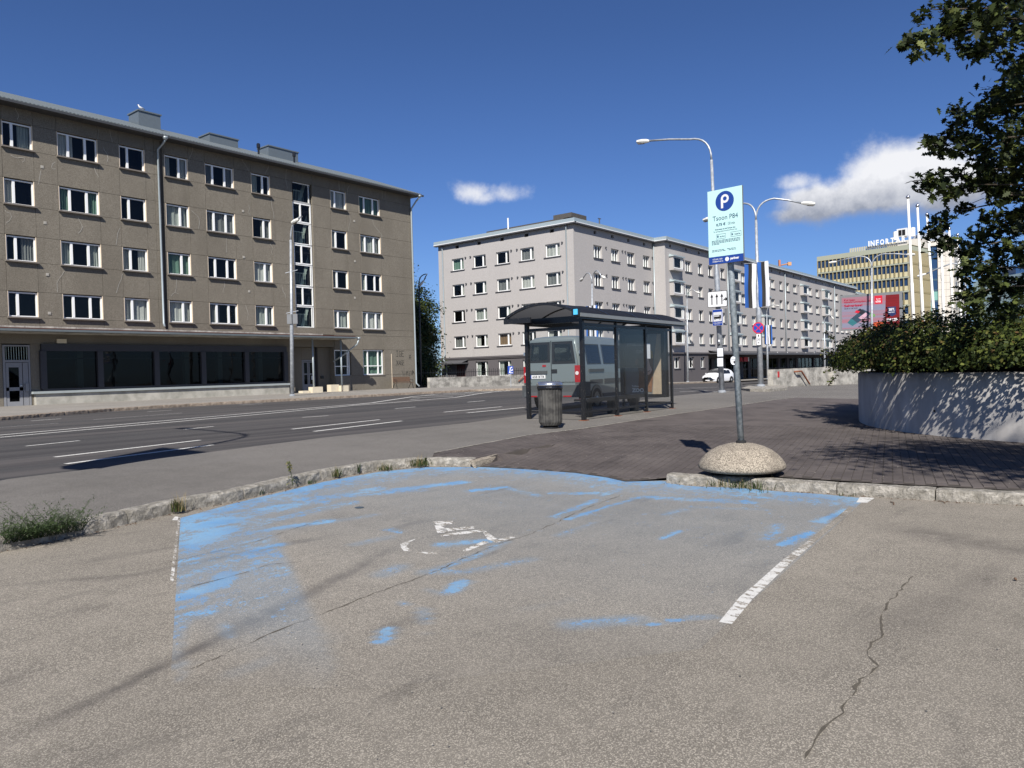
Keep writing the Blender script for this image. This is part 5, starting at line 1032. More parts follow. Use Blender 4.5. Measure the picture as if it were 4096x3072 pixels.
b5 = G(3071, 1517, .12); d5 = depth(b5); lamp(b5, at(3067, 1255, d5), [at(3100, 1221, d5-1)], 'thin lamp with a small flag behind the crossing', r=(.14, .07), bend=1.4)
for a, c_, lab, og in (((3070, 1377), (3058, 1378), 'small striped flag on the bus shelter side of the far lamp', (2, 0, 1)), ((3074, 1377), (3090, 1378), 'small striped flag on the hedge side of the far lamp', (2, 1, 0))):
    p, q = at(*a, d5-.2), at(*c_, d5-.2); e = q-p; e.z = 0; flag(p, e, e.length, 76*d5/F, lab, og)
p6 = at(3299, 1480, 120); b6 = Vector((p6.x, p6.y, g(p6.x, p6.y))); lamp(b6, at(3297, 1292, 120), [at(3325, 1264, 119)], 'farthest single arm lamp before the long grey block', r=(.15, .08), bend=1.6)
def dlamp(px, ytop, yj, hl, hr, d, lab, r=(.12, .07)):
    p = at(px, 1480, d); b = Vector((p.x, p.y, g(p.x, p.y))); tpp = at(px, yj, d); L, R = at(*hl, d+1.5), at(*hr, d-1.5); return lamp(b, tpp, [L, R], lab, r=r, bend=1.3)
lc = dlamp(2368, 1090, 1135, (2333, 1112), (2405, 1103), 64, 'double arm lamp rising behind the bus shelter roof')
for a, c_, lab, og in (((2366, 1312+60), (2347, 1372), 'small striped flag behind the shelter, bin side', (2, 1, 0)), ((2371, 1370), (2393, 1370), 'small striped flag behind the shelter, poster side', (1, 2, 0))):
    p, q = at(*a, 63.8), at(*c_, 63.8); e = q-p; e.z = 0; flag(p, e, e.length, 148*64/F, lab, og)
dlamp(3487, 1050, 1072, (3347, 1046), (3625, 1018), 60, 'wide double arm lamp before the gold office block')
dlamp(3862, 1080, 1105, (3705, 1095), (4010, 1070), 55, 'double arm lamp behind the oak branches')
p7 = at(1684, 1540, 62); lamp(Vector((p7.x, p7.y, .3)), at(1676, 1135, 62), [at(1696, 1121, 62)], 'dark lamp against the trees between the blocks', r=(.09, .06), bend=1.0, mat=M_GUT)
# lamp outside the picture on the left: its flags and arm throw the long shadow over the road
b8 = Vector((-.1, 8.47, g(0, 8.47)+.1)); t8 = Vector((-.1, 8.47, 9.3)); lamp(b8, t8, [Vector((.2, 11.9, 10.3))], 'single arm flag lamp beside the near kerb', r=(.11, .06), bend=1.2)
flag((-.1, 8.39, 5.1), (0, -1, 0), .75, 2.5, 'striped flag on the near kerb lamp, parking side'); flag((-.1, 8.55, 5.1), (0, 1, 0), .75, 2.5, 'striped flag on the near kerb lamp, road side')
# ------------------------------------------------------------------ parking sign on its concrete dome
dc = G(2967, 1893, .12); dome = thing('parking_sign', (dc.x, dc.y, dc.z), 'mint parking tariff board on a steel post in a concrete dome', 'parking sign'); OD = dome.location.copy()
prof = [(.30, 0), (.40, .015), (.485, .03), (.515, .05), (.522, .075), (.512, .11), (.48, .16), (.43, .215), (.36, .27), (.27, .315), (.17, .345), (.06, .357)]
B(OD).lathe(prof, OD+UPZ*.02, 40).build('concrete_base', M_AGG, dome, smooth=True); B(OD).lathe([(.065, 0), (.06, .04), (.045, .05)], OD+UPZ*.36, 14).build('rubber_ring', M_RUB, dome)
dd_ = depth(OD); pt_ = at(2920, 1010, dd_); pb_ = OD+UPZ*.34; B(OD).tube([pb_, pt_, pt_+(pt_-pb_)*.32], .039, 16).build('post', M_GALV, dome, smooth=True)
dS = dd_-.06
o, ex, ey, nz, w = planeframe((2829.9, 768.2), (2967.8, 740.2), .905, dS+.12, dS-.19); o = o+Vector((0, 0, .0))
bk = fixn(B(OD).obox(o, ex, UPZ, nz, 0, w, 0, .905, -.03, -.001).build('board', M_SBLK, dome))
def onS(name, poly, mat, z=.0, t=.0015): return fixn(B(OD).prism([(x*w, y*.905) for x, y in poly], o+nz*z, ex, UPZ, nz*t).build(name, mat, dome))
onS('mint_face', [(0, .1), (1, .1), (1, 1), (0, 1)], M_MINT); onS('blue_band', [(0, 0), (1, 0), (1, .0995), (0, .0995)], M_NAVY)
cxs, cys = .5*w, .835*.905; fixn(B(OD).lathe([(.121, 0), (.121, .0015)], o+ex*cxs+UPZ*cys+nz*.002, 48, nz).build('logo_disc', M_NAVY, dome))
def ring(cx_, cy_, ro, ri, z, mat, name, n=28, yo=0):
    v = []; 
    for i in range(n): a = 2*math.pi*i/n; v += [o+ex*(cx_+math.cos(a)*ro)+UPZ*(cy_+math.sin(a)*ro)+nz*z, o+ex*(cx_+math.cos(a)*ri)+UPZ*(cy_+math.sin(a)*ri)+nz*z]
    B(OD).add(v, [(2*i, 2*((i+1) % n), 2*((i+1) % n)+1, 2*i+1) for i in range(n)]).build(name, mat, dome)
ring(cxs+.004, cys+.028, .052, .026, .0045, M_SWH, 'logo_letter'); B(OD).obox(o+nz*.0046, ex, UPZ, nz, cxs-.048, cxs-.019, cys-.085, cys+.03, 0, .0004).build('logo_letter', M_SWH, dome)
M_SNAVY2 = simple('sign_dark_text', (.02, .06, .13), .5, .3)
b = B(OD); T = lambda s, u0_, u1_, v0, v1, bo=0., bb=None: text(bb or b, s, u0_*w, u1_*w, v0*.905, v1*.905, o, ex, UPZ, nz, .003, bo)
T('Tsoon P84', .14, .87, .585, .65); T('0,75 €', .24, .51, .503, .548, .03); T('/ 30 min', .55, .78, .507, .545); T('Parkimiseks lae alla Parkner äpp.', .20, .80, .452, .474, .02); T('For parking please download Parkner app.', .16, .85, .423, .446)
T('App Store', .335, .485, .352, .376, .02); T('Google Play', .765, .93, .356, .380, .02); b.build('lettering', M_SNAVY2, dome)
for u0_, u1_, v0, v1 in ((.235, .51, .335, .40), (.655, .955, .34, .405)):
    for q in ((u0_, u1_, v0, v0+.003), (u0_, u1_, v1-.003, v1), (u0_, u0_+.005, v0+.003, v1-.003), (u1_-.005, u1_, v0+.003, v1-.003)): onS('badge_outline', [(q[0], q[2]), (q[1], q[2]), (q[1], q[3]), (q[0], q[3])], M_SNAVY2, .002, .001)
onS('play_triangle', [(.68, .355), (.68, .39), (.735, .3725)], M_SNAVY2, .002, .001); onS('store_mark', [(.265, .355), (.30, .355), (.305, .372), (.29, .388), (.272, .385), (.26, .37)], M_SNAVY2, .002, .001)
b = B(OD); rr_ = random.Random(2)
for v0 in (.312, .296, .280, .264, .185, .168):
    u = .10; end = .92 if v0 > .27 else .32 if v0 > .2 else .80
    while u < end:
        l_ = rr_.uniform(.03, .09)
        if not (v0 < .2 and .46 < u < .52): b.obox(o+nz*.003, ex, UPZ, nz, u*w, min(u+l_, end)*w, v0*.905, (v0+.006)*.905, 0, .0005)
        u += l_+.015
b.build('small_print', M_SNAVY2, dome, kind='stuff')
b = B(OD); T('+372 651 1530', .11, .40, .054, .074, .02, b); T('info@parkner.ee', .11, .42, .022, .044, .02, b); T('parkner', .63, .88, .028, .072, .06, b); T('parkner', .50, .66, .792-.01, .812-.012, .04, b)
b.build('lettering', M_SWH, dome); fixn(B(OD).lathe([(.026, 0), (.026, .001)], o+ex*(.535*w)+UPZ*(.05*.905)+nz*.002, 24, nz).build('small_logo', M_SWH, dome)); b = B(OD); T('p', .51, .56, .032, .066, .04, b); b.build('small_logo_letter', M_NAVY, dome)
p = at(2934, 1442, dd_-.045); st = thing('sticker', p, 'round white sticker on the parking sign post', 'sticker'); v = []
for i in range(24):
    a = 2*math.pi*i/24; uu = math.cos(a)*.037/.04; v.append(p+r0*(.04*math.sin(uu))+fw*(.04*(1-math.cos(uu)))+UPZ*(.052*math.sin(a)))
B(p).add(v, [tuple(range(24))]).build('paper', M_PAPER, st); B(p).obox(p-fw*.002, r0, UPZ, fw, -.022, -.012, .014, .024, 0, .001).obox(p-fw*.002, r0, UPZ, fw, -.005, .025, .017, .021, 0, .001).obox(p-fw*.002, r0, UPZ, fw, .0, .022, -.035, -.004, .001, .002).build('print', M_TTL, st)
# ------------------------------------------------------------------ bus shelter
ux = Vector((4.87, .26, 0)).normalized(); uy = Vector((-ux.y, ux.x, 0)); SO = Vector((14.23, 9.38, .295)); LS, WS = 4.877, 1.5
sh = thing('bus_shelter', SO, 'black glass bus shelter with curved smoked roof', 'bus shelter')
def sb(name, mat, *boxes, par=None):
    b = B(SO)
    for q in boxes: b.obox(SO, ux, uy, UPZ, *q)
    return b.build(name, mat, par or sh)
q_ = .032
for s_, t_ in ((0, 0), (LS/3, 0), (2*LS/3, 0), (LS, 0), (0, WS), (LS, WS)):
    w_ = q_*1.35 if (s_, t_) in ((0, 0), (0, WS)) else q_
    po = sb('post', M_CHIP, (s_-w_, s_+w_, t_-w_, t_+w_, .01, 2.37)); sb('foot_plate', M_RUST, (s_-.1, s_+.1, t_-.08, t_+.08, 0, .012), par=po)
sb('top_rail', M_CHIP, (q_, LS-q_, -.025, .025, 2.16, 2.22)); sb('top_rail', M_CHIP, (-.022, .022, q_, WS-q_, 2.08, 2.15)); sb('top_rail', M_CHIP, (0, LS, WS-.03, WS+.03, 2.22, 2.3)); sb('top_rail', M_CHIP, (LS-.02, LS+.02, q_, WS-q_, 2.16, 2.22))
for k in range(3): sb('bottom_rail', M_CHIP, (LS/3*k+q_, LS/3*(k+1)-q_, -.02, .02, .16, .21))
sb('bottom_rail', M_CHIP, (-.02, .02, q_, WS-q_, .16, .21)); sb('bottom_rail', M_CHIP, (LS-.02, LS+.02, q_, WS-q_, .16, .2))
def pane_(s0, s1, t0, t1, z0, z1, mat, name='pane'):
    P = lambda s_, t_, z: SO+ux*s_+uy*t_+UPZ*z
    return B(SO).add([P(s0, t0, z0), P(s1, t1, z0), P(s1, t1, z1), P(s0, t0, z1)], [(0, 1, 2, 3)]).build(name, mat, sh)
for k in range(3): pane_(LS/3*k+q_, LS/3*(k+1)-q_, 0, 0, .21, 2.16, M_SHG)
pane_(0, 0, q_, WS-q_, .21, 2.08, M_SHG); pane_(LS/3+q_, 2*LS/3-q_, .006, .006, 1.16, 2.155, M_SHGD, 'sooty_pane')
# ad case at the far end with its poster
sb('advert_case', M_CHIP, (LS-.30, LS-.06, .06, .16, .33, 2.22), (LS-.30, LS-.06, WS-.16, WS-.06, .33, 2.22), (LS-.30, LS-.06, .16, WS-.16, 2.10, 2.22), (LS-.30, LS-.06, .16, WS-.16, .33, .42), (LS-.2, LS-.06, .16, WS-.16, .42, 2.10))
m = MT('poster_print', .5, .3)       # printed photograph: dark grey hall fading to a brown fur face and a tan trunk at the side
PO = SO+ux*(LS-.215)+uy*(WS-.16)+UPZ*.42; pe = -uy; pw_, ph_ = WS-.32, 1.68; pn = -ux
def post(name, poly, mat, z=.001): return fixn(B(SO).prism(poly, PO+pn*z, pe, UPZ, pn*.001).build(name, mat, poster))
poster = sb('poster', simple('poster_dark', (.19, .185, .18), .6, .3, var=.15, sc=1.5), (LS-.21, LS-.201, .16, WS-.16, .42, 2.10))
post('trunk_print', [(.86, 0), (pw_, 0), (pw_, ph_), (1.03, ph_), (.93, 1.0), (.9, .5)], simple('print_bark', (.42, .33, .24), .6, .3, var=.35, sc=4), .006)
post('fur_print', [(.42, .18), (.5, .10), (.84, .05), (.88, .45), (.9, 1.05), (.86, 1.16), (.70, 1.22), (.52, 1.18), (.43, 1.05), (.40, .85), (.46, .6)], simple('print_fur', (.20, .10, .055), .7, .2, var=.6, sc=9), .008)
post('ear_print', [(.34, .88), (.38, .8), (.45, .9), (.44, 1.0), (.37, 1.0)], simple('print_skin', (.62, .34, .25), .7, .2, var=.2, sc=12), .010)
post('face_print', [(.60, .60), (.68, .52), (.80, .56), (.86, .68), (.80, .80), (.76, .98), (.70, 1.03), (.62, 1.0), (.60, .85), (.64, .76)], simple('print_face', (.72, .46, .38), .7, .2, var=.22, sc=14), .010)
post('mouth_print', [(.63, .63), (.70, .59), (.80, .66), (.80, .675), (.70, .61), (.64, .65)], M_INK, .0115); post('eye_print', [(.67, .92), (.70, .90), (.73, .92), (.70, .95)], M_INK, .0115); post('nose_print', [(.64, .80), (.67, .77), (.70, .80), (.67, .84)], simple('print_nose', (.45, .18, .14), .7, .2), .0115)
post('brow_print', [(.74, 1.05), (.90, 1.0), (.88, 1.2), (.80, 1.25)], simple('print_straw', (.45, .30, .12), .7, .2, var=.3, sc=15), .0095)
b = B(SO); text(b, 'maias', .10, .66, 1.36, 1.50, PO, pe, UPZ, pn, .012, .03); text(b, 'te!', .38, .60, 1.15, 1.30, PO, pe, UPZ, pn, .012, .03); text(b, 'Tallinn', .22, .44, .20, .25, PO, pe, UPZ, pn, .012, .02); text(b, 'ZOO', .22, .60, .05, .17, PO, pe, UPZ, pn, .012, .06); b.build('lettering', simple('print_grey_light', (.75, .75, .72), .7, .2), poster)
pane_(LS-.305, LS-.305, .16, WS-.16, .42, 2.10, M_SHG, 'case_glass')
nt = thing('paper_notice', SO+ux*(2*LS/3+.1)+UPZ*1.4, 'blank white paper notice taped to the shelter glass', 'notice'); B(nt.location).obox(nt.location, ux, uy, UPZ, 0, .21, .006, .008, 0, .40).build('paper', M_PAPER, nt)
sb('bench_seat', M_BLACK, (.75, 3.9, .34, .70, .40, .45), (.75, 3.9, .30, .34, .37, .47)); 
for s_ in (1.05, 2.3, 3.55): sb('bench_leg', M_BLACK, (s_-.09, s_+.09, .42, .60, .012, .40), (s_-.16, s_+.16, .36, .66, 0, .012))
# curved roof
S0, S1, T0, T1 = -.52, LS+.42, -.24, WS+.28
def rz_(t): u = (t-T0)/(T1-T0); return 2.385+.30*math.sin(math.pi*min(1, max(0, u)))**.8
nt_ = 18; ts = [T0+(T1-T0)*i/nt_ for i in range(nt_+1)]; v = []; 
for s_ in (S0, S1): v += [SO+ux*s_+uy*t+UPZ*rz_(t) for t in ts]
B(SO).add(v, [(i, i+1, nt_+2+i, nt_+1+i) for i in range(nt_)]).build('roof_sheet', M_ROOFG, sh, smooth=True)
for k in range(5):
    s_ = S0+(S1-S0)*k/4; s_ = min(max(s_, S0+.03), S1-.03); hh_ = .05 if k in (0, 4) else .025; b = B(SO); v = []
    for t in ts:
        for (ds, dz) in ((-.03, -hh_), (.03, -hh_), (.03, .012), (-.03, .012)): v.append(SO+ux*(s_+ds)+uy*t+UPZ*(rz_(t)+dz))
    f = [(i*4+j, i*4+(j+1) % 4, (i+1)*4+(j+1) % 4, (i+1)*4+j) for i in range(nt_) for j in range(4)]+[(3, 2, 1, 0), (nt_*4, nt_*4+1, nt_*4+2, nt_*4+3)]
    fixn(b.add(v, f).build('roof_rib', M_CHIP, sh))
sb('roof_edge', simple('roof_edge_metal', (.20, .215, .22), .5, .4), (S0, S1, T0-.05, T0+.01, 2.32, 2.40)); sb('roof_edge', M_CHIP, (S0, S1, T0+.011, T0+.06, 2.28, 2.37)); sb('roof_edge', M_CHIP, (S0, S1, T1-.06, T1+.02, 2.28, 2.40)); sb('fascia', M_CHIP, (S0-.02, S0+.02, T1-.75, T1, 2.26, 2.38)); sb('cross_beam', M_CHIP, (-.04, .04, 0, WS, 2.24, 2.38)); sb('cross_beam', M_CHIP, (LS-.04, LS+.04, 0, WS, 2.24, 2.38)); sb('cross_beam', M_CHIP, (0, LS, -.03, .03, 2.27, 2.35))
sb('blue_tag', simple('sky_blue_tag', (.08, .45, .75), .5, .3), (S0-.024, S0-.021, T0+.02, T0+.13, 2.42, 2.54) if False else (S0-.06, S0-.035, T0+.0, T0+.10, 2.36, 2.48)); sb('end_cap', M_BLACK, (S0-.034, S0+.02, T0-.04, T0+.16, 2.33, 2.50))
# ------------------------------------------------------------------ litter bin
bc = G(2203, 1712, .1); bn = thing('litter_bin', bc, 'ribbed dark litter bin with silver lid by the shelter', 'litter bin'); r_ = .24
v = []; nf = 48
for z, rr_ in ((.06, .20), (.12, .235), (.14, .24), (.78, .25), (.80, .245)):
    for i in range(nf): a = 2*math.pi*i/nf; q = rr_-(.010 if i % 2 else 0)*(1 if .1 < z < .79 else 0); v.append(bc+Vector((math.cos(a)*q, math.sin(a)*q, z)))
f = [(k*nf+i, k*nf+(i+1) % nf, (k+1)*nf+(i+1) % nf, (k+1)*nf+i) for k in range(4) for i in range(nf)]+[tuple(range(nf-1, -1, -1)), tuple(4*nf+i for i in range(nf))]
m = MT('bin_bars', .7, .3); n = m.mr(m.noise(5, 5, .6), .4, .62); m.col(m.mix(n, (.035, .034, .032), (.075, .072, .066))); B(bc).add(v, f).build('ribbed_body', m.m, bn)
B(bc).lathe([(.17, 0), (.17, .03), (.12, .07), (.15, .1)], bc, 24).build('foot', M_BLACK, bn); v = []
B(bc).lathe([(.258, 0), (.265, .03), (.255, .075), (.262, .09)], bc+UPZ*.79, 30).build('bin_bag', simple('black_plastic', (.01, .01, .012), .25, .6, bump=.6, sc=3), bn); B(bc).lathe([(.27, 0), (.272, .02), (.255, .06), (.22, .085), (.16, .09)], bc+UPZ*.862, 32).build('lid', M_CHROME, bn, smooth=True)
# ------------------------------------------------------------------ bench across the road
bo = Vector((37.3, 41.0, .42)); be = thing('bench', bo, 'wooden bench with armrests against the graffiti wall', 'bench')
B(bo).box(37.3, 39.1, 40.85, 41.1, .82, .86).build('seat', M_WOOD, be); B(bo).obox((37.3, 41.15, .9), (1, 0, 0), (0, .2, 1), (0, -1, .2), 0, 1.7, 0, .36, 0, .04).build('backrest', M_WOOD, be)
for x in (37.4, 39.0): B(bo).tube([(x, 40.8, .40), (x, 40.95, .83), (x, 41.2, .9)], .02, 6).tube([(x, 41.35, .40), (x, 41.05, .83)], .02, 6).build('leg', M_BLACK, be); B(bo).tube([(x, 40.85, .82), (x, 40.83, 1.05), (x, 41.2, 1.08)], .018, 6).build('armrest', M_BLACK, be)
p = at(2042, 1480, 57); sg = thing('stair_sign', Vector((p.x, p.y, .2)), 'blue underpass sign with white stair figure, scuffed', 'traffic sign'); B(sg.location).tube([(p.x, p.y, .2), (p.x, p.y, p.z-.3)], .03, 8).build('post', M_LAMP, sg)
B(sg.location).obox(p, r0, UPZ, -fw, -.21, .21, -.3, .3, 0, .02).build('board', M_SBLUE, sg)
for q in ([(-.12, -.22), (-.02, -.22), (.0, .0), (.03, .2), (-.04, .2), (-.06, .0)], [(.04, -.1), (.16, -.05), (.16, .1), (.08, .02)], [(.05, .15), (.13, .16), (.13, .24), (.05, .24)], [(-.02, -.24), (.17, -.24), (.17, -.19), (-.02, -.19)]): fixn(B(sg.location).prism(q, p-fw*.021, r0, UPZ, -fw*.003).build('white_figure', M_SWH, sg))
# seagull on the chimney
go = Vector((22.05, 46.35, 18.035)); gu = thing('seagull', go, 'white seagull standing on the roof chimney', 'bird')
def ell(c_, rx, ry, rz_2, d, n=10, m_=7):
    d = Vector(d).normalized(); s_ = d.orthogonal().normalized(); u_ = d.cross(s_); v = []
    for i in range(m_+1):
        a = math.pi*i/m_; 
        for j in range(n): t = 2*math.pi*j/n; v.append(Vector(c_)+d*(-math.cos(a)*rx)+s_*(math.sin(a)*math.cos(t)*ry)+u_*(math.sin(a)*math.sin(t)*rz_2))
    return v, [(i*n+j, i*n+(j+1) % n, (i+1)*n+(j+1) % n, (i+1)*n+j) for i in range(m_) for j in range(n)]
M_GULL = simple('gull_white', (.75, .75, .74), .8, .2, var=.03); M_GULLG = simple('gull_grey', (.35, .37, .40), .8, .2)
b = B(go).tube([go+Vector((.34, 0, .14)), go+Vector((.2, 0, .17)), go+Vector((.05, 0, .22)), go+Vector((-.08, 0, .27)), go+Vector((-.13, 0, .35)), go+Vector((-.15, 0, .42)), go+Vector((-.19, 0, .45))], [.015, .06, .10, .085, .05, .055, .02], 10); b.build('body', M_GULL, gu, smooth=True)
B(go).tube([go+Vector((-.18, 0, .435)), go+Vector((-.26, 0, .41))], [.02, .006], 6).build('beak', simple('beak_yellow', (.7, .4, .05), .6, .3), gu)
for s_ in (-1, 1): B(go).tube([go+Vector((.40, .03*s_, .17)), go+Vector((.15, .075*s_, .22)), go+Vector((-.02, .07*s_, .24))], [.01, .05, .03], 6).build('wing', M_GULLG, gu, smooth=True); B(go).tube([go+Vector((.04, .03*s_, 0)), go+Vector((.04, .03*s_, .15))], .008, 5).build('leg', M_REDP, gu)
gu.scale = (.72, .72, .72)
# ------------------------------------------------------------------ flag poles and billboard
M_POLE = simple('white_pole', (.78, .76, .70), .5, .4, var=.04)
fpx = [(3632, 783, 40.2, (3655, 1300)), (3670, 817, 42.4, (3693, 1300)), (3708, 852, 45, (3738, 1300)), (3762, 879, 47.2, (3776, 1300)), (3797, 907, 49.9, (3813, 1300)), (3830, 932, 52.5, (3846, 1300))]
names = ['tallest looking white flag pole before the gold facade', 'second white flag pole from the gold block corner', 'third white flag pole beside the teal windows', 'fourth white flag pole, before the cream stone tower', 'fifth white flag pole, past the stone tower edge', 'white flag pole nearest the pale blue building']
for (x, y, d, bt), lab in zip(fpx, names):
    tpp = at(x, y+14, d); lo = at(*bt, d); dr_ = (lo-tpp); dr_ = dr_/abs(dr_.z); bs = tpp+dr_*(tpp.z-g(lo.x, lo.y)); bs = Vector((bs.x, bs.y, g(bs.x, bs.y)))
    t = thing('flag_pole', bs, lab, 'flag pole', 'white flag poles beyond the hedge'); L_ = tpp-bs; B(bs).tube([bs, bs+L_*.55, bs+L_*.56, tpp], [.095, .085, .072, .055], 12).build('pole', M_POLE, t, smooth=True)
    B(bs).lathe([(.04, -.02), (.05, .03), (.10, .08), (.11, .13), (.07, .19), (.01, .25)], tpp, 12).build('finial', M_CHROME, t, smooth=True)
    q = bs+L_*.66; B(bs).tube([q+Vector((-.07, .05, .35)), q+Vector((-.09, .06, .0)), q+Vector((.0, .0, -.32)), q+Vector((.08, -.06, -.45))], .022, 5).build('halyard_clamp', M_SBLK, t)
dL, dR = 62, 59.6
o, ex, ey, nz, w = planeframe((3359, 1183.2), (3608.4, 1165), 2.9, dL, dR); BO = o-UPZ*.0
bbd = thing('billboard', (o.x, o.y, g(o.x, o.y)), 'lit advertising billboard with red panel above the hedge', 'billboard'); OO = bbd.location.copy()
B(OO).obox(o, ex, UPZ, nz, 0, w, 0, 2.9, -.35, -.001).build('housing', M_SBLK, bbd); 
for x in (w*.3, w*.7): B(OO).obox(o, ex, UPZ, nz, x-.12, x+.12, -(o.z-OO.z)-.1, -.001, -.3, -.06).build('leg', M_SBLK, bbd)
def led(name, col, e=.0): 
    m = MT(name, .6, .2); n = m.mr(m.noise(1.2, 4, .6, m.map((.2, .2, 6))), .35, .65); m.col(m.mix(n, tuple(c*.8 for c in col), col)); m.put(m.b.inputs['Emission Color'], col+(1,)); m.b.inputs['Emission Strength'].default_value = e*.5; return m.m
def bb(name, poly, mat, z): return fixn(B(OO).prism([(x*w, y*2.9) for x, y in poly], o+nz*z, ex, UPZ, nz*.002).build(name, mat, bbd))
bb('frame', [(0, 0), (1, 0), (1, 1), (0, 1)], M_SBLK, .001)
mpk = MT('led_pink', .6, .2); sz = mpk.N('ShaderNodeSeparateXYZ'); mpk.l.new(mpk.pos, sz.inputs[0]); band = mpk.mr(mpk.noise(1, 3, .5, mpk.map((.02, .02, 1.6))), .40, .58); mpk.col(mpk.mix(band, (.17, .17, .23), (.26, .11, .135))); mpk.put(mpk.b.inputs['Emission Color'], mpk.mix(band, (.30, .34, .46), (.50, .22, .27))); mpk.b.inputs['Emission Strength'].default_value = .06
bb('pink_field', [(.03, .04), (.74, .04), (.745, .93), (.03, .93)], mpk.m, .004); bb('red_field', [(.72, .04), (.955, .04), (.955, .93), (.745, .93)], led('led_red', (.16, .008, .012), .05), .0045)
bb('brand_tag', [(.565, .70), (.69, .70), (.69, .93), (.565, .93)], M_SRED, .007); bb('shield', [(.77, .38), (.84, .33), (.90, .38), (.90, .60), (.77, .60)], led('led_navy', (.02, .03, .10)), .007)
bb('package', [(.16, .30), (.28, .20), (.52, .44), (.37, .58)], led('led_box_dark', (.03, .06, .09)), .007); bb('package_lid', [(.25, .52), (.36, .42), (.42, .50), (.33, .60)], led('led_box_black', (.02, .02, .03)), .0095); bb('package_label', [(.30, .34), (.36, .28), (.47, .42), (.42, .48)], led('led_box_pink', (.55, .35, .42)), .0095); bb('package_label', [(.24, .50), (.30, .47), (.33, .52), (.27, .56)], M_SRED, .012); bb('package_side', [(.12, .22), (.20, .12), (.28, .20), (.18, .34)], led('led_box_teal', (.03, .14, .16)), .0095); bb('package_leaf', [(.48, .36), (.56, .34), (.58, .40), (.50, .48)], led('led_green', (.15, .28, .10), 0), .0095)
b = B(OO); TB = lambda s, x0, x1, y0, y1, bo=.02: text(b, s, x0*w, x1*w, y0*2.9, y1*2.9, o, ex, UPZ, nz, .0125, bo)
TB('Kui taas-', .07, .26, .83, .89); TB('iseseisvumispäev, siis', .07, .52, .755, .825); TB('Selverisse!', .07, .37, .66, .735, .04); b.build('lettering', led('led_text_red', (.30, .01, .04)), bbd)
b = B(OO); TB('18.08-31.08.2025', .07, .29, .60, .635); b.build('lettering', led('led_text_dark', (.08, .05, .08)), bbd)
b = B(OO); TB('KÖÖK', .585, .67, .735, .80, .04); TB('SELVERI', .59, .665, .82, .85); TB('SIIT.', .785, .885, .49, .56, .04); TB('EESTIST.', .785, .885, .43, .46); TB('SELVER', .75, .94, .20, .28, .05); b.build('lettering', led('led_text_white', (.7, .7, .72), .15), bbd)
bb('orange_strip', [(.5, .04), (.72, .04), (.72, .20), (.55, .20)], led('led_orange', (.5, .08, .03)), .0085)
# ------------------------------------------------------------------ vehicles
def loft(b, secs, skip=(), M=None):
    """secs: list of rings (equal length) of local points; skip = set of (i, j) faces left open"""
    n = len(secs[0]); k = len(b.v); v = [p for s_ in secs for p in s_]; f = []
    for i in range(len(secs)-1):
        for j in range(n-1):
            if (i, j) not in skip: f.append((i*n+j, i*n+j+1, (i+1)*n+j+1, (i+1)*n+j))
    b.add([M@Vector(p) for p in v], f); return b
def wheel(par, M, x, y, r_, wd, side, org, nsp=6):
    c_ = M@Vector((x, y, r_)); ax = (M.to_3x3()@Vector((0, side, 0))).normalized(); t = B(org).lathe([(r_*.62, -wd/2), (r_*.96, -wd/2), (r_, -wd*.35), (r_, wd*.35), (r_*.96, wd/2), (r_*.66, wd/2), (r_*.62, wd*.35)], c_, 26, ax).build('wheel', M_RUB, par, smooth=False)
    B(org).lathe([(r_*.64, -.02), (r_*.62, wd*.30), (r_*.3, wd*.38), (r_*.22, wd*.50), (r_*.12, wd*.52)], c_, 22, ax).build('rim', simple('wheel_trim', (.42, .43, .43), .4, .5, .5, var=.25, sc=25), t)
def ringv(x, hw, top, low, z_belt, taper, hw_top_k=.86, z_win=None):
    """half ring then mirrored: from low left side over the roof to low right side"""
    zw = z_win or z_belt+.66; hs = [(hw*.96, low), (hw, low+.2), (hw*1.0, (low+z_belt)/2), (hw*.99, z_belt-.06), (hw*.985, z_belt), (hw*(1-(1-hw_top_k)*.75), min(zw, top-.10)), (hw*hw_top_k*.97, top-.07), (hw*hw_top_k*.80, top-.02), (hw*.4, top)]
    L_ = [(x, y, z) for y, z in hs]; R_ = [(x, -y, z) for y, z in reversed(hs)]; return L_+R_
M_VAN = MT('van_paint', .35, .5); M_VAN.b.inputs['Metallic'].default_value = .45; M_VAN.b.inputs['Coat Weight'].default_value = .3; M_VAN.col((.205, .238, .235)); M_VAN = M_VAN.m
M_CLAD = simple('dark_bumper_plastic', (.055, .06, .063), .7, .3); M_TAIL = simple('tail_lamp_red', (.27, .008, .012), .15, .6, var=.35, sc=18); M_TAILW = simple('tail_lamp_clear', (.6, .55, .55), .12, .6)
vh = math.radians(7)
_a = math.radians(14.5); _c = Vector((18.15-.1*math.cos(_a)+.98*math.sin(_a), 13.38-.1*math.sin(_a)-.98*math.cos(_a))); vc = Vector((_c.x+.1*math.cos(vh)-.98*math.sin(vh), _c.y+.1*math.sin(vh)+.98*math.cos(vh), g(18.5, 13.4)))+Vector((r0.x*.2, r0.y*.2, 0)); MV = Matrix.Translation(vc)@Matrix.Rotation(vh, 4, 'Z')
van = thing('van', vc, 'silver blue passenger van stopped beyond the shelter', 'van')
vo = vc
secs = []; xs_ = [0.0, .05, .25, .42, 1.42, 1.58, 2.72, 2.9, 3.62, 3.85, 4.15, 4.45, 4.75, 4.88]
tops = [2.10, 2.20, 2.26, 2.27, 2.28, 2.28, 2.27, 2.27, 2.20, 2.02, 1.62, 1.22, 1.02, .85]; hws = [.90, .965, .985, .99, .99, .99, .99, .99, .985, .98, .96, .92, .85, .76]
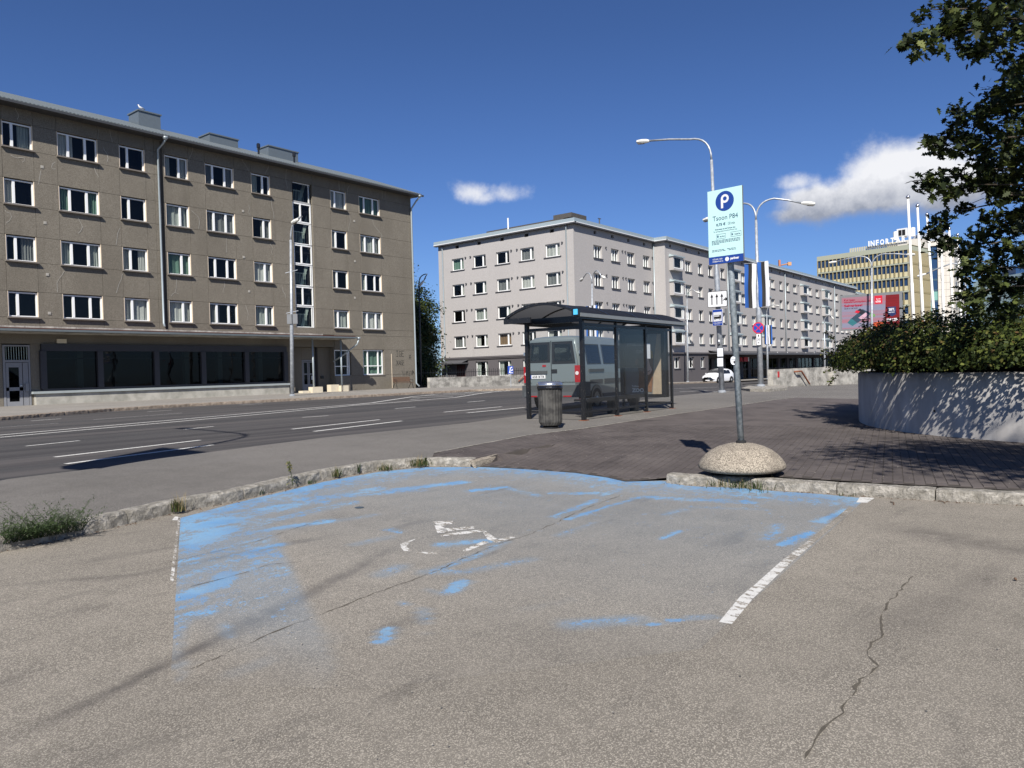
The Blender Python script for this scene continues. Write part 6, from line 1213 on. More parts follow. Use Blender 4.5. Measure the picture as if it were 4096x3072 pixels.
for x, t_, h_ in zip(xs_, tops, hws): secs.append(ringv(x, h_, t_, .42, 1.38 if t_ > 1.9 else min(1.38, t_-.25), 0, .84, 2.0 if t_ > 1.9 else t_-.1))
nr = len(secs[0]); wj = 4; skip = set()
for i in (3, 5, 7): skip |= {(i, wj), (i, nr-2-wj)}
for i in (9, 10): pass
fixn(loft(B(vo), secs, skip, MV).build('body', M_VAN, van, smooth=False))
for p in van.children[0].data.polygons: p.use_smooth = True
def vbox(name, mat, x0, x1, y0, y1, z0, z1, par=None): return B(vo).obox(MV@Vector((0, 0, 0)), MV.to_3x3()@Vector((1, 0, 0)), MV.to_3x3()@Vector((0, 1, 0)), UPZ, x0, x1, y0, y1, z0, z1).build(name, mat, par or van)
def vpoly(name, mat, pts, par=None): return B(vo).add([MV@Vector(p) for p in pts], [tuple(range(len(pts)))]).build(name, mat, par or van)
for i in (3, 5, 7):
    for s_ in (1, -1):
        a, c_ = secs[i][4], secs[i+1][4]; d_, e_ = secs[i+1][5], secs[i][5]; ins = .05
        q = [(a[0]+ins, s_*a[1], a[2]+.03), (c_[0]-ins, s_*c_[1], c_[2]+.03), (d_[0]-ins-.02, s_*d_[1], d_[2]-.03), (e_[0]+ins+.02, s_*e_[1], e_[2]-.03)]; vpoly('side_window', M_VANG, q)
        v = []; 
        rim = [(a[0], s_*(a[1]+.004), a[2]), (c_[0], s_*(c_[1]+.004), c_[2]), (d_[0], s_*(d_[1]+.004), d_[2]), (e_[0], s_*(e_[1]+.004), e_[2])]
        inn = [(x, y*1.003, z) for x, y, z in q]; B(vo).add([MV@Vector(p) for p in rim+inn], [(0, 1, 5, 4), (1, 2, 6, 5), (2, 3, 7, 6), (3, 0, 4, 7)]).build('window_seal', M_BLACK, van)
# rear wall of the van: two doors with glass openings
ys = [-.90, -.76, -.03, .03, .76, .90]; zs_ = [.42, .80, 1.42, 1.50, 2.06, 2.10]
def ry(y, z): k = 1-(1-.84)*max(0, (z-1.38)/.72)*.85; return y*(k if abs(y) > .1 else 1)
for nm, y0, y1 in (('rear_door', .012, .90), ('rear_door', -.90, -.012)):
    ya, yb = (y0, y1); g0, g1 = (ya+.035, yb-.09) if ya > 0 else (ya+.09, yb-.035); zl = 1.48 if ya > 0 else 1.43; b = B(vo); P = lambda y, z: MV@Vector((-.015-.03*(1-(z-1)**2*.5 if z < 2 else .5), ry(y, z), z))
    gy = [ya, g0, g1, yb]; gz = [.78, zl, 2.07, 2.14]; v = [P(y, z) for z in gz for y in gy]; f = [(r_i*4+c_i, r_i*4+c_i+1, (r_i+1)*4+c_i+1, (r_i+1)*4+c_i) for r_i in range(3) for c_i in range(3) if not (r_i == 1 and c_i == 1)]
    dr = b.add(v, f).build(nm, M_VAN, van); bmx = MV.to_3x3()@Vector((-.006, 0, 0))
    gq = [P(g0, zl)+bmx, P(g1, zl)+bmx, P(g1, 2.07)+bmx, P(g0, 2.07)+bmx]; cc = sum(gq, Vector())/4; inn = [cc+(p-cc)*.80 for p in gq]; b = B(vo).add([p+(p-cc)*.05 for p in gq]+inn, [(0, 1, 5, 4), (1, 2, 6, 5), (2, 3, 7, 6), (3, 0, 4, 7)]); b.build('window_surround', M_BLACK, dr); B(vo).add([p+(cc-p)*.02-bmx*.5 for p in gq], [(0, 1, 2, 3)]).build('rear_window', M_VANG, dr)
vbox('rear_panel', M_VAN, -.01, .03, -.9, .9, .42, .79); vbox('door_gap', M_BLACK, -.050, -.02, -.006, .006, .8, 2.12)
vbox('bumper', M_CLAD, -.14, .12, -.98, .98, .42, .78); vbox('bumper_step', simple('bumper_grey', (.075, .08, .085), .6, .3), -.155, -.141, -.9, .9, .44, .58); 
for s_ in (1, -1):
    vbox('bumper_corner', M_CLAD, .121, .55, s_*.97, s_*1.005, .44, .86); vbox('reflector', M_TAIL, -.16, -.156, s_*.45, s_*.72, .43, .47)
    tl = vbox('tail_light', M_TAIL, -.05, .06, s_*.79, s_*.965, .86, 1.36); fixn(B(vo).lathe([(.055, 0), (.055, .012)], MV@Vector((-.052, s_*.87, 1.13)), 14, MV.to_3x3()@Vector((-1, 0, 0))).build('reverse_lamp', M_TAILW, tl)); vbox('lamp_foot', M_CLAD, -.048, .05, s_*.80, s_*.96, .79, .858)
    vbox('side_moulding', M_CLAD, 1.55, 4.2, s_*.985, s_*1.012, .80, .93); vbox('sill_panel', M_CLAD, 1.5, 4.0, s_*.94, s_*.985, .36, .47); vbox('wheel_arch', M_CLAD, .56, 1.44, s_*.985, s_*1.006, .80, .92)
vbox('door_rail', M_CLAD, .50, 1.55, -.994, -1.008, 1.15, 1.24); vbox('brake_light', M_TAIL, -.055, -.045, .18, .30, 1.34, 1.40); vbox('plate_handle', M_CLAD, -.085, -.045, .14, .82, 1.13, 1.22); vbox('latch', M_BLACK, -.055, -.045, -.20, -.02, 1.14, 1.26); vbox('hinge', M_CHROME, -.02, .06, -.93, -.975, 1.70, 1.80); vbox('hinge', M_CHROME, -.02, .06, .93, .975, 1.70, 1.80)
np_ = vbox('number_plate', M_SWH, -.062, -.052, .20, .74, .985, 1.095); ve = -(MV.to_3x3()@Vector((0, 1, 0))); vn = -(MV.to_3x3()@Vector((1, 0, 0))); po_ = MV@Vector((-.0625, .74, .985))
b = B(vo); text(b, '658 BTB', .09, .50, .018, .092, po_, ve, UPZ, vn, .001, .02); b.build('number', M_INK, np_); B(vo).obox(po_+vn*.0005, ve, UPZ, vn, 0, .055, 0, .11, 0, .001).build('blue_band', M_SBLUE, np_)
b = B(vo); po_ = MV@Vector((-.052, 0, 0)); text(b, 'OPEL', -.84, -.66, .83, .87, po_, ve, UPZ, vn, .0, .0); text(b, 'MOVANO', .36, .80, .845, .885, po_, ve, UPZ, vn, .0, .02); b.build('badge_lettering', simple('badge_dark', (.05, .06, .06), .4, .5), van)
for x, y, s_ in ((1.0, -.905, -1), (1.0, .905, 1), (4.1, -.89, -1), (4.1, .89, 1)): wheel(van, MV, x, y, .335, .22, s_, vo)
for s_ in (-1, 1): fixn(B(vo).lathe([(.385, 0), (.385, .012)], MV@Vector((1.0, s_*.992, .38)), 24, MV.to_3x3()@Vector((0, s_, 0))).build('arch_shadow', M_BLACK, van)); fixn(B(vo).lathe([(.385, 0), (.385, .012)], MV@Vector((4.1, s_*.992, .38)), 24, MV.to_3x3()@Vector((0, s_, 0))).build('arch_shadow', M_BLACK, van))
for w_o in [c for c in van.children if c.name.startswith('wheel') and 'arch' not in c.name]: w_o.location = (MV.to_3x3()@Vector((0, .0, 0)))
vbox('floor', M_DARK, .1, 4.4, -.9, .9, .45, .6)
for r_i, x in enumerate((.9, 1.9, 2.9)):
    for y in (-.62, -.05, .55): st_o = vbox('seat', M_DARK, x, x+.45, y-.22, y+.22, .6, 1.0); vbox('backrest', M_DARK, x-.08, x+.05, y-.22, y+.22, 1.0, 1.55, st_o); vbox('headrest', M_DARK, x-.08, x+.03, y-.12, y+.12, 1.6, 1.78, st_o)
cu_o = vbox('curtain', CURT[0], .62, .66, .25, .8, 1.40, 2.1); vbox('belt', simple('belt_yellow', (.5, .5, .1), .7, .2), .5, .51, .18, .22, 1.45, 1.75); vbox('belt', simple('belt_yellow_b', (.5, .5, .1), .7, .2), .5, .51, -.62, -.58, 1.42, 1.75)
vpoly('windscreen', M_VANG, [(3.87, .78, 2.0), (3.87, -.78, 2.0), (4.40, -.86, 1.30), (4.40, .86, 1.30)])
for s_ in (1, -1): vbox('mirror', M_BLACK, 3.75, 3.87, s_*1.03, s_*1.24, 1.35, 1.68)
# white hatchback
CP = at(2872, 1500, 83); cz = at(2872, 1530, 83).z; cc_ = Vector((CP.x, CP.y, g(CP.x, CP.y))); MC = Matrix.Translation(cc_)@Matrix.Rotation(math.radians(180-9), 4, 'Z')@Matrix.Translation((-2.0, 0, 0)); car = thing('parked_car', cc_, 'white hatchback parked on the far side of the road', 'car')
xs_ = [0, .12, .45, .9, 1.5, 2.15, 2.55, 3.1, 3.55, 3.9, 4.06]; tops = [1.0, 1.25, 1.42, 1.53, 1.56, 1.53, 1.42, 1.12, .98, .84, .66]; hws = [.72, .82, .87, .885, .89, .89, .89, .88, .86, .80, .68]; secs = []
for x, t_, h_ in zip(xs_, tops, hws): secs.append(ringv(x, h_, t_, .22, min(.98, t_-.14), 0, .76, t_-.1))
nr = len(secs[0]); M_CARP = MT('white_car_paint', .3, .5); M_CARP.b.inputs['Coat Weight'].default_value = .4; M_CARP.col((.74, .75, .76)); M_CARP = M_CARP.m
fixn(loft(B(cc_), secs, set(), MC).build('body', M_CARP, car, smooth=True)); X3 = MC.to_3x3()
M_CG = simple('car_window_dark', (.015, .017, .02), .08, .6)
def cpoly(name, mat, pts): return fixn(B(cc_).add([MC@Vector(p) for p in pts], [tuple(range(len(pts)))]).build(name, mat, car))
def cbox(name, mat, *q): return B(cc_).obox(MC@Vector((0, 0, 0)), X3@Vector((1, 0, 0)), X3@Vector((0, 1, 0)), UPZ, *q).build(name, mat, car)
cpoly('windscreen', M_CG, [(2.36, .60, 1.512), (2.36, -.60, 1.512), (3.12, -.74, 1.14), (3.12, .74, 1.14)])
for s_ in (1, -1):
    cpoly('side_window', M_CG, [(.95, s_*.90, 1.02), (2.95, s_*.90, 1.0), (2.35, s_*.745, 1.40), (1.5, s_*.73, 1.44), (.95, s_*.76, 1.36)])
    cpoly('headlight', M_TAILW, [(3.99, s_*.42, .70), (3.80, s_*.80, .78), (3.66, s_*.865, .84), (3.84, s_*.78, .66), (4.03, s_*.44, .63)]); cbox('mirror', M_CARP, 2.72, 2.84, s_*.93, s_*1.07, .98, 1.10); cbox('fog_recess', M_BLACK, 3.9, 3.99, s_*.55, s_*.76, .34, .50)
    for x in (.72, 3.28): wheel(car, MC, x, s_*.835, .31, .2, s_, cc_)
    for x in (.72, 3.28): fixn(B(cc_).lathe([(.36, 0), (.36, .012)], MC@Vector((x, s_*.882, .34)), 22, X3@Vector((0, s_, 0))).build('wheel_arch', M_BLACK, car))  # black disc stands in for the shade inside the wheel well
for c_ in [c for c in car.children if c.name.startswith('wheel') and 'arch' not in c.name]: c_.location = (0, 0, 0)
cbox('grille', M_BLACK, 4.02, 4.08, -.42, .42, .58, .66); cbox('lower_grille', M_BLACK, 3.96, 4.06, -.55, .55, .26, .38); cbox('number_plate', M_SWH, 4.062, 4.075, -.26, .26, .27, .37); B(cc_).lathe([(.07, 0), (.07, .01)], MC@Vector((4.09, 0, .66)), 4, X3@Vector((1, 0, 0))).build('badge', M_CHROME, car)
# ================================================================== FAR BUILDINGS
def faceframe(pl, pr, dl, dr):
    """vertical facade from surveyed upper corners (left, right): origin at the left, ex to the right, n inwards"""
    a, c_ = at(*pl, dl), at(*pr, dr); ex = c_-a; ex.z = 0; w = ex.length; ex.normalize(); n_in = Vector((-ex.y, ex.x, 0))
    if n_in.dot(a-C) < 0: n_in = -n_in
    return Vector((a.x, a.y, 0)), ex, n_in, w, (a.z+c_.z)/2
M_GOLD = simple('pale_green_concrete', (.34, .35, .27), .85, .2, var=.06); M_GPAN = simple('cream_panel', (.52, .47, .30), .8, .2, var=.05); M_GRIB = simple('gold_rib', (.30, .25, .13), .7, .3); M_GSIDE = simple('gold_ribbed_metal', (.36, .31, .19), .6, .3, .2, var=.08)
o, ex, ni, w, zt = faceframe((3267, 1021), (3634, 985), 208, 190)
oc = thing('office_building', (o.x, o.y, g(o.x, o.y)-2), 'gold and blue glazed office block with rooftop letters', 'office building'); OC = oc.location.copy(); GZ = OC.z
def ob(name, mat, u0_, u1_, d0, d1, z0, z1, par=None, O=None, E=None, N=None, org=None): return B(org or OC).obox(O or o, E or ex, N or ni, UPZ, u0_, u1_, d0, d1, z0, z1).build(name, mat, par or oc)
DP = 14.2; ob('core_wall', M_GOLD, .3, w-.3, .9, DP, GZ, zt-1.4); ob('parapet', M_GOLD, 0, w, 0, DP, zt-1.25, zt)
nb = 22; bwid = (w-.4)/nb; fl = 3.58; nf_ = 7
mep = quad_mesh('pane', M_TINT); pan = B().box(.12, bwid-.05, .05, .25, 0, 1.12); mpan = bpy.data.meshes.new('cream_panel'); mpan.from_pydata(pan.v, [], pan.f); mpan.materials.append(M_GPAN)
rib = B().box(-.05, .05, -.28, .2, 0, fl-.42); mrib = bpy.data.meshes.new('fin'); mrib.from_pydata(rib.v, [], rib.f); mrib.materials.append(M_GRIB)
rzf = math.atan2(ex.y, ex.x)
for k in range(nf_):
    zb = zt-1.25-fl*(k+1); ob('floor_slab', M_GOLD, 0, w, -.1, .9, zb, zb+.42)
    if zb+fl < g(o.x, o.y)+2: break
    for i in range(nb):
        p = o+ex*(.2+i*bwid)
        inst(mep, 'pane', oc, (p.x-OC.x+ni.x*.3, p.y-OC.y+ni.y*.3, zb+1.62-OC.z), (bwid, 1, fl-1.62), rzf); inst(mpan, 'cream_panel', oc, (p.x-OC.x, p.y-OC.y, zb+.46-OC.z), rz=rzf); inst(mrib, 'fin', oc, (p.x-OC.x, p.y-OC.y, zb+.42-OC.z), rz=rzf)
ob('side_wall', M_GSIDE, w-.3, w-.02, .0, DP, GZ, zt-1.26)
b = B(OC)
for k in range(5):
    zb = zt-1.25-fl*(k+1)
    ob('side_band', M_GRIB, w-.019, w+.10, 0, DP, zb+.05, zb+.40)
    for i in range(28): b.obox(o, ex, ni, UPZ, w-.018, w+.16, .1+i*.5, .28+i*.5, zb+.42, zb+fl-.05)
b.build('side_fin', M_GSIDE, oc, kind='stuff')
ob('roof_edge', M_GRIB, w-.2, w+.1, -.05, DP, zt+.01, zt+.12)
for i in range(26): ob('roof_fin', M_GPAN, w-15.6+i*.48, w-15.45+i*.48, 1.6, 2.0, zt+.0, zt+1.3)
let = 'INFORTAR'; a0 = at(3458, 975, 197); u = (a0-o).dot(ex); u1_ = w-1.0; lw_ = [.35, 1.15, .85, 1.2, 1.05, 1.1, 1.25, 1.1]; sc_ = (u1_-u)/(sum(lw_)+.35*7)
for ch, l_ in zip(let, lw_):
    b = B(OC)
    if ch == 'I': b.obox(o, ex, ni, UPZ, u+.05, u+l_*sc_-.02, 1.0, 1.2, zt+1.0, zt+2.45)
    else: text(b, ch, u, u+l_*sc_, zt+1.0, zt+2.45, o-ni*-1.0, ex, UPZ, -ni, .0, .035)
    b.build('rooftop_letter', simple('letter_white', (.8, .8, .8), .5, .3) if ch == 'I' else bpy.data.materials['letter_white'], oc); u += (l_+.35)*sc_
ob('letter_rail', M_SBLK, w-11, w-.8, 1.25, 1.35, zt+.5, zt+.95)
# cream stone tower
M_STONE = MT('cream_stone', .9, .15); n = M_STONE.noise(.6, 5, .6); br = M_STONE.N('ShaderNodeTexBrick'); 
M_STONE.col(M_STONE.mix(n, (.50, .46, .40), (.60, .56, .50))); M_STONE = M_STONE.m
M_TEAL = simple('teal_panel', (.16, .34, .30), .4, .5); M_DNAVY = simple('dark_blue_frame', (.03, .07, .11), .5, .4); M_MANS = simple('slate_roof', (.24, .27, .32), .6, .4)
o2, e2, n2, w2_, zt2 = faceframe((3655, 969), (3814, 958), 215, 212); ot = thing('hotel_tower', (o2.x, o2.y, g(o2.x, o2.y)-2), 'cream stone tower with teal window strip and slate roof', 'tower'); OT = ot.location.copy()
def tb(name, mat, *q, par=None): return B(OT).obox(o2, e2, n2, UPZ, *q).build(name, mat, par or ot)
ux0 = (at(3723, 1000, 213)-o2).dot(e2); ux1 = (at(3751, 1000, 213)-o2).dot(e2)
tb('wall', M_STONE, 0, ux0, 0, 25, OT.z, zt2-5.2); tb('wall', M_STONE, ux1, w2_, 0, 25, OT.z, zt2); tb('wall', M_STONE, 0, ux1, 0, 1.2, zt2-1.4, zt2); tb('wall', M_STONE, 0, ux0*.28, 0, 3, zt2-5.2, zt2-1.4)
tb('window_recess', M_DARK, 0, ux1, 1.3, 2, OT.z, zt2-1.4)
for i in range(4):
    a = ux0*.28+i*(ux1-ux0*.28)/4; wf = tb('window_frame', M_DNAVY, a, a+.12, .3, .6, zt2-5.1, zt2-1.45); tb('pane', M_TINT, a+.12, a+(ux1-ux0*.28)/4, .5, .55, zt2-5.1, zt2-1.45, par=wf)
for k in range(8):
    zb = zt2-5.2-(k+1)*3.05; m_ = M_TEAL if k in (3, 6) else M_TINT
    f_ = tb('window_frame', M_DNAVY, ux0, ux1, .25, .5, zb, zb+.55); tb('pane', m_, ux0+.4, ux1, .3, .35, zb+.55, zb+3.05, par=f_); tb('teal_edge', M_TEAL, ux0, ux0+.4, .2, .5, zb+.55, zb+3.0, par=f_)
b = B(OT)
for k in range(12): b.obox(o2, e2, n2, UPZ, ux1+.02, w2_, -.03, -.004, zt2-2.0-k*2.0, zt2-1.92-k*2.0)
for i in range(5): b.obox(o2, e2, n2, UPZ, ux1+(w2_-ux1)*i/4-.03, ux1+(w2_-ux1)*i/4+.03, -.028, -.005, OT.z, zt2-1.5)
b.build('stone_joint', simple('stone_joint', (.36, .33, .29), .9, .1), ot)
# right flank in sun-grazed stone with small windows
pe_ = o2+e2*w2_; fe = (at(3849, 970, 236)-pe_); fe.z = 0; Lf = fe.length; fe.normalize(); fn = Vector((-fe.y, fe.x, 0)); 
if fn.dot(pe_-C) < 0: fn = -fn
B(OT).obox(pe_, fe, fn, UPZ, .02, Lf, 0, .4, OT.z, zt2).build('flank_wall', M_STONE, ot)
for k in range(9):
    for i in range(3): B(OT).obox(pe_, fe, fn, UPZ, Lf*(.16+.28*i), Lf*(.30+.28*i), -.02, -.004, zt2-4.2-k*3.05-.0, zt2-2.2-k*3.05).build('window', M_SBLK, ot)
B(OT).obox(pe_+fe*Lf, fe, fn, UPZ, .01, 16, .0, 6, OT.z, zt2-11).build('low_wing', M_STONE, ot)
for k in range(4): B(OT).obox(pe_+fe*Lf, fe, fn, UPZ, 1, 7, -1.4, -.01, zt2-9.5-k*5, zt2-8.2-k*5).build('balcony', M_STONE, ot)
B(OT).obox(pe_+fe*Lf, fe, fn, UPZ, .01, 10, -2.2, 6, zt2-1.2, zt2-.8).build('roof_wing', M_MANS, ot); B(OT).obox(pe_+fe*Lf, fe, fn, UPZ, .01, 8, .2, 5.5, zt2-10.9, zt2-1.25).build('glazed_lounge', M_TINT, ot)
tb('roof', M_MANS, 1.2, w2_-.5, 1.6, 12, zt2+.0, zt2+2.3); b = B(OT)
for i in range(2): pass
x0_ = (at(3672, 940, 216)-o2).dot(e2); x1_ = (at(3794, 930, 216)-o2).dot(e2); x2_ = w2_+.5
B(OT).prism([(x0_-2.5, 0), (w2_+.5, 0), (w2_-1.6, 3.2), (x0_, 2.6)], o2+n2*3+UPZ*(zt2), e2, UPZ, n2*8).build('mansard_roof', M_MANS, ot)
for i in range(7): B(OT).tube([o2+e2*(w2_*.5+i*w2_*.08)+n2*.2+UPZ*zt2, o2+e2*(w2_*.5+i*w2_*.08)+n2*.2+UPZ*(zt2+1.1)], .05, 5).build('rail_post', M_SBLK, ot)
# roof plant
po = at(3600, 940, 204); pn_ = thing('roof_plant', (po.x, po.y, zt+.1), 'white tanks and dark louvred unit on a cream plant room', 'roof plant'); OPn = pn_.location.copy(); q = Vector((po.x, po.y, 0))
B(OPn).obox(q, ex, ni, UPZ, -3.5, 5.0, 0, 6, zt+.1, zt+3.2).build('plant_room', M_STONE, pn_)
for px, yt, r_ in ((3582, 926, .6), (3617, 915, .75), (3651, 910, .62)):
    p = at(px, yt, 205); B(OPn).lathe([(r_, zt+3.22-p.z if False else -2.4), (r_, -.1), (r_*.6, 0)], p, 18).build('tank', simple('tank_white', (.7, .71, .72), .4, .5), pn_, smooth=False)
p = at(3607, 930, 203.5); B(OPn).obox(p, ex, ni, UPZ, -1.3, 1.3, 0, 1.2, -1.0, 1.1).build('unit_housing', M_SWH, pn_); B(OPn).obox(p, ex, ni, UPZ, -.85, -.05, -.05, -.01, -.8, .7).build('louvre', M_DARK, pn_); B(OPn).obox(p, ex, ni, UPZ, .1, .9, -.05, -.01, -.8, .7).build('louvre', M_DARK, pn_)
# pale blue building
M_PB = MT('pale_blue_glass_wall', .5, .4); M_PB.col(M_PB.mix(M_PB.mr(M_PB.noise(.12, 4), .35, .65), (.33, .47, .52), (.42, .57, .62))); M_PB = M_PB.m
o3, e3, n3, w3, zt3 = faceframe((3893, 1112), (4110, 1104), 228, 205); bbq = thing('office_building', (o3.x, o3.y, -1), 'pale blue building half hidden by the oak', 'office building'); OQ = bbq.location.copy()
B(OQ).obox(o3, e3, n3, UPZ, 0, w3+10, 0, 12, -2, zt3).build('wall', M_PB, bbq)
for k in range(5): B(OQ).obox(o3, e3, n3, UPZ, 0, w3+10, -.03, -.004, zt3-3.2*(k+1), zt3-3.2*(k+1)+.12).build('floor_line', M_MANS, bbq)
for u, z in ((3.4, 5.5), (6.2, 5.5), (9, 9), (11.5, 5.5), (14, 9)): B(OQ).obox(o3, e3, n3, UPZ, u, u+.7, -.06, -.035, zt3-z-1.4, zt3-z).build('window', M_DARK, bbq)
p = at(4034, 1098, 216); B(OQ).obox(p, e3, n3, UPZ, -3, 3, 0, 5, -2, 2.2).build('roof_pavilion', M_TINT, bbq)
# crane beyond the grey block
cp = at(3118, 1062, 330); cn = thing('tower_crane', (cp.x, cp.y, -1), 'small orange crane far beyond the grey block', 'crane'); OCr = cn.location.copy()
B(OCr).obox(Vector((cp.x, cp.y, 0)), r0, fw, UPZ, -.4, .4, -.4, .4, -1, cp.z+2.4).build('mast', simple('crane_orange', (.42, .16, .08), .7, .2), cn); q0, q1 = at(3124, 1061, 330), at(3160, 1053, 330); B(OCr).tube([q0, q1], .3, 5).build('jib', simple('crane_rust', (.40, .2, .1), .7, .2), cn); q = at(3157, 1054, 330); B(OCr).obox(q, r0, fw, UPZ, -.7, .8, -.5, .5, -.9, .6).build('counterweight', simple('crane_weight', (.5, .28, .14), .8, .2), cn)
# ================================================================== VEGETATION
def leafmat(name, cols, trans=.25, sc=35):
    m = MT(name, .62, .22); wn_ = m.N('ShaderNodeTexNoise'); m.l.new(m.pos, wn_.inputs['Vector']); wn_.inputs['Scale'].default_value = sc; wn_.inputs['Detail'].default_value = 1
    at1 = m.N('ShaderNodeAttribute', attribute_name='rnd').outputs['Fac']; rp = m.N('ShaderNodeValToRGB'); e = rp.color_ramp.elements; e[0].position = 0; e[0].color = cols[0]+(1,); e[1].position = 1; e[1].color = cols[-1]+(1,)
    for i, c_ in enumerate(cols[1:-1]): ne = e.new((i+1)/(len(cols)-1)); ne.color = c_+(1,)
    m.l.new(at1, rp.inputs[0]); m.col(rp.outputs[0]); tr = m.N('ShaderNodeBsdfTranslucent'); m.l.new(rp.outputs[0], tr.inputs[0]); mx_ = m.N('ShaderNodeMixShader'); mx_.inputs[0].default_value = trans
    out = m.n['Material Output']; m.l.new(m.b.outputs[0], mx_.inputs[1]); m.l.new(tr.outputs[0], mx_.inputs[2]); m.l.new(mx_.outputs[0], out.inputs[0]); return m.m
def leaves(name, pts, nrm_, size, shape, mat, parent=None, org=(0, 0, 0), rs=1, droop=0., **props):
    """scatter leaf polygons: pts (n,3), nrm_ (n,3) preferred normals, shape = list of (u, v, bend)"""
    rg = np.random.RandomState(rs); n = len(pts); sh = np.array(shape, float); k = len(sh)
    N = nrm_+rg.normal(0, .55, (n, 3)); N /= np.linalg.norm(N, axis=1)[:, None]+1e-9
    A_ = np.cross(N, rg.normal(0, 1, (n, 3))+np.array([0, 0, -droop])); A_ /= np.linalg.norm(A_, axis=1)[:, None]+1e-9; Bv = np.cross(N, A_); s_ = size*rg.uniform(.65, 1.25, n)
    co = pts[:, None, :]+s_[:, None, None]*(sh[None, :, 0:1]*A_[:, None, :]+sh[None, :, 1:2]*Bv[:, None, :]+sh[None, :, 2:3]*N[:, None, :])-np.array(org)
    co = co.reshape(-1, 3); me = bpy.data.meshes.new(name); me.vertices.add(n*k); me.vertices.foreach_set('co', co.ravel()); me.loops.add(n*k); me.loops.foreach_set('vertex_index', np.arange(n*k)); me.polygons.add(n); me.polygons.foreach_set('loop_start', np.arange(0, n*k, k)); me.polygons.foreach_set('loop_total', np.full(n, k)); me.update()
    a = me.attributes.new('rnd', 'FLOAT', 'POINT'); a.data.foreach_set('value', np.repeat(np.clip(rg.beta(1.6, 2.2, n), 0, 1), k).astype(np.float32)); me.materials.append(mat)
    o = bpy.data.objects.new(name, me); COL.objects.link(o); o.parent = parent
    if not parent: o.location = org
    for q_, v_ in props.items(): o[q_] = v_
    return o
OVAL = [(0, -.5, 0), (.28, -.15, .03), (.25, .2, .03), (0, .5, -.03), (-.25, .2, .03), (-.28, -.15, .03)]
OAK = [(0, -.55, 0), (.10, -.30, .01), (.24, -.24, .03), (.13, -.10, .0), (.34, .02, .04), (.15, .12, .0), (.32, .30, .03), (.12, .36, 0), (0, .55, -.03), (-.12, .36, 0), (-.30, .28, .03), (-.15, .12, 0), (-.34, .0, .04), (-.13, -.10, .0), (-.24, -.24, .03), (-.10, -.30, .01)]
QUAD = [(0, -.5, 0), (.34, 0, .05), (0, .5, 0), (-.34, 0, .05)]
rg = np.random.RandomState(4)
# ---- planter and hedge
PC = Vector((19.75, -1.25, 0)); PRR = 6.0; pz = .02; pl_ = thing('planter', (PC.x, PC.y, pz), 'large round rendered concrete planter wall below the hedge', 'planter')
v = []; nseg = 160; f = []
for (r_, z) in ((PRR, -.15), (PRR, 1.20), (PRR-.03, 1.23), (PRR-.28, 1.23), (PRR-.30, 1.2), (PRR-.30, 1.0)):
    for i in range(nseg): a = 2*math.pi*i/nseg; v.append((PC.x+math.cos(a)*r_, PC.y+math.sin(a)*r_, z))
for k in range(5):
    for i in range(nseg): f.append((k*nseg+i, k*nseg+(i+1) % nseg, (k+1)*nseg+(i+1) % nseg, (k+1)*nseg+i))
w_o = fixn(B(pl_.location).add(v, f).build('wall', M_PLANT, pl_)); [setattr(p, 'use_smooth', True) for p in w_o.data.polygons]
B(pl_.location).lathe([(PRR-.31, 0), (PRR-.31, .02)], PC+UPZ*1.03, 80).build('soil', M_DIRT, pl_)
for (x, y) in ((3738, 1644), (3634, 1656)):
    d_ = ray(x, y); lo, hi = 8., 22.
    a_ = d_.x**2+d_.y**2; b_q = -2*(d_.x*PC.x+d_.y*PC.y); c_q = PC.x**2+PC.y**2-PRR**2; t = (-b_q-math.sqrt(max(0, b_q*b_q-4*a_*c_q)))/(2*a_); p = C+d_*t; nr_ = (Vector((p.x, p.y, 0))-Vector((PC.x, PC.y, 0))).normalized(); R_ = .022 if x == 3738 else .008
    fixn(B(pl_.location).lathe([(R_, -.03), (R_, .004)], p, 14, nr_).build('drain_hole', M_BLACK, pl_))
he = thing('hedge', (PC.x, PC.y, 1.05), 'dense green and reddish hedge spilling over the round planter', 'hedge'); OH = np.array(he.location)
M_HEDGE = leafmat('hedge_leaf', [(.016, .024, .007), (.028, .042, .010), (.052, .072, .015), (.125, .145, .028), (.12, .075, .028)], .3); M_HRED = leafmat('hedge_leaf_reddish', [(.04, .045, .015), (.09, .065, .025), (.15, .08, .035), (.19, .15, .035)], .3)
def hedge_pts(n, rs):
    r_ = np.random.RandomState(rs); th = r_.uniform(0, 2*np.pi, n); lump = lambda th, q: .10*np.sin(5*th+q)+.08*np.sin(11*th+2*q)+.05*np.sin(23*th+q); ph = r_.beta(1.0, .85, n)*1.9-.35      # polar angle around the section: 0 = outward, pi/2 = up
    cr0 = PRR-.55; out = 1.10+lump(th, 1)+.10*np.sin(37*th)+.10*r_.normal(0, 1, n)*.6; up_ = .70+lump(th, 3)*.8+.06*r_.normal(0, 1, n); dep = r_.beta(5, 1.2, n)
    rr_ = cr0+out*np.cos(ph)*dep; z = 1.50+up_*np.sin(ph)*dep; ins = r_.uniform(0, 1, n) < .22; rr_[ins] = r_.uniform(1.5, cr0, ins.sum()); z[ins] = 2.16+.10*r_.normal(0, 1, ins.sum())+.12*np.sin(rr_[ins]*4+th[ins]*9)
    z = np.maximum(z, np.where(rr_ > PRR+.01, 1.16-.10*np.sin(th*31)-.12*r_.uniform(0, 1, n)-.3*np.clip(rr_-PRR-.1, 0, .4), 1.25))
    P = np.stack([PC.x+rr_*np.cos(th), PC.y+rr_*np.sin(th), z], 1); Nn = np.stack([np.cos(th)*np.cos(ph), np.sin(th)*np.cos(ph), np.sin(ph)+.3], 1); return P, Nn
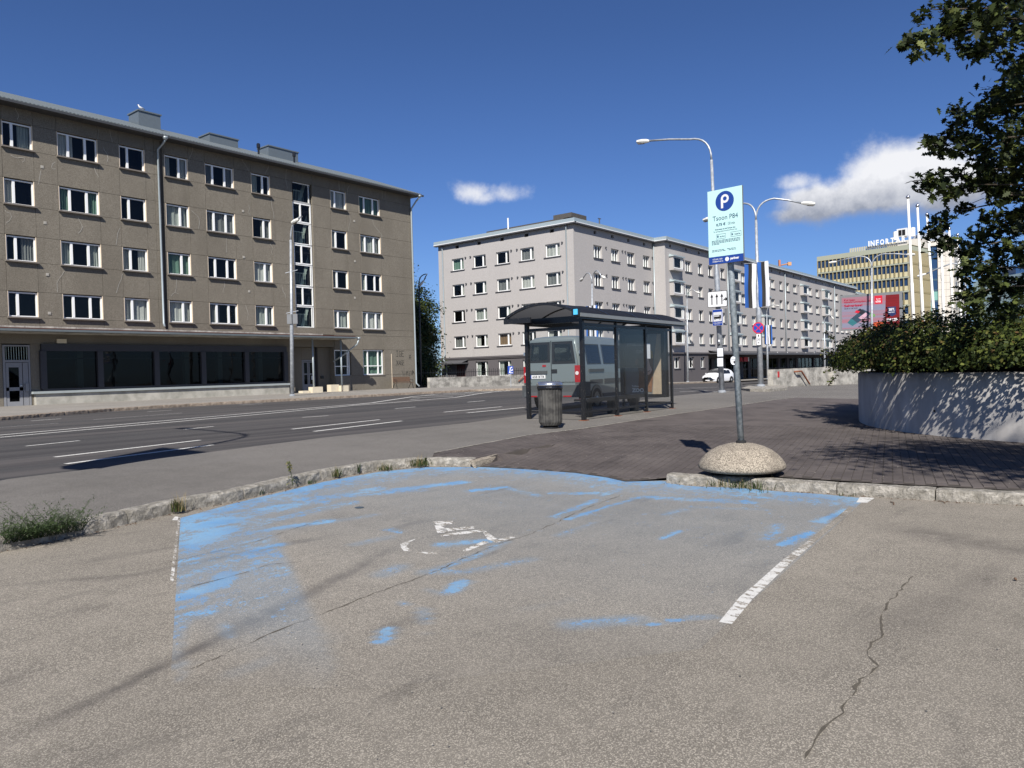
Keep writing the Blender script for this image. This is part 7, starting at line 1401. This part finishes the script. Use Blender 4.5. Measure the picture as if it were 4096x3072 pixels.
P, Nn = hedge_pts(100000, 3); toc = (P[:, 0]-PC.x)*-1+(P[:, 1]-PC.y)*.25; keep = (toc > -1.5) | (rg.uniform(0, 1, len(P)) < .3); P, Nn = P[keep], Nn[keep]
red = (rg.uniform(0, 1, len(P)) < .30*(np.sin(P[:, 1]*1.9+1)*.5+.6)*np.clip((P[:, 2]-1.35)*1.2, .1, 1))
leaves('foliage', P[~red], Nn[~red], .068, OVAL, M_HEDGE, he, OH, 1, kind='stuff'); leaves('reddish_foliage', P[red], Nn[red], .064, OVAL, M_HRED, he, OH, 2, kind='stuff')
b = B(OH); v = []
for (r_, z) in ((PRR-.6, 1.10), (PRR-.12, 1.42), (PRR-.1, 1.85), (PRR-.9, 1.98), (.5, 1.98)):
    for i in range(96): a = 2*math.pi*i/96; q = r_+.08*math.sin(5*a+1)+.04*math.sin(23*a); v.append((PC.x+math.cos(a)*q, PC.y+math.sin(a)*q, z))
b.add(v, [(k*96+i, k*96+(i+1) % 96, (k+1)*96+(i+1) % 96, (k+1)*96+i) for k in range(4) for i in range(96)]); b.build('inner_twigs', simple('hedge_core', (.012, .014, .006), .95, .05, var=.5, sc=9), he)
# sprays sticking out of the hedge
P = []; b = B(OH)
for (px, py, d_, dx, dy) in ((3350, 1500, 17.2, -35, 40), (3340, 1420, 17.3, -55, -20), (3345, 1370, 17.3, -40, -40), (3355, 1460, 17.2, -60, 30), (3610, 1300, 15.5, 10, -70), (3760, 1290, 15, -20, -50), (3950, 1280, 15, 20, -60), (3460, 1320, 16.3, -10, -45), (3875, 1500, 14.2, 15, 60), (3680, 1500, 14.6, 5, 50), (3450, 1330, 16, 25, -50), (4040, 1500, 14, -20, 45), (3540, 1290, 16, 8, -45)):
    p0_, p1_ = at(px, py, d_), at(px+dx, py+dy, d_-.15); b.tube([p0_, p0_.lerp(p1_, .5)+UPZ*.01, p1_], .006, 4)
    for i in range(34): t = random.uniform(.1, 1.02); q = p0_.lerp(p1_, t); P.append((q.x+random.gauss(0, .035), q.y+random.gauss(0, .035), q.z+random.gauss(0, .035)))
b.build('twig', M_WOOD, he, kind='stuff'); P = np.array(P); leaves('spray', P, np.tile([-.5, -.3, .6], (len(P), 1)), .06, OVAL, M_HEDGE, he, OH, 5, kind='stuff')
# ---- oak: trunk outside the frame on the right, boughs reaching in
TB_ = Vector((15.6, -.9, 1.04)); oak = thing('oak_tree', TB_, 'dark leafy oak whose lobed boughs hang over the hedge', 'tree'); OO_ = np.array(TB_)
M_BARK = stone('oak_bark', (.05, .04, .03), (.13, .11, .085), 7, 1, .03)
M_OAK = leafmat('oak_leaf', [(.010, .016, .005), (.019, .028, .008), (.034, .046, .012), (.065, .085, .02), (.17, .18, .05)], .2)
trk = [TB_, TB_+Vector((.0, -.1, 1.6)), TB_+Vector((.05, .1, 3.2)), TB_+Vector((-.1, .2, 4.8)), TB_+Vector((-.1, .2, 6.6)), TB_+Vector((0, 0, 8.4))]
B(TB_).tube(trk, [.30, .23, .19, .15, .09, .03], 12).build('trunk', M_BARK, oak, smooth=True)
c3t = lambda x, y: (3300+x/2.074, y/2.074); c7 = lambda x, y: (3200+x/2.371, 700+y/2.371)
discs = [c3t(x, y)+(r_/2.074, 12.4) for x, y, r_ in ((900, 80, 90), (1020, 60, 110), (1120, 150, 110), (1300, 130, 150), (1500, 100, 190), (1600, 300, 120), (700, 345, 22), (770, 325, 38), (850, 300, 55), (890, 360, 40), (960, 280, 60), (1040, 270, 60), (1140, 240, 60), (1190, 370, 45), (1260, 420, 65), (1310, 460, 45), (1400, 400, 85), (1500, 400, 95), (1600, 500, 90), (1640, 600, 60), (1560, 640, 50), (1090, 930, 30), (1150, 970, 60), (1230, 980, 70), (1330, 900, 60), (1420, 880, 80), (1520, 850, 110), (1620, 900, 130), (1450, 780, 60), (1580, 750, 70),
        (900, 1190, 26), (960, 1200, 42), (1040, 1210, 60), (1120, 1170, 55), (1200, 1230, 85), (1300, 1200, 100), (1400, 1230, 90), (1500, 1150, 140), (1620, 1150, 150), (1180, 1090, 40), (860, 1500, 40), (920, 1480, 60), (960, 1530, 45), (1020, 1480, 35), (1130, 1430, 18), (1300, 1400, 60), (1050, 1590, 50), (1150, 1570, 70), (1250, 1530, 90), (1400, 1450, 140), (1560, 1400, 150), (1400, 1610, 150), (1600, 1620, 160))]
discs += [(x, y, r_, 12.8) for x, y, r_ in ((4050, 60, 80), (4080, 330, 50), (4070, 640, 50), (4060, 760, 70), (3980, 780, 40), (4060, 900, 70), (4070, 1020, 80), (4070, 1130, 70))]
discs += [c7(x+18, y)+(r_*.82/2.371, 12.6) for x, y, r_ in ((1265, 540, 40), (1300, 515, 35), (1385, 435, 38), (1380, 690, 55), (1440, 650, 55), (1500, 620, 45), (1570, 740, 65), (1640, 760, 60), (1700, 650, 80), (1800, 560, 120), (1950, 500, 180), (2050, 400, 180), (1620, 880, 55), (1700, 900, 100), (1800, 870, 120), (1950, 850, 180), (2080, 800, 180), (1550, 1180, 55), (1640, 1150, 70), (1720, 1040, 80), (1850, 1060, 120), (2000, 1050, 160), (1690, 1310, 36), (1690, 1270, 25), (1840, 1230, 80), (1950, 1280, 100), (2080, 1230, 120), (1700, 1150, 60))]
P = []; Nv = []; bt = B(TB_)
def attach(z):
    for a, c_ in zip(trk, trk[1:]):
        if a.z <= z <= c_.z: return a.lerp(c_, (z-a.z)/(c_.z-a.z))
    return trk[-1] if z > 4 else trk[1]
crng = random.Random(9)
for i, (x, y, r_, d_) in enumerate(discs):
    d_ = d_+crng.uniform(-1.0, 1.0)-(.3 if y < 400 else 0); ctr = at(x, y, d_); R_ = r_*d_/F
    if i % 3 == 0 and r_ > 25: s_ = attach(max(1.8, ctr.z-1.0)); md = s_.lerp(ctr, .55)+UPZ*.35; bt.tube([s_, md, ctr], [.04, .02, .008], 6)
    n = int(34+R_*R_*850); kk = max(2, int(n/24))
    for _ in range(kk):                       # twigs with leaf bunches
        tcn_ = ctr+Vector((crng.gauss(0, 1), crng.gauss(0, 1), crng.gauss(0, .8)))*R_*.55; tc1 = tcn_+Vector((crng.uniform(-1, .3), crng.uniform(-.2, 1), crng.uniform(-.7, .5)))*.24; bt.tube([ctr.lerp(tcn_, .3), tcn_, tc1], .006, 4)
        for _ in range(int(n/kk)+1): t = crng.random(); q = tcn_.lerp(tc1, t); P.append((q.x+crng.gauss(0, .065), q.y+crng.gauss(0, .065), q.z+crng.gauss(0, .06)))
# tip branches joining the sprays to the crown
for pts_ in ([c3t(640, 350), c3t(900, 330), c3t(1200, 250), c3t(1500, 250)], [c3t(860, 1470), c3t(1080, 1460), c3t(1280, 1430), c3t(1600, 1350)], [c7(1240, 560), c7(1400, 450), c7(1560, 330), c7(1900, 260)], [c3t(1050, 920), c3t(1250, 960), c3t(1500, 900)], [c3t(870, 1200), c3t(1100, 1200), c3t(1500, 1200)], [c7(1350, 690), c7(1600, 720), c7(2000, 600)], [c7(1530, 1190), c7(1750, 1100), c7(2050, 1000)], [c7(1600, 1400), c7(1680, 1300), c7(1850, 1180)]):
    bt.tube([at(x, y, 12.4) for x, y in pts_], [.004, .007, .010, .014][:len(pts_)], 5)
# the crown beyond the frame (throws the shade on paving and planter)
cc0 = TB_+Vector((-.3, .2, 5.4))
for _ in range(520):
    a, e_ = crng.uniform(0, 6.28), crng.uniform(-1.2, 1.4); rad = crng.uniform(.45, 1)**.5; p = cc0+Vector((math.cos(a)*math.cos(e_)*3.9, math.sin(a)*math.cos(e_)*3.3, math.sin(e_)*3.0))*rad; rel = p-C; dd__ = rel.dot(cf)
    if dd__ > .5:
        xx_ = CX+F*rel.dot(cr)/dd__; yy_ = CY-F*rel.dot(cu)/dd__
        if -100 < xx_ < 4130 and -100 < yy_ < 3100 and not any((xx_-x)**2+(yy_-y)**2 < (r_*.8)**2 for x, y, r_, _d in discs): continue
        if xx_ < 3640 and yy_ > -600: continue
    for _ in range(26): P.append((p.x+crng.gauss(0, .17), p.y+crng.gauss(0, .17), p.z+crng.gauss(0, .14)))
P = np.array(P); leaves('foliage', P, np.tile([-.2, -.1, .8], (len(P), 1)), .150, OAK, M_OAK, oak, OO_, 8, droop=1.5, kind='stuff'); bt.build('branch', M_BARK, oak, kind='stuff')
# ---- a second tree standing outside the frame: its high crown throws the soft shade on the paving
# (built after the tree helper below)
# ---- trees between the blocks
M_CHEST = leafmat('chestnut_leaf', [(.012, .022, .008), (.025, .042, .013), (.045, .07, .018), (.09, .095, .03), (.13, .12, .05)], .2)
def tree(name, base, ctr, rad, n, size, label, rs, cat='tree', group=None):
    t = thing(name, base, label, cat, group); base = Vector(base); ctr = Vector(ctr); r_ = np.random.RandomState(rs)
    B(base).tube([base, base.lerp(ctr, .45), ctr+UPZ*rad[2]*.4], [.28, .2, .07], 10).build('trunk', M_BARK, t, smooth=True); b = B(base)
    for i in range(9): a = i*2.4; b.tube([base.lerp(ctr, .4+i*.05), ctr+Vector((math.cos(a)*rad[0]*.45, math.sin(a)*rad[1]*.45, (i/9-.4)*rad[2])), ctr+Vector((math.cos(a)*rad[0]*.8, math.sin(a)*rad[1]*.8, (i/8-.45)*rad[2]*1.3))], [.09, .05, .015], 6)
    b.build('limb', M_BARK, t, kind='stuff'); nc = n//55; d = r_.normal(0, 1, (nc, 3)); d /= np.linalg.norm(d, axis=1)[:, None]; cr_2 = r_.beta(4, 1.3, nc)[:, None]; ce = d*cr_2*np.array(rad)*(1+.12*r_.normal(0, 1, (nc, 1)))+np.array(ctr)
    L_ = ce[:, None, :]+r_.normal(0, 1, (nc, 55, 3))*np.array([.42, .42, .28]); L_ = L_.reshape(-1, 3); Nn_ = np.repeat(d, 55, 0)+np.array([0, 0, .6]); leaves('crown', L_, Nn_, size, QUAD, M_CHEST, t, np.array(base), rs, kind='stuff'); return t
tree('linden_tree', (6.6, -6.6, 0), (5.1, -3.9, 8.0), (2.0, 2.4, 1.1), 9500, .15, 'tall linden beside the parking lot casting soft shade', 31)
tree('chestnut_tree', (49.9, 52.6, .1), (49.9, 52.6, 5.9), (2.7, 2.8, 4.5), 26000, .24, 'dense chestnut tree next to the brown block corner', 21); tree('chestnut_tree', (54.6, 60.0, .1), (54.6, 60.0, 6.0), (3.2, 3.2, 5.2), 20000, .24, 'chestnut tree farther back behind the first chestnut', 22)
tree('shrub_tree', (46.8, 48.0, .1), (46.8, 48.0, 1.9), (1.9, 1.6, 1.9), 9000, .2, 'low leafy growth behind the iron fence between blocks', 23)
fe_ = thing('iron_fence', (47, 44.2, .1), 'thin black iron fence behind the low concrete wall', 'fence')
for k in range(60): B(fe_.location).box(42+k*.28, 42.025+k*.28, 44.2, 44.225, .1, 1.75+.06*(k % 2)).build('bar', M_BLACK, fe_)
B(fe_.location).box(42, 58.8, 44.19, 44.199, 1.5, 1.54).box(42, 58.8, 44.19, 44.199, .4, .44).build('rail', M_BLACK, fe_)
for i, (x, y, d, h, w_) in enumerate(((3900, 1400, 150, 9, 7), (4080, 1400, 140, 9, 7), (4300, 1400, 120, 10, 8))):
    p = at(x, y, d); tree('park_tree', (p.x, p.y, g(p.x, p.y)), (p.x, p.y, h*.5), (w_*.5, w_*.5, h*.42), 5000, .5, ['round park tree below the pale blue building', 'park tree hidden behind oak and hedge', 'park tree past the planter outside the square'][i], 40+i)
# ---- weeds and grass
M_GRASS = leafmat('kerb_grass', [(.05, .07, .02), (.10, .12, .035), (.22, .19, .08), (.32, .26, .13)], .3); M_WEED = leafmat('weed_green', [(.028, .046, .018), (.05, .078, .028), (.085, .12, .04)], .25); M_DRY = leafmat('dry_grass', [(.25, .19, .09), (.38, .30, .16)], .2)
def blades(b, c_, n, h, spread, wd=.004, lean=.5, attr=None):
    for _ in range(n):
        a = random.uniform(0, 6.28); x, y = c_[0]+random.gauss(0, spread), c_[1]+random.gauss(0, spread); hh = h*random.uniform(.4, 1.1); l_ = lean*hh*random.uniform(.2, 1.2); d = Vector((math.cos(a), math.sin(a), 0)); s_ = Vector((-d.y, d.x, 0))*wd; p0_ = Vector((x, y, c_[2])); p1_ = p0_+d*l_*.35+UPZ*hh*.6; p2 = p0_+d*l_+UPZ*hh*.92
        b.add([p0_-s_, p0_+s_, p1_+s_*.8, p1_-s_*.8, p2], [(0, 1, 2, 3), (3, 2, 4)])
def tuft(px, py, dz, n, h, spread, label, mat=None, lean=.6, dry=0, cat='grass tuft', name='grass_tuft', wd=.004):
    c_ = G(px, py, dz); t = thing(name, c_, label, cat, 'weeds along the kerbs'); b = B(c_); blades(b, c_, n, h, spread, wd, lean); b.build('blade', mat or M_GRASS, t, kind='stuff')
    if dry: b = B(c_); blades(b, c_, dry, h*1.3, spread, .002, .7); b.build('dry_stalk', M_DRY, t, kind='stuff')
    return t, c_
tuft(715, 2045, .03, 60, .16, .03, 'dry grass tuft at the kerb joint by the bay corner', dry=40); tuft(1345, 1905, .03, 60, .13, .035, 'grass tuft at the kerb above the blue paint', dry=25); tuft(1430, 1888, .03, 40, .13, .02, 'narrow dark weed tuft on the near kerb', M_WEED); tuft(1040, 1978, .01, 30, .07, .03, 'tiny green tuft at the kerb foot below the tall weed', M_WEED); tuft(1085, 1962, .01, 22, .06, .02, 'smallest green sprout at the kerb foot', M_WEED)
tuft(1675, 1862, .03, 130, .13, .07, 'reddish grass tuft at the kerb corner stone', dry=60); tuft(1545, 1880, .02, 60, .10, .05, 'low brown tuft before the corner stone', dry=30); tuft(1250, 1935, .01, 25, .06, .03, 'short sprout under the middle kerb stone', M_WEED); tuft(470, 2098, .01, 14, .06, .015, 'small rosette at the kerb foot near the feathery weed', M_WEED, wd=.008)
tuft(3000, 1945, .01, 260, .12, .18, 'dry grass growing under the concrete dome', dry=140, lean=1.2); tuft(2860, 1935, .02, 120, .10, .10, 'thin grass at the kerb beside the dome', dry=60, lean=1.2); tuft(3420, 1985, .0, 30, .05, .12, 'sparse blades below the kerb near the bay corner')
for px, py, lab in ((2715, 1930, 'leafy dandelion at the kerb end before the ramp'), (3062, 1948, 'leafy dandelion in front of the concrete dome')):
    c_ = G(px, py, .01); t = thing('dandelion', c_, lab, 'weed', 'weeds along the kerbs'); b = B(c_)
    for i in range(16): a = i*2.4; d = Vector((math.cos(a), math.sin(a), 0)); s_ = Vector((-d.y, d.x, 0)); L_ = random.uniform(.08, .15); b.add([c_, c_+d*L_*.5+s_*.016+UPZ*.05, c_+d*L_+UPZ*.03, c_+d*L_*.5-s_*.016+UPZ*.05], [(0, 1, 2, 3)])
    b.build('leaf', M_WEED, t, kind='stuff')
# tall weed
c_ = G(1172, 1942, .05); t = thing('tall_weed', c_, 'tall thin weed with pale flower head on the kerb', 'weed', 'weeds along the kerbs'); top_ = at(1155, 1850, depth(c_)); b = B(c_).tube([c_, c_.lerp(top_, .5)+Vector((.01, .01, 0)), top_], [.005, .004, .002], 5); b.build('stem', M_WEED, t)
P = np.array([tuple(c_.lerp(top_, random.uniform(.55, 1.02))+Vector((random.gauss(0, .016), random.gauss(0, .016), 0))) for _ in range(90)]+[tuple(c_.lerp(top_, random.uniform(.05, .4))+Vector((random.gauss(0, .03), random.gauss(0, .03), 0))) for _ in range(24)]); leaves('leaf', P, np.tile([0, 0, .5], (len(P), 1)), .022, QUAD, M_GRASS, t, np.array(c_), 3, kind='stuff')
# feathery bush at the left
c_ = G(150, 2165, .05); t = thing('feathery_weed', c_, 'bushy feathery green weed sprawling over the kerb', 'weed', 'weeds along the kerbs'); b = B(c_); rr_ = random.Random(12); P = []
axis = (G(330, 2100, .1)-G(0, 2170, .1)); axis.z = 0
for i in range(120):
    s_ = G(0, 2180, .06).lerp(G(330, 2120, .06), rr_.random()); a = rr_.uniform(0, 6.28); L_ = rr_.uniform(.12, .34)*(1.25 if abs(rr_.gauss(0, 1)) < .6 else .8); d = Vector((math.cos(a), math.sin(a), rr_.uniform(.3, 1.4))).normalized(); m_ = s_+d*L_*.5+UPZ*.03; e_ = s_+d*L_; b.tube([s_, m_, e_], [.003, .002, .001], 3, False)
    for _ in range(46): q = s_.lerp(e_, rr_.uniform(.2, 1)); P.append((q.x+rr_.gauss(0, .014), q.y+rr_.gauss(0, .014), q.z+rr_.gauss(0, .012)+.02))
b.build('stem', M_WEED, t, kind='stuff'); P = np.array(P); leaves('leaf', P, np.tile([0, 0, .5], (len(P), 1)), .026, [(0, -.5, 0), (.10, 0, .02), (0, .5, 0), (-.10, 0, .02)], M_WEED, t, np.array(c_), 4, kind='stuff')
# twigs and a pebble on the asphalt
for px, py, L_, a, lab in ((3575, 2018, .16, .2, 'short brown twig below the kerb shade'), (3780, 2012, .12, .5, 'thin twig lying at the kerb foot')):
    c_ = G(px, py, .012); t = thing('twig', c_, lab, 'twig', 'twigs on the asphalt'); B(c_).tube([c_, c_+Vector((math.cos(a)*L_*.5, math.sin(a)*L_*.5, .006)), c_+Vector((math.cos(a+.2)*L_, math.sin(a+.2)*L_, 0))], .005, 5).build('stick', M_WOOD, t)
c_ = G(4062, 2318, .015); t = thing('pebble', c_, 'small brown pebble on the asphalt near the edge', 'pebble'); v, f = ell(c_+UPZ*.004, .014, .011, .009, (1, .3, 0), 8, 5); B(c_).add(v, f).build('stone', M_WOOD, t)
c_ = G(1437, 2030, .0075); t = thing('drain_mark', c_, 'small dark oval cap in the blue painted bay', 'cap'); B(c_).lathe([(.05, 0), (.045, .003)], c_, 16).build('disc', simple('dark_cap', (.05, .07, .09), .6, .3), t)
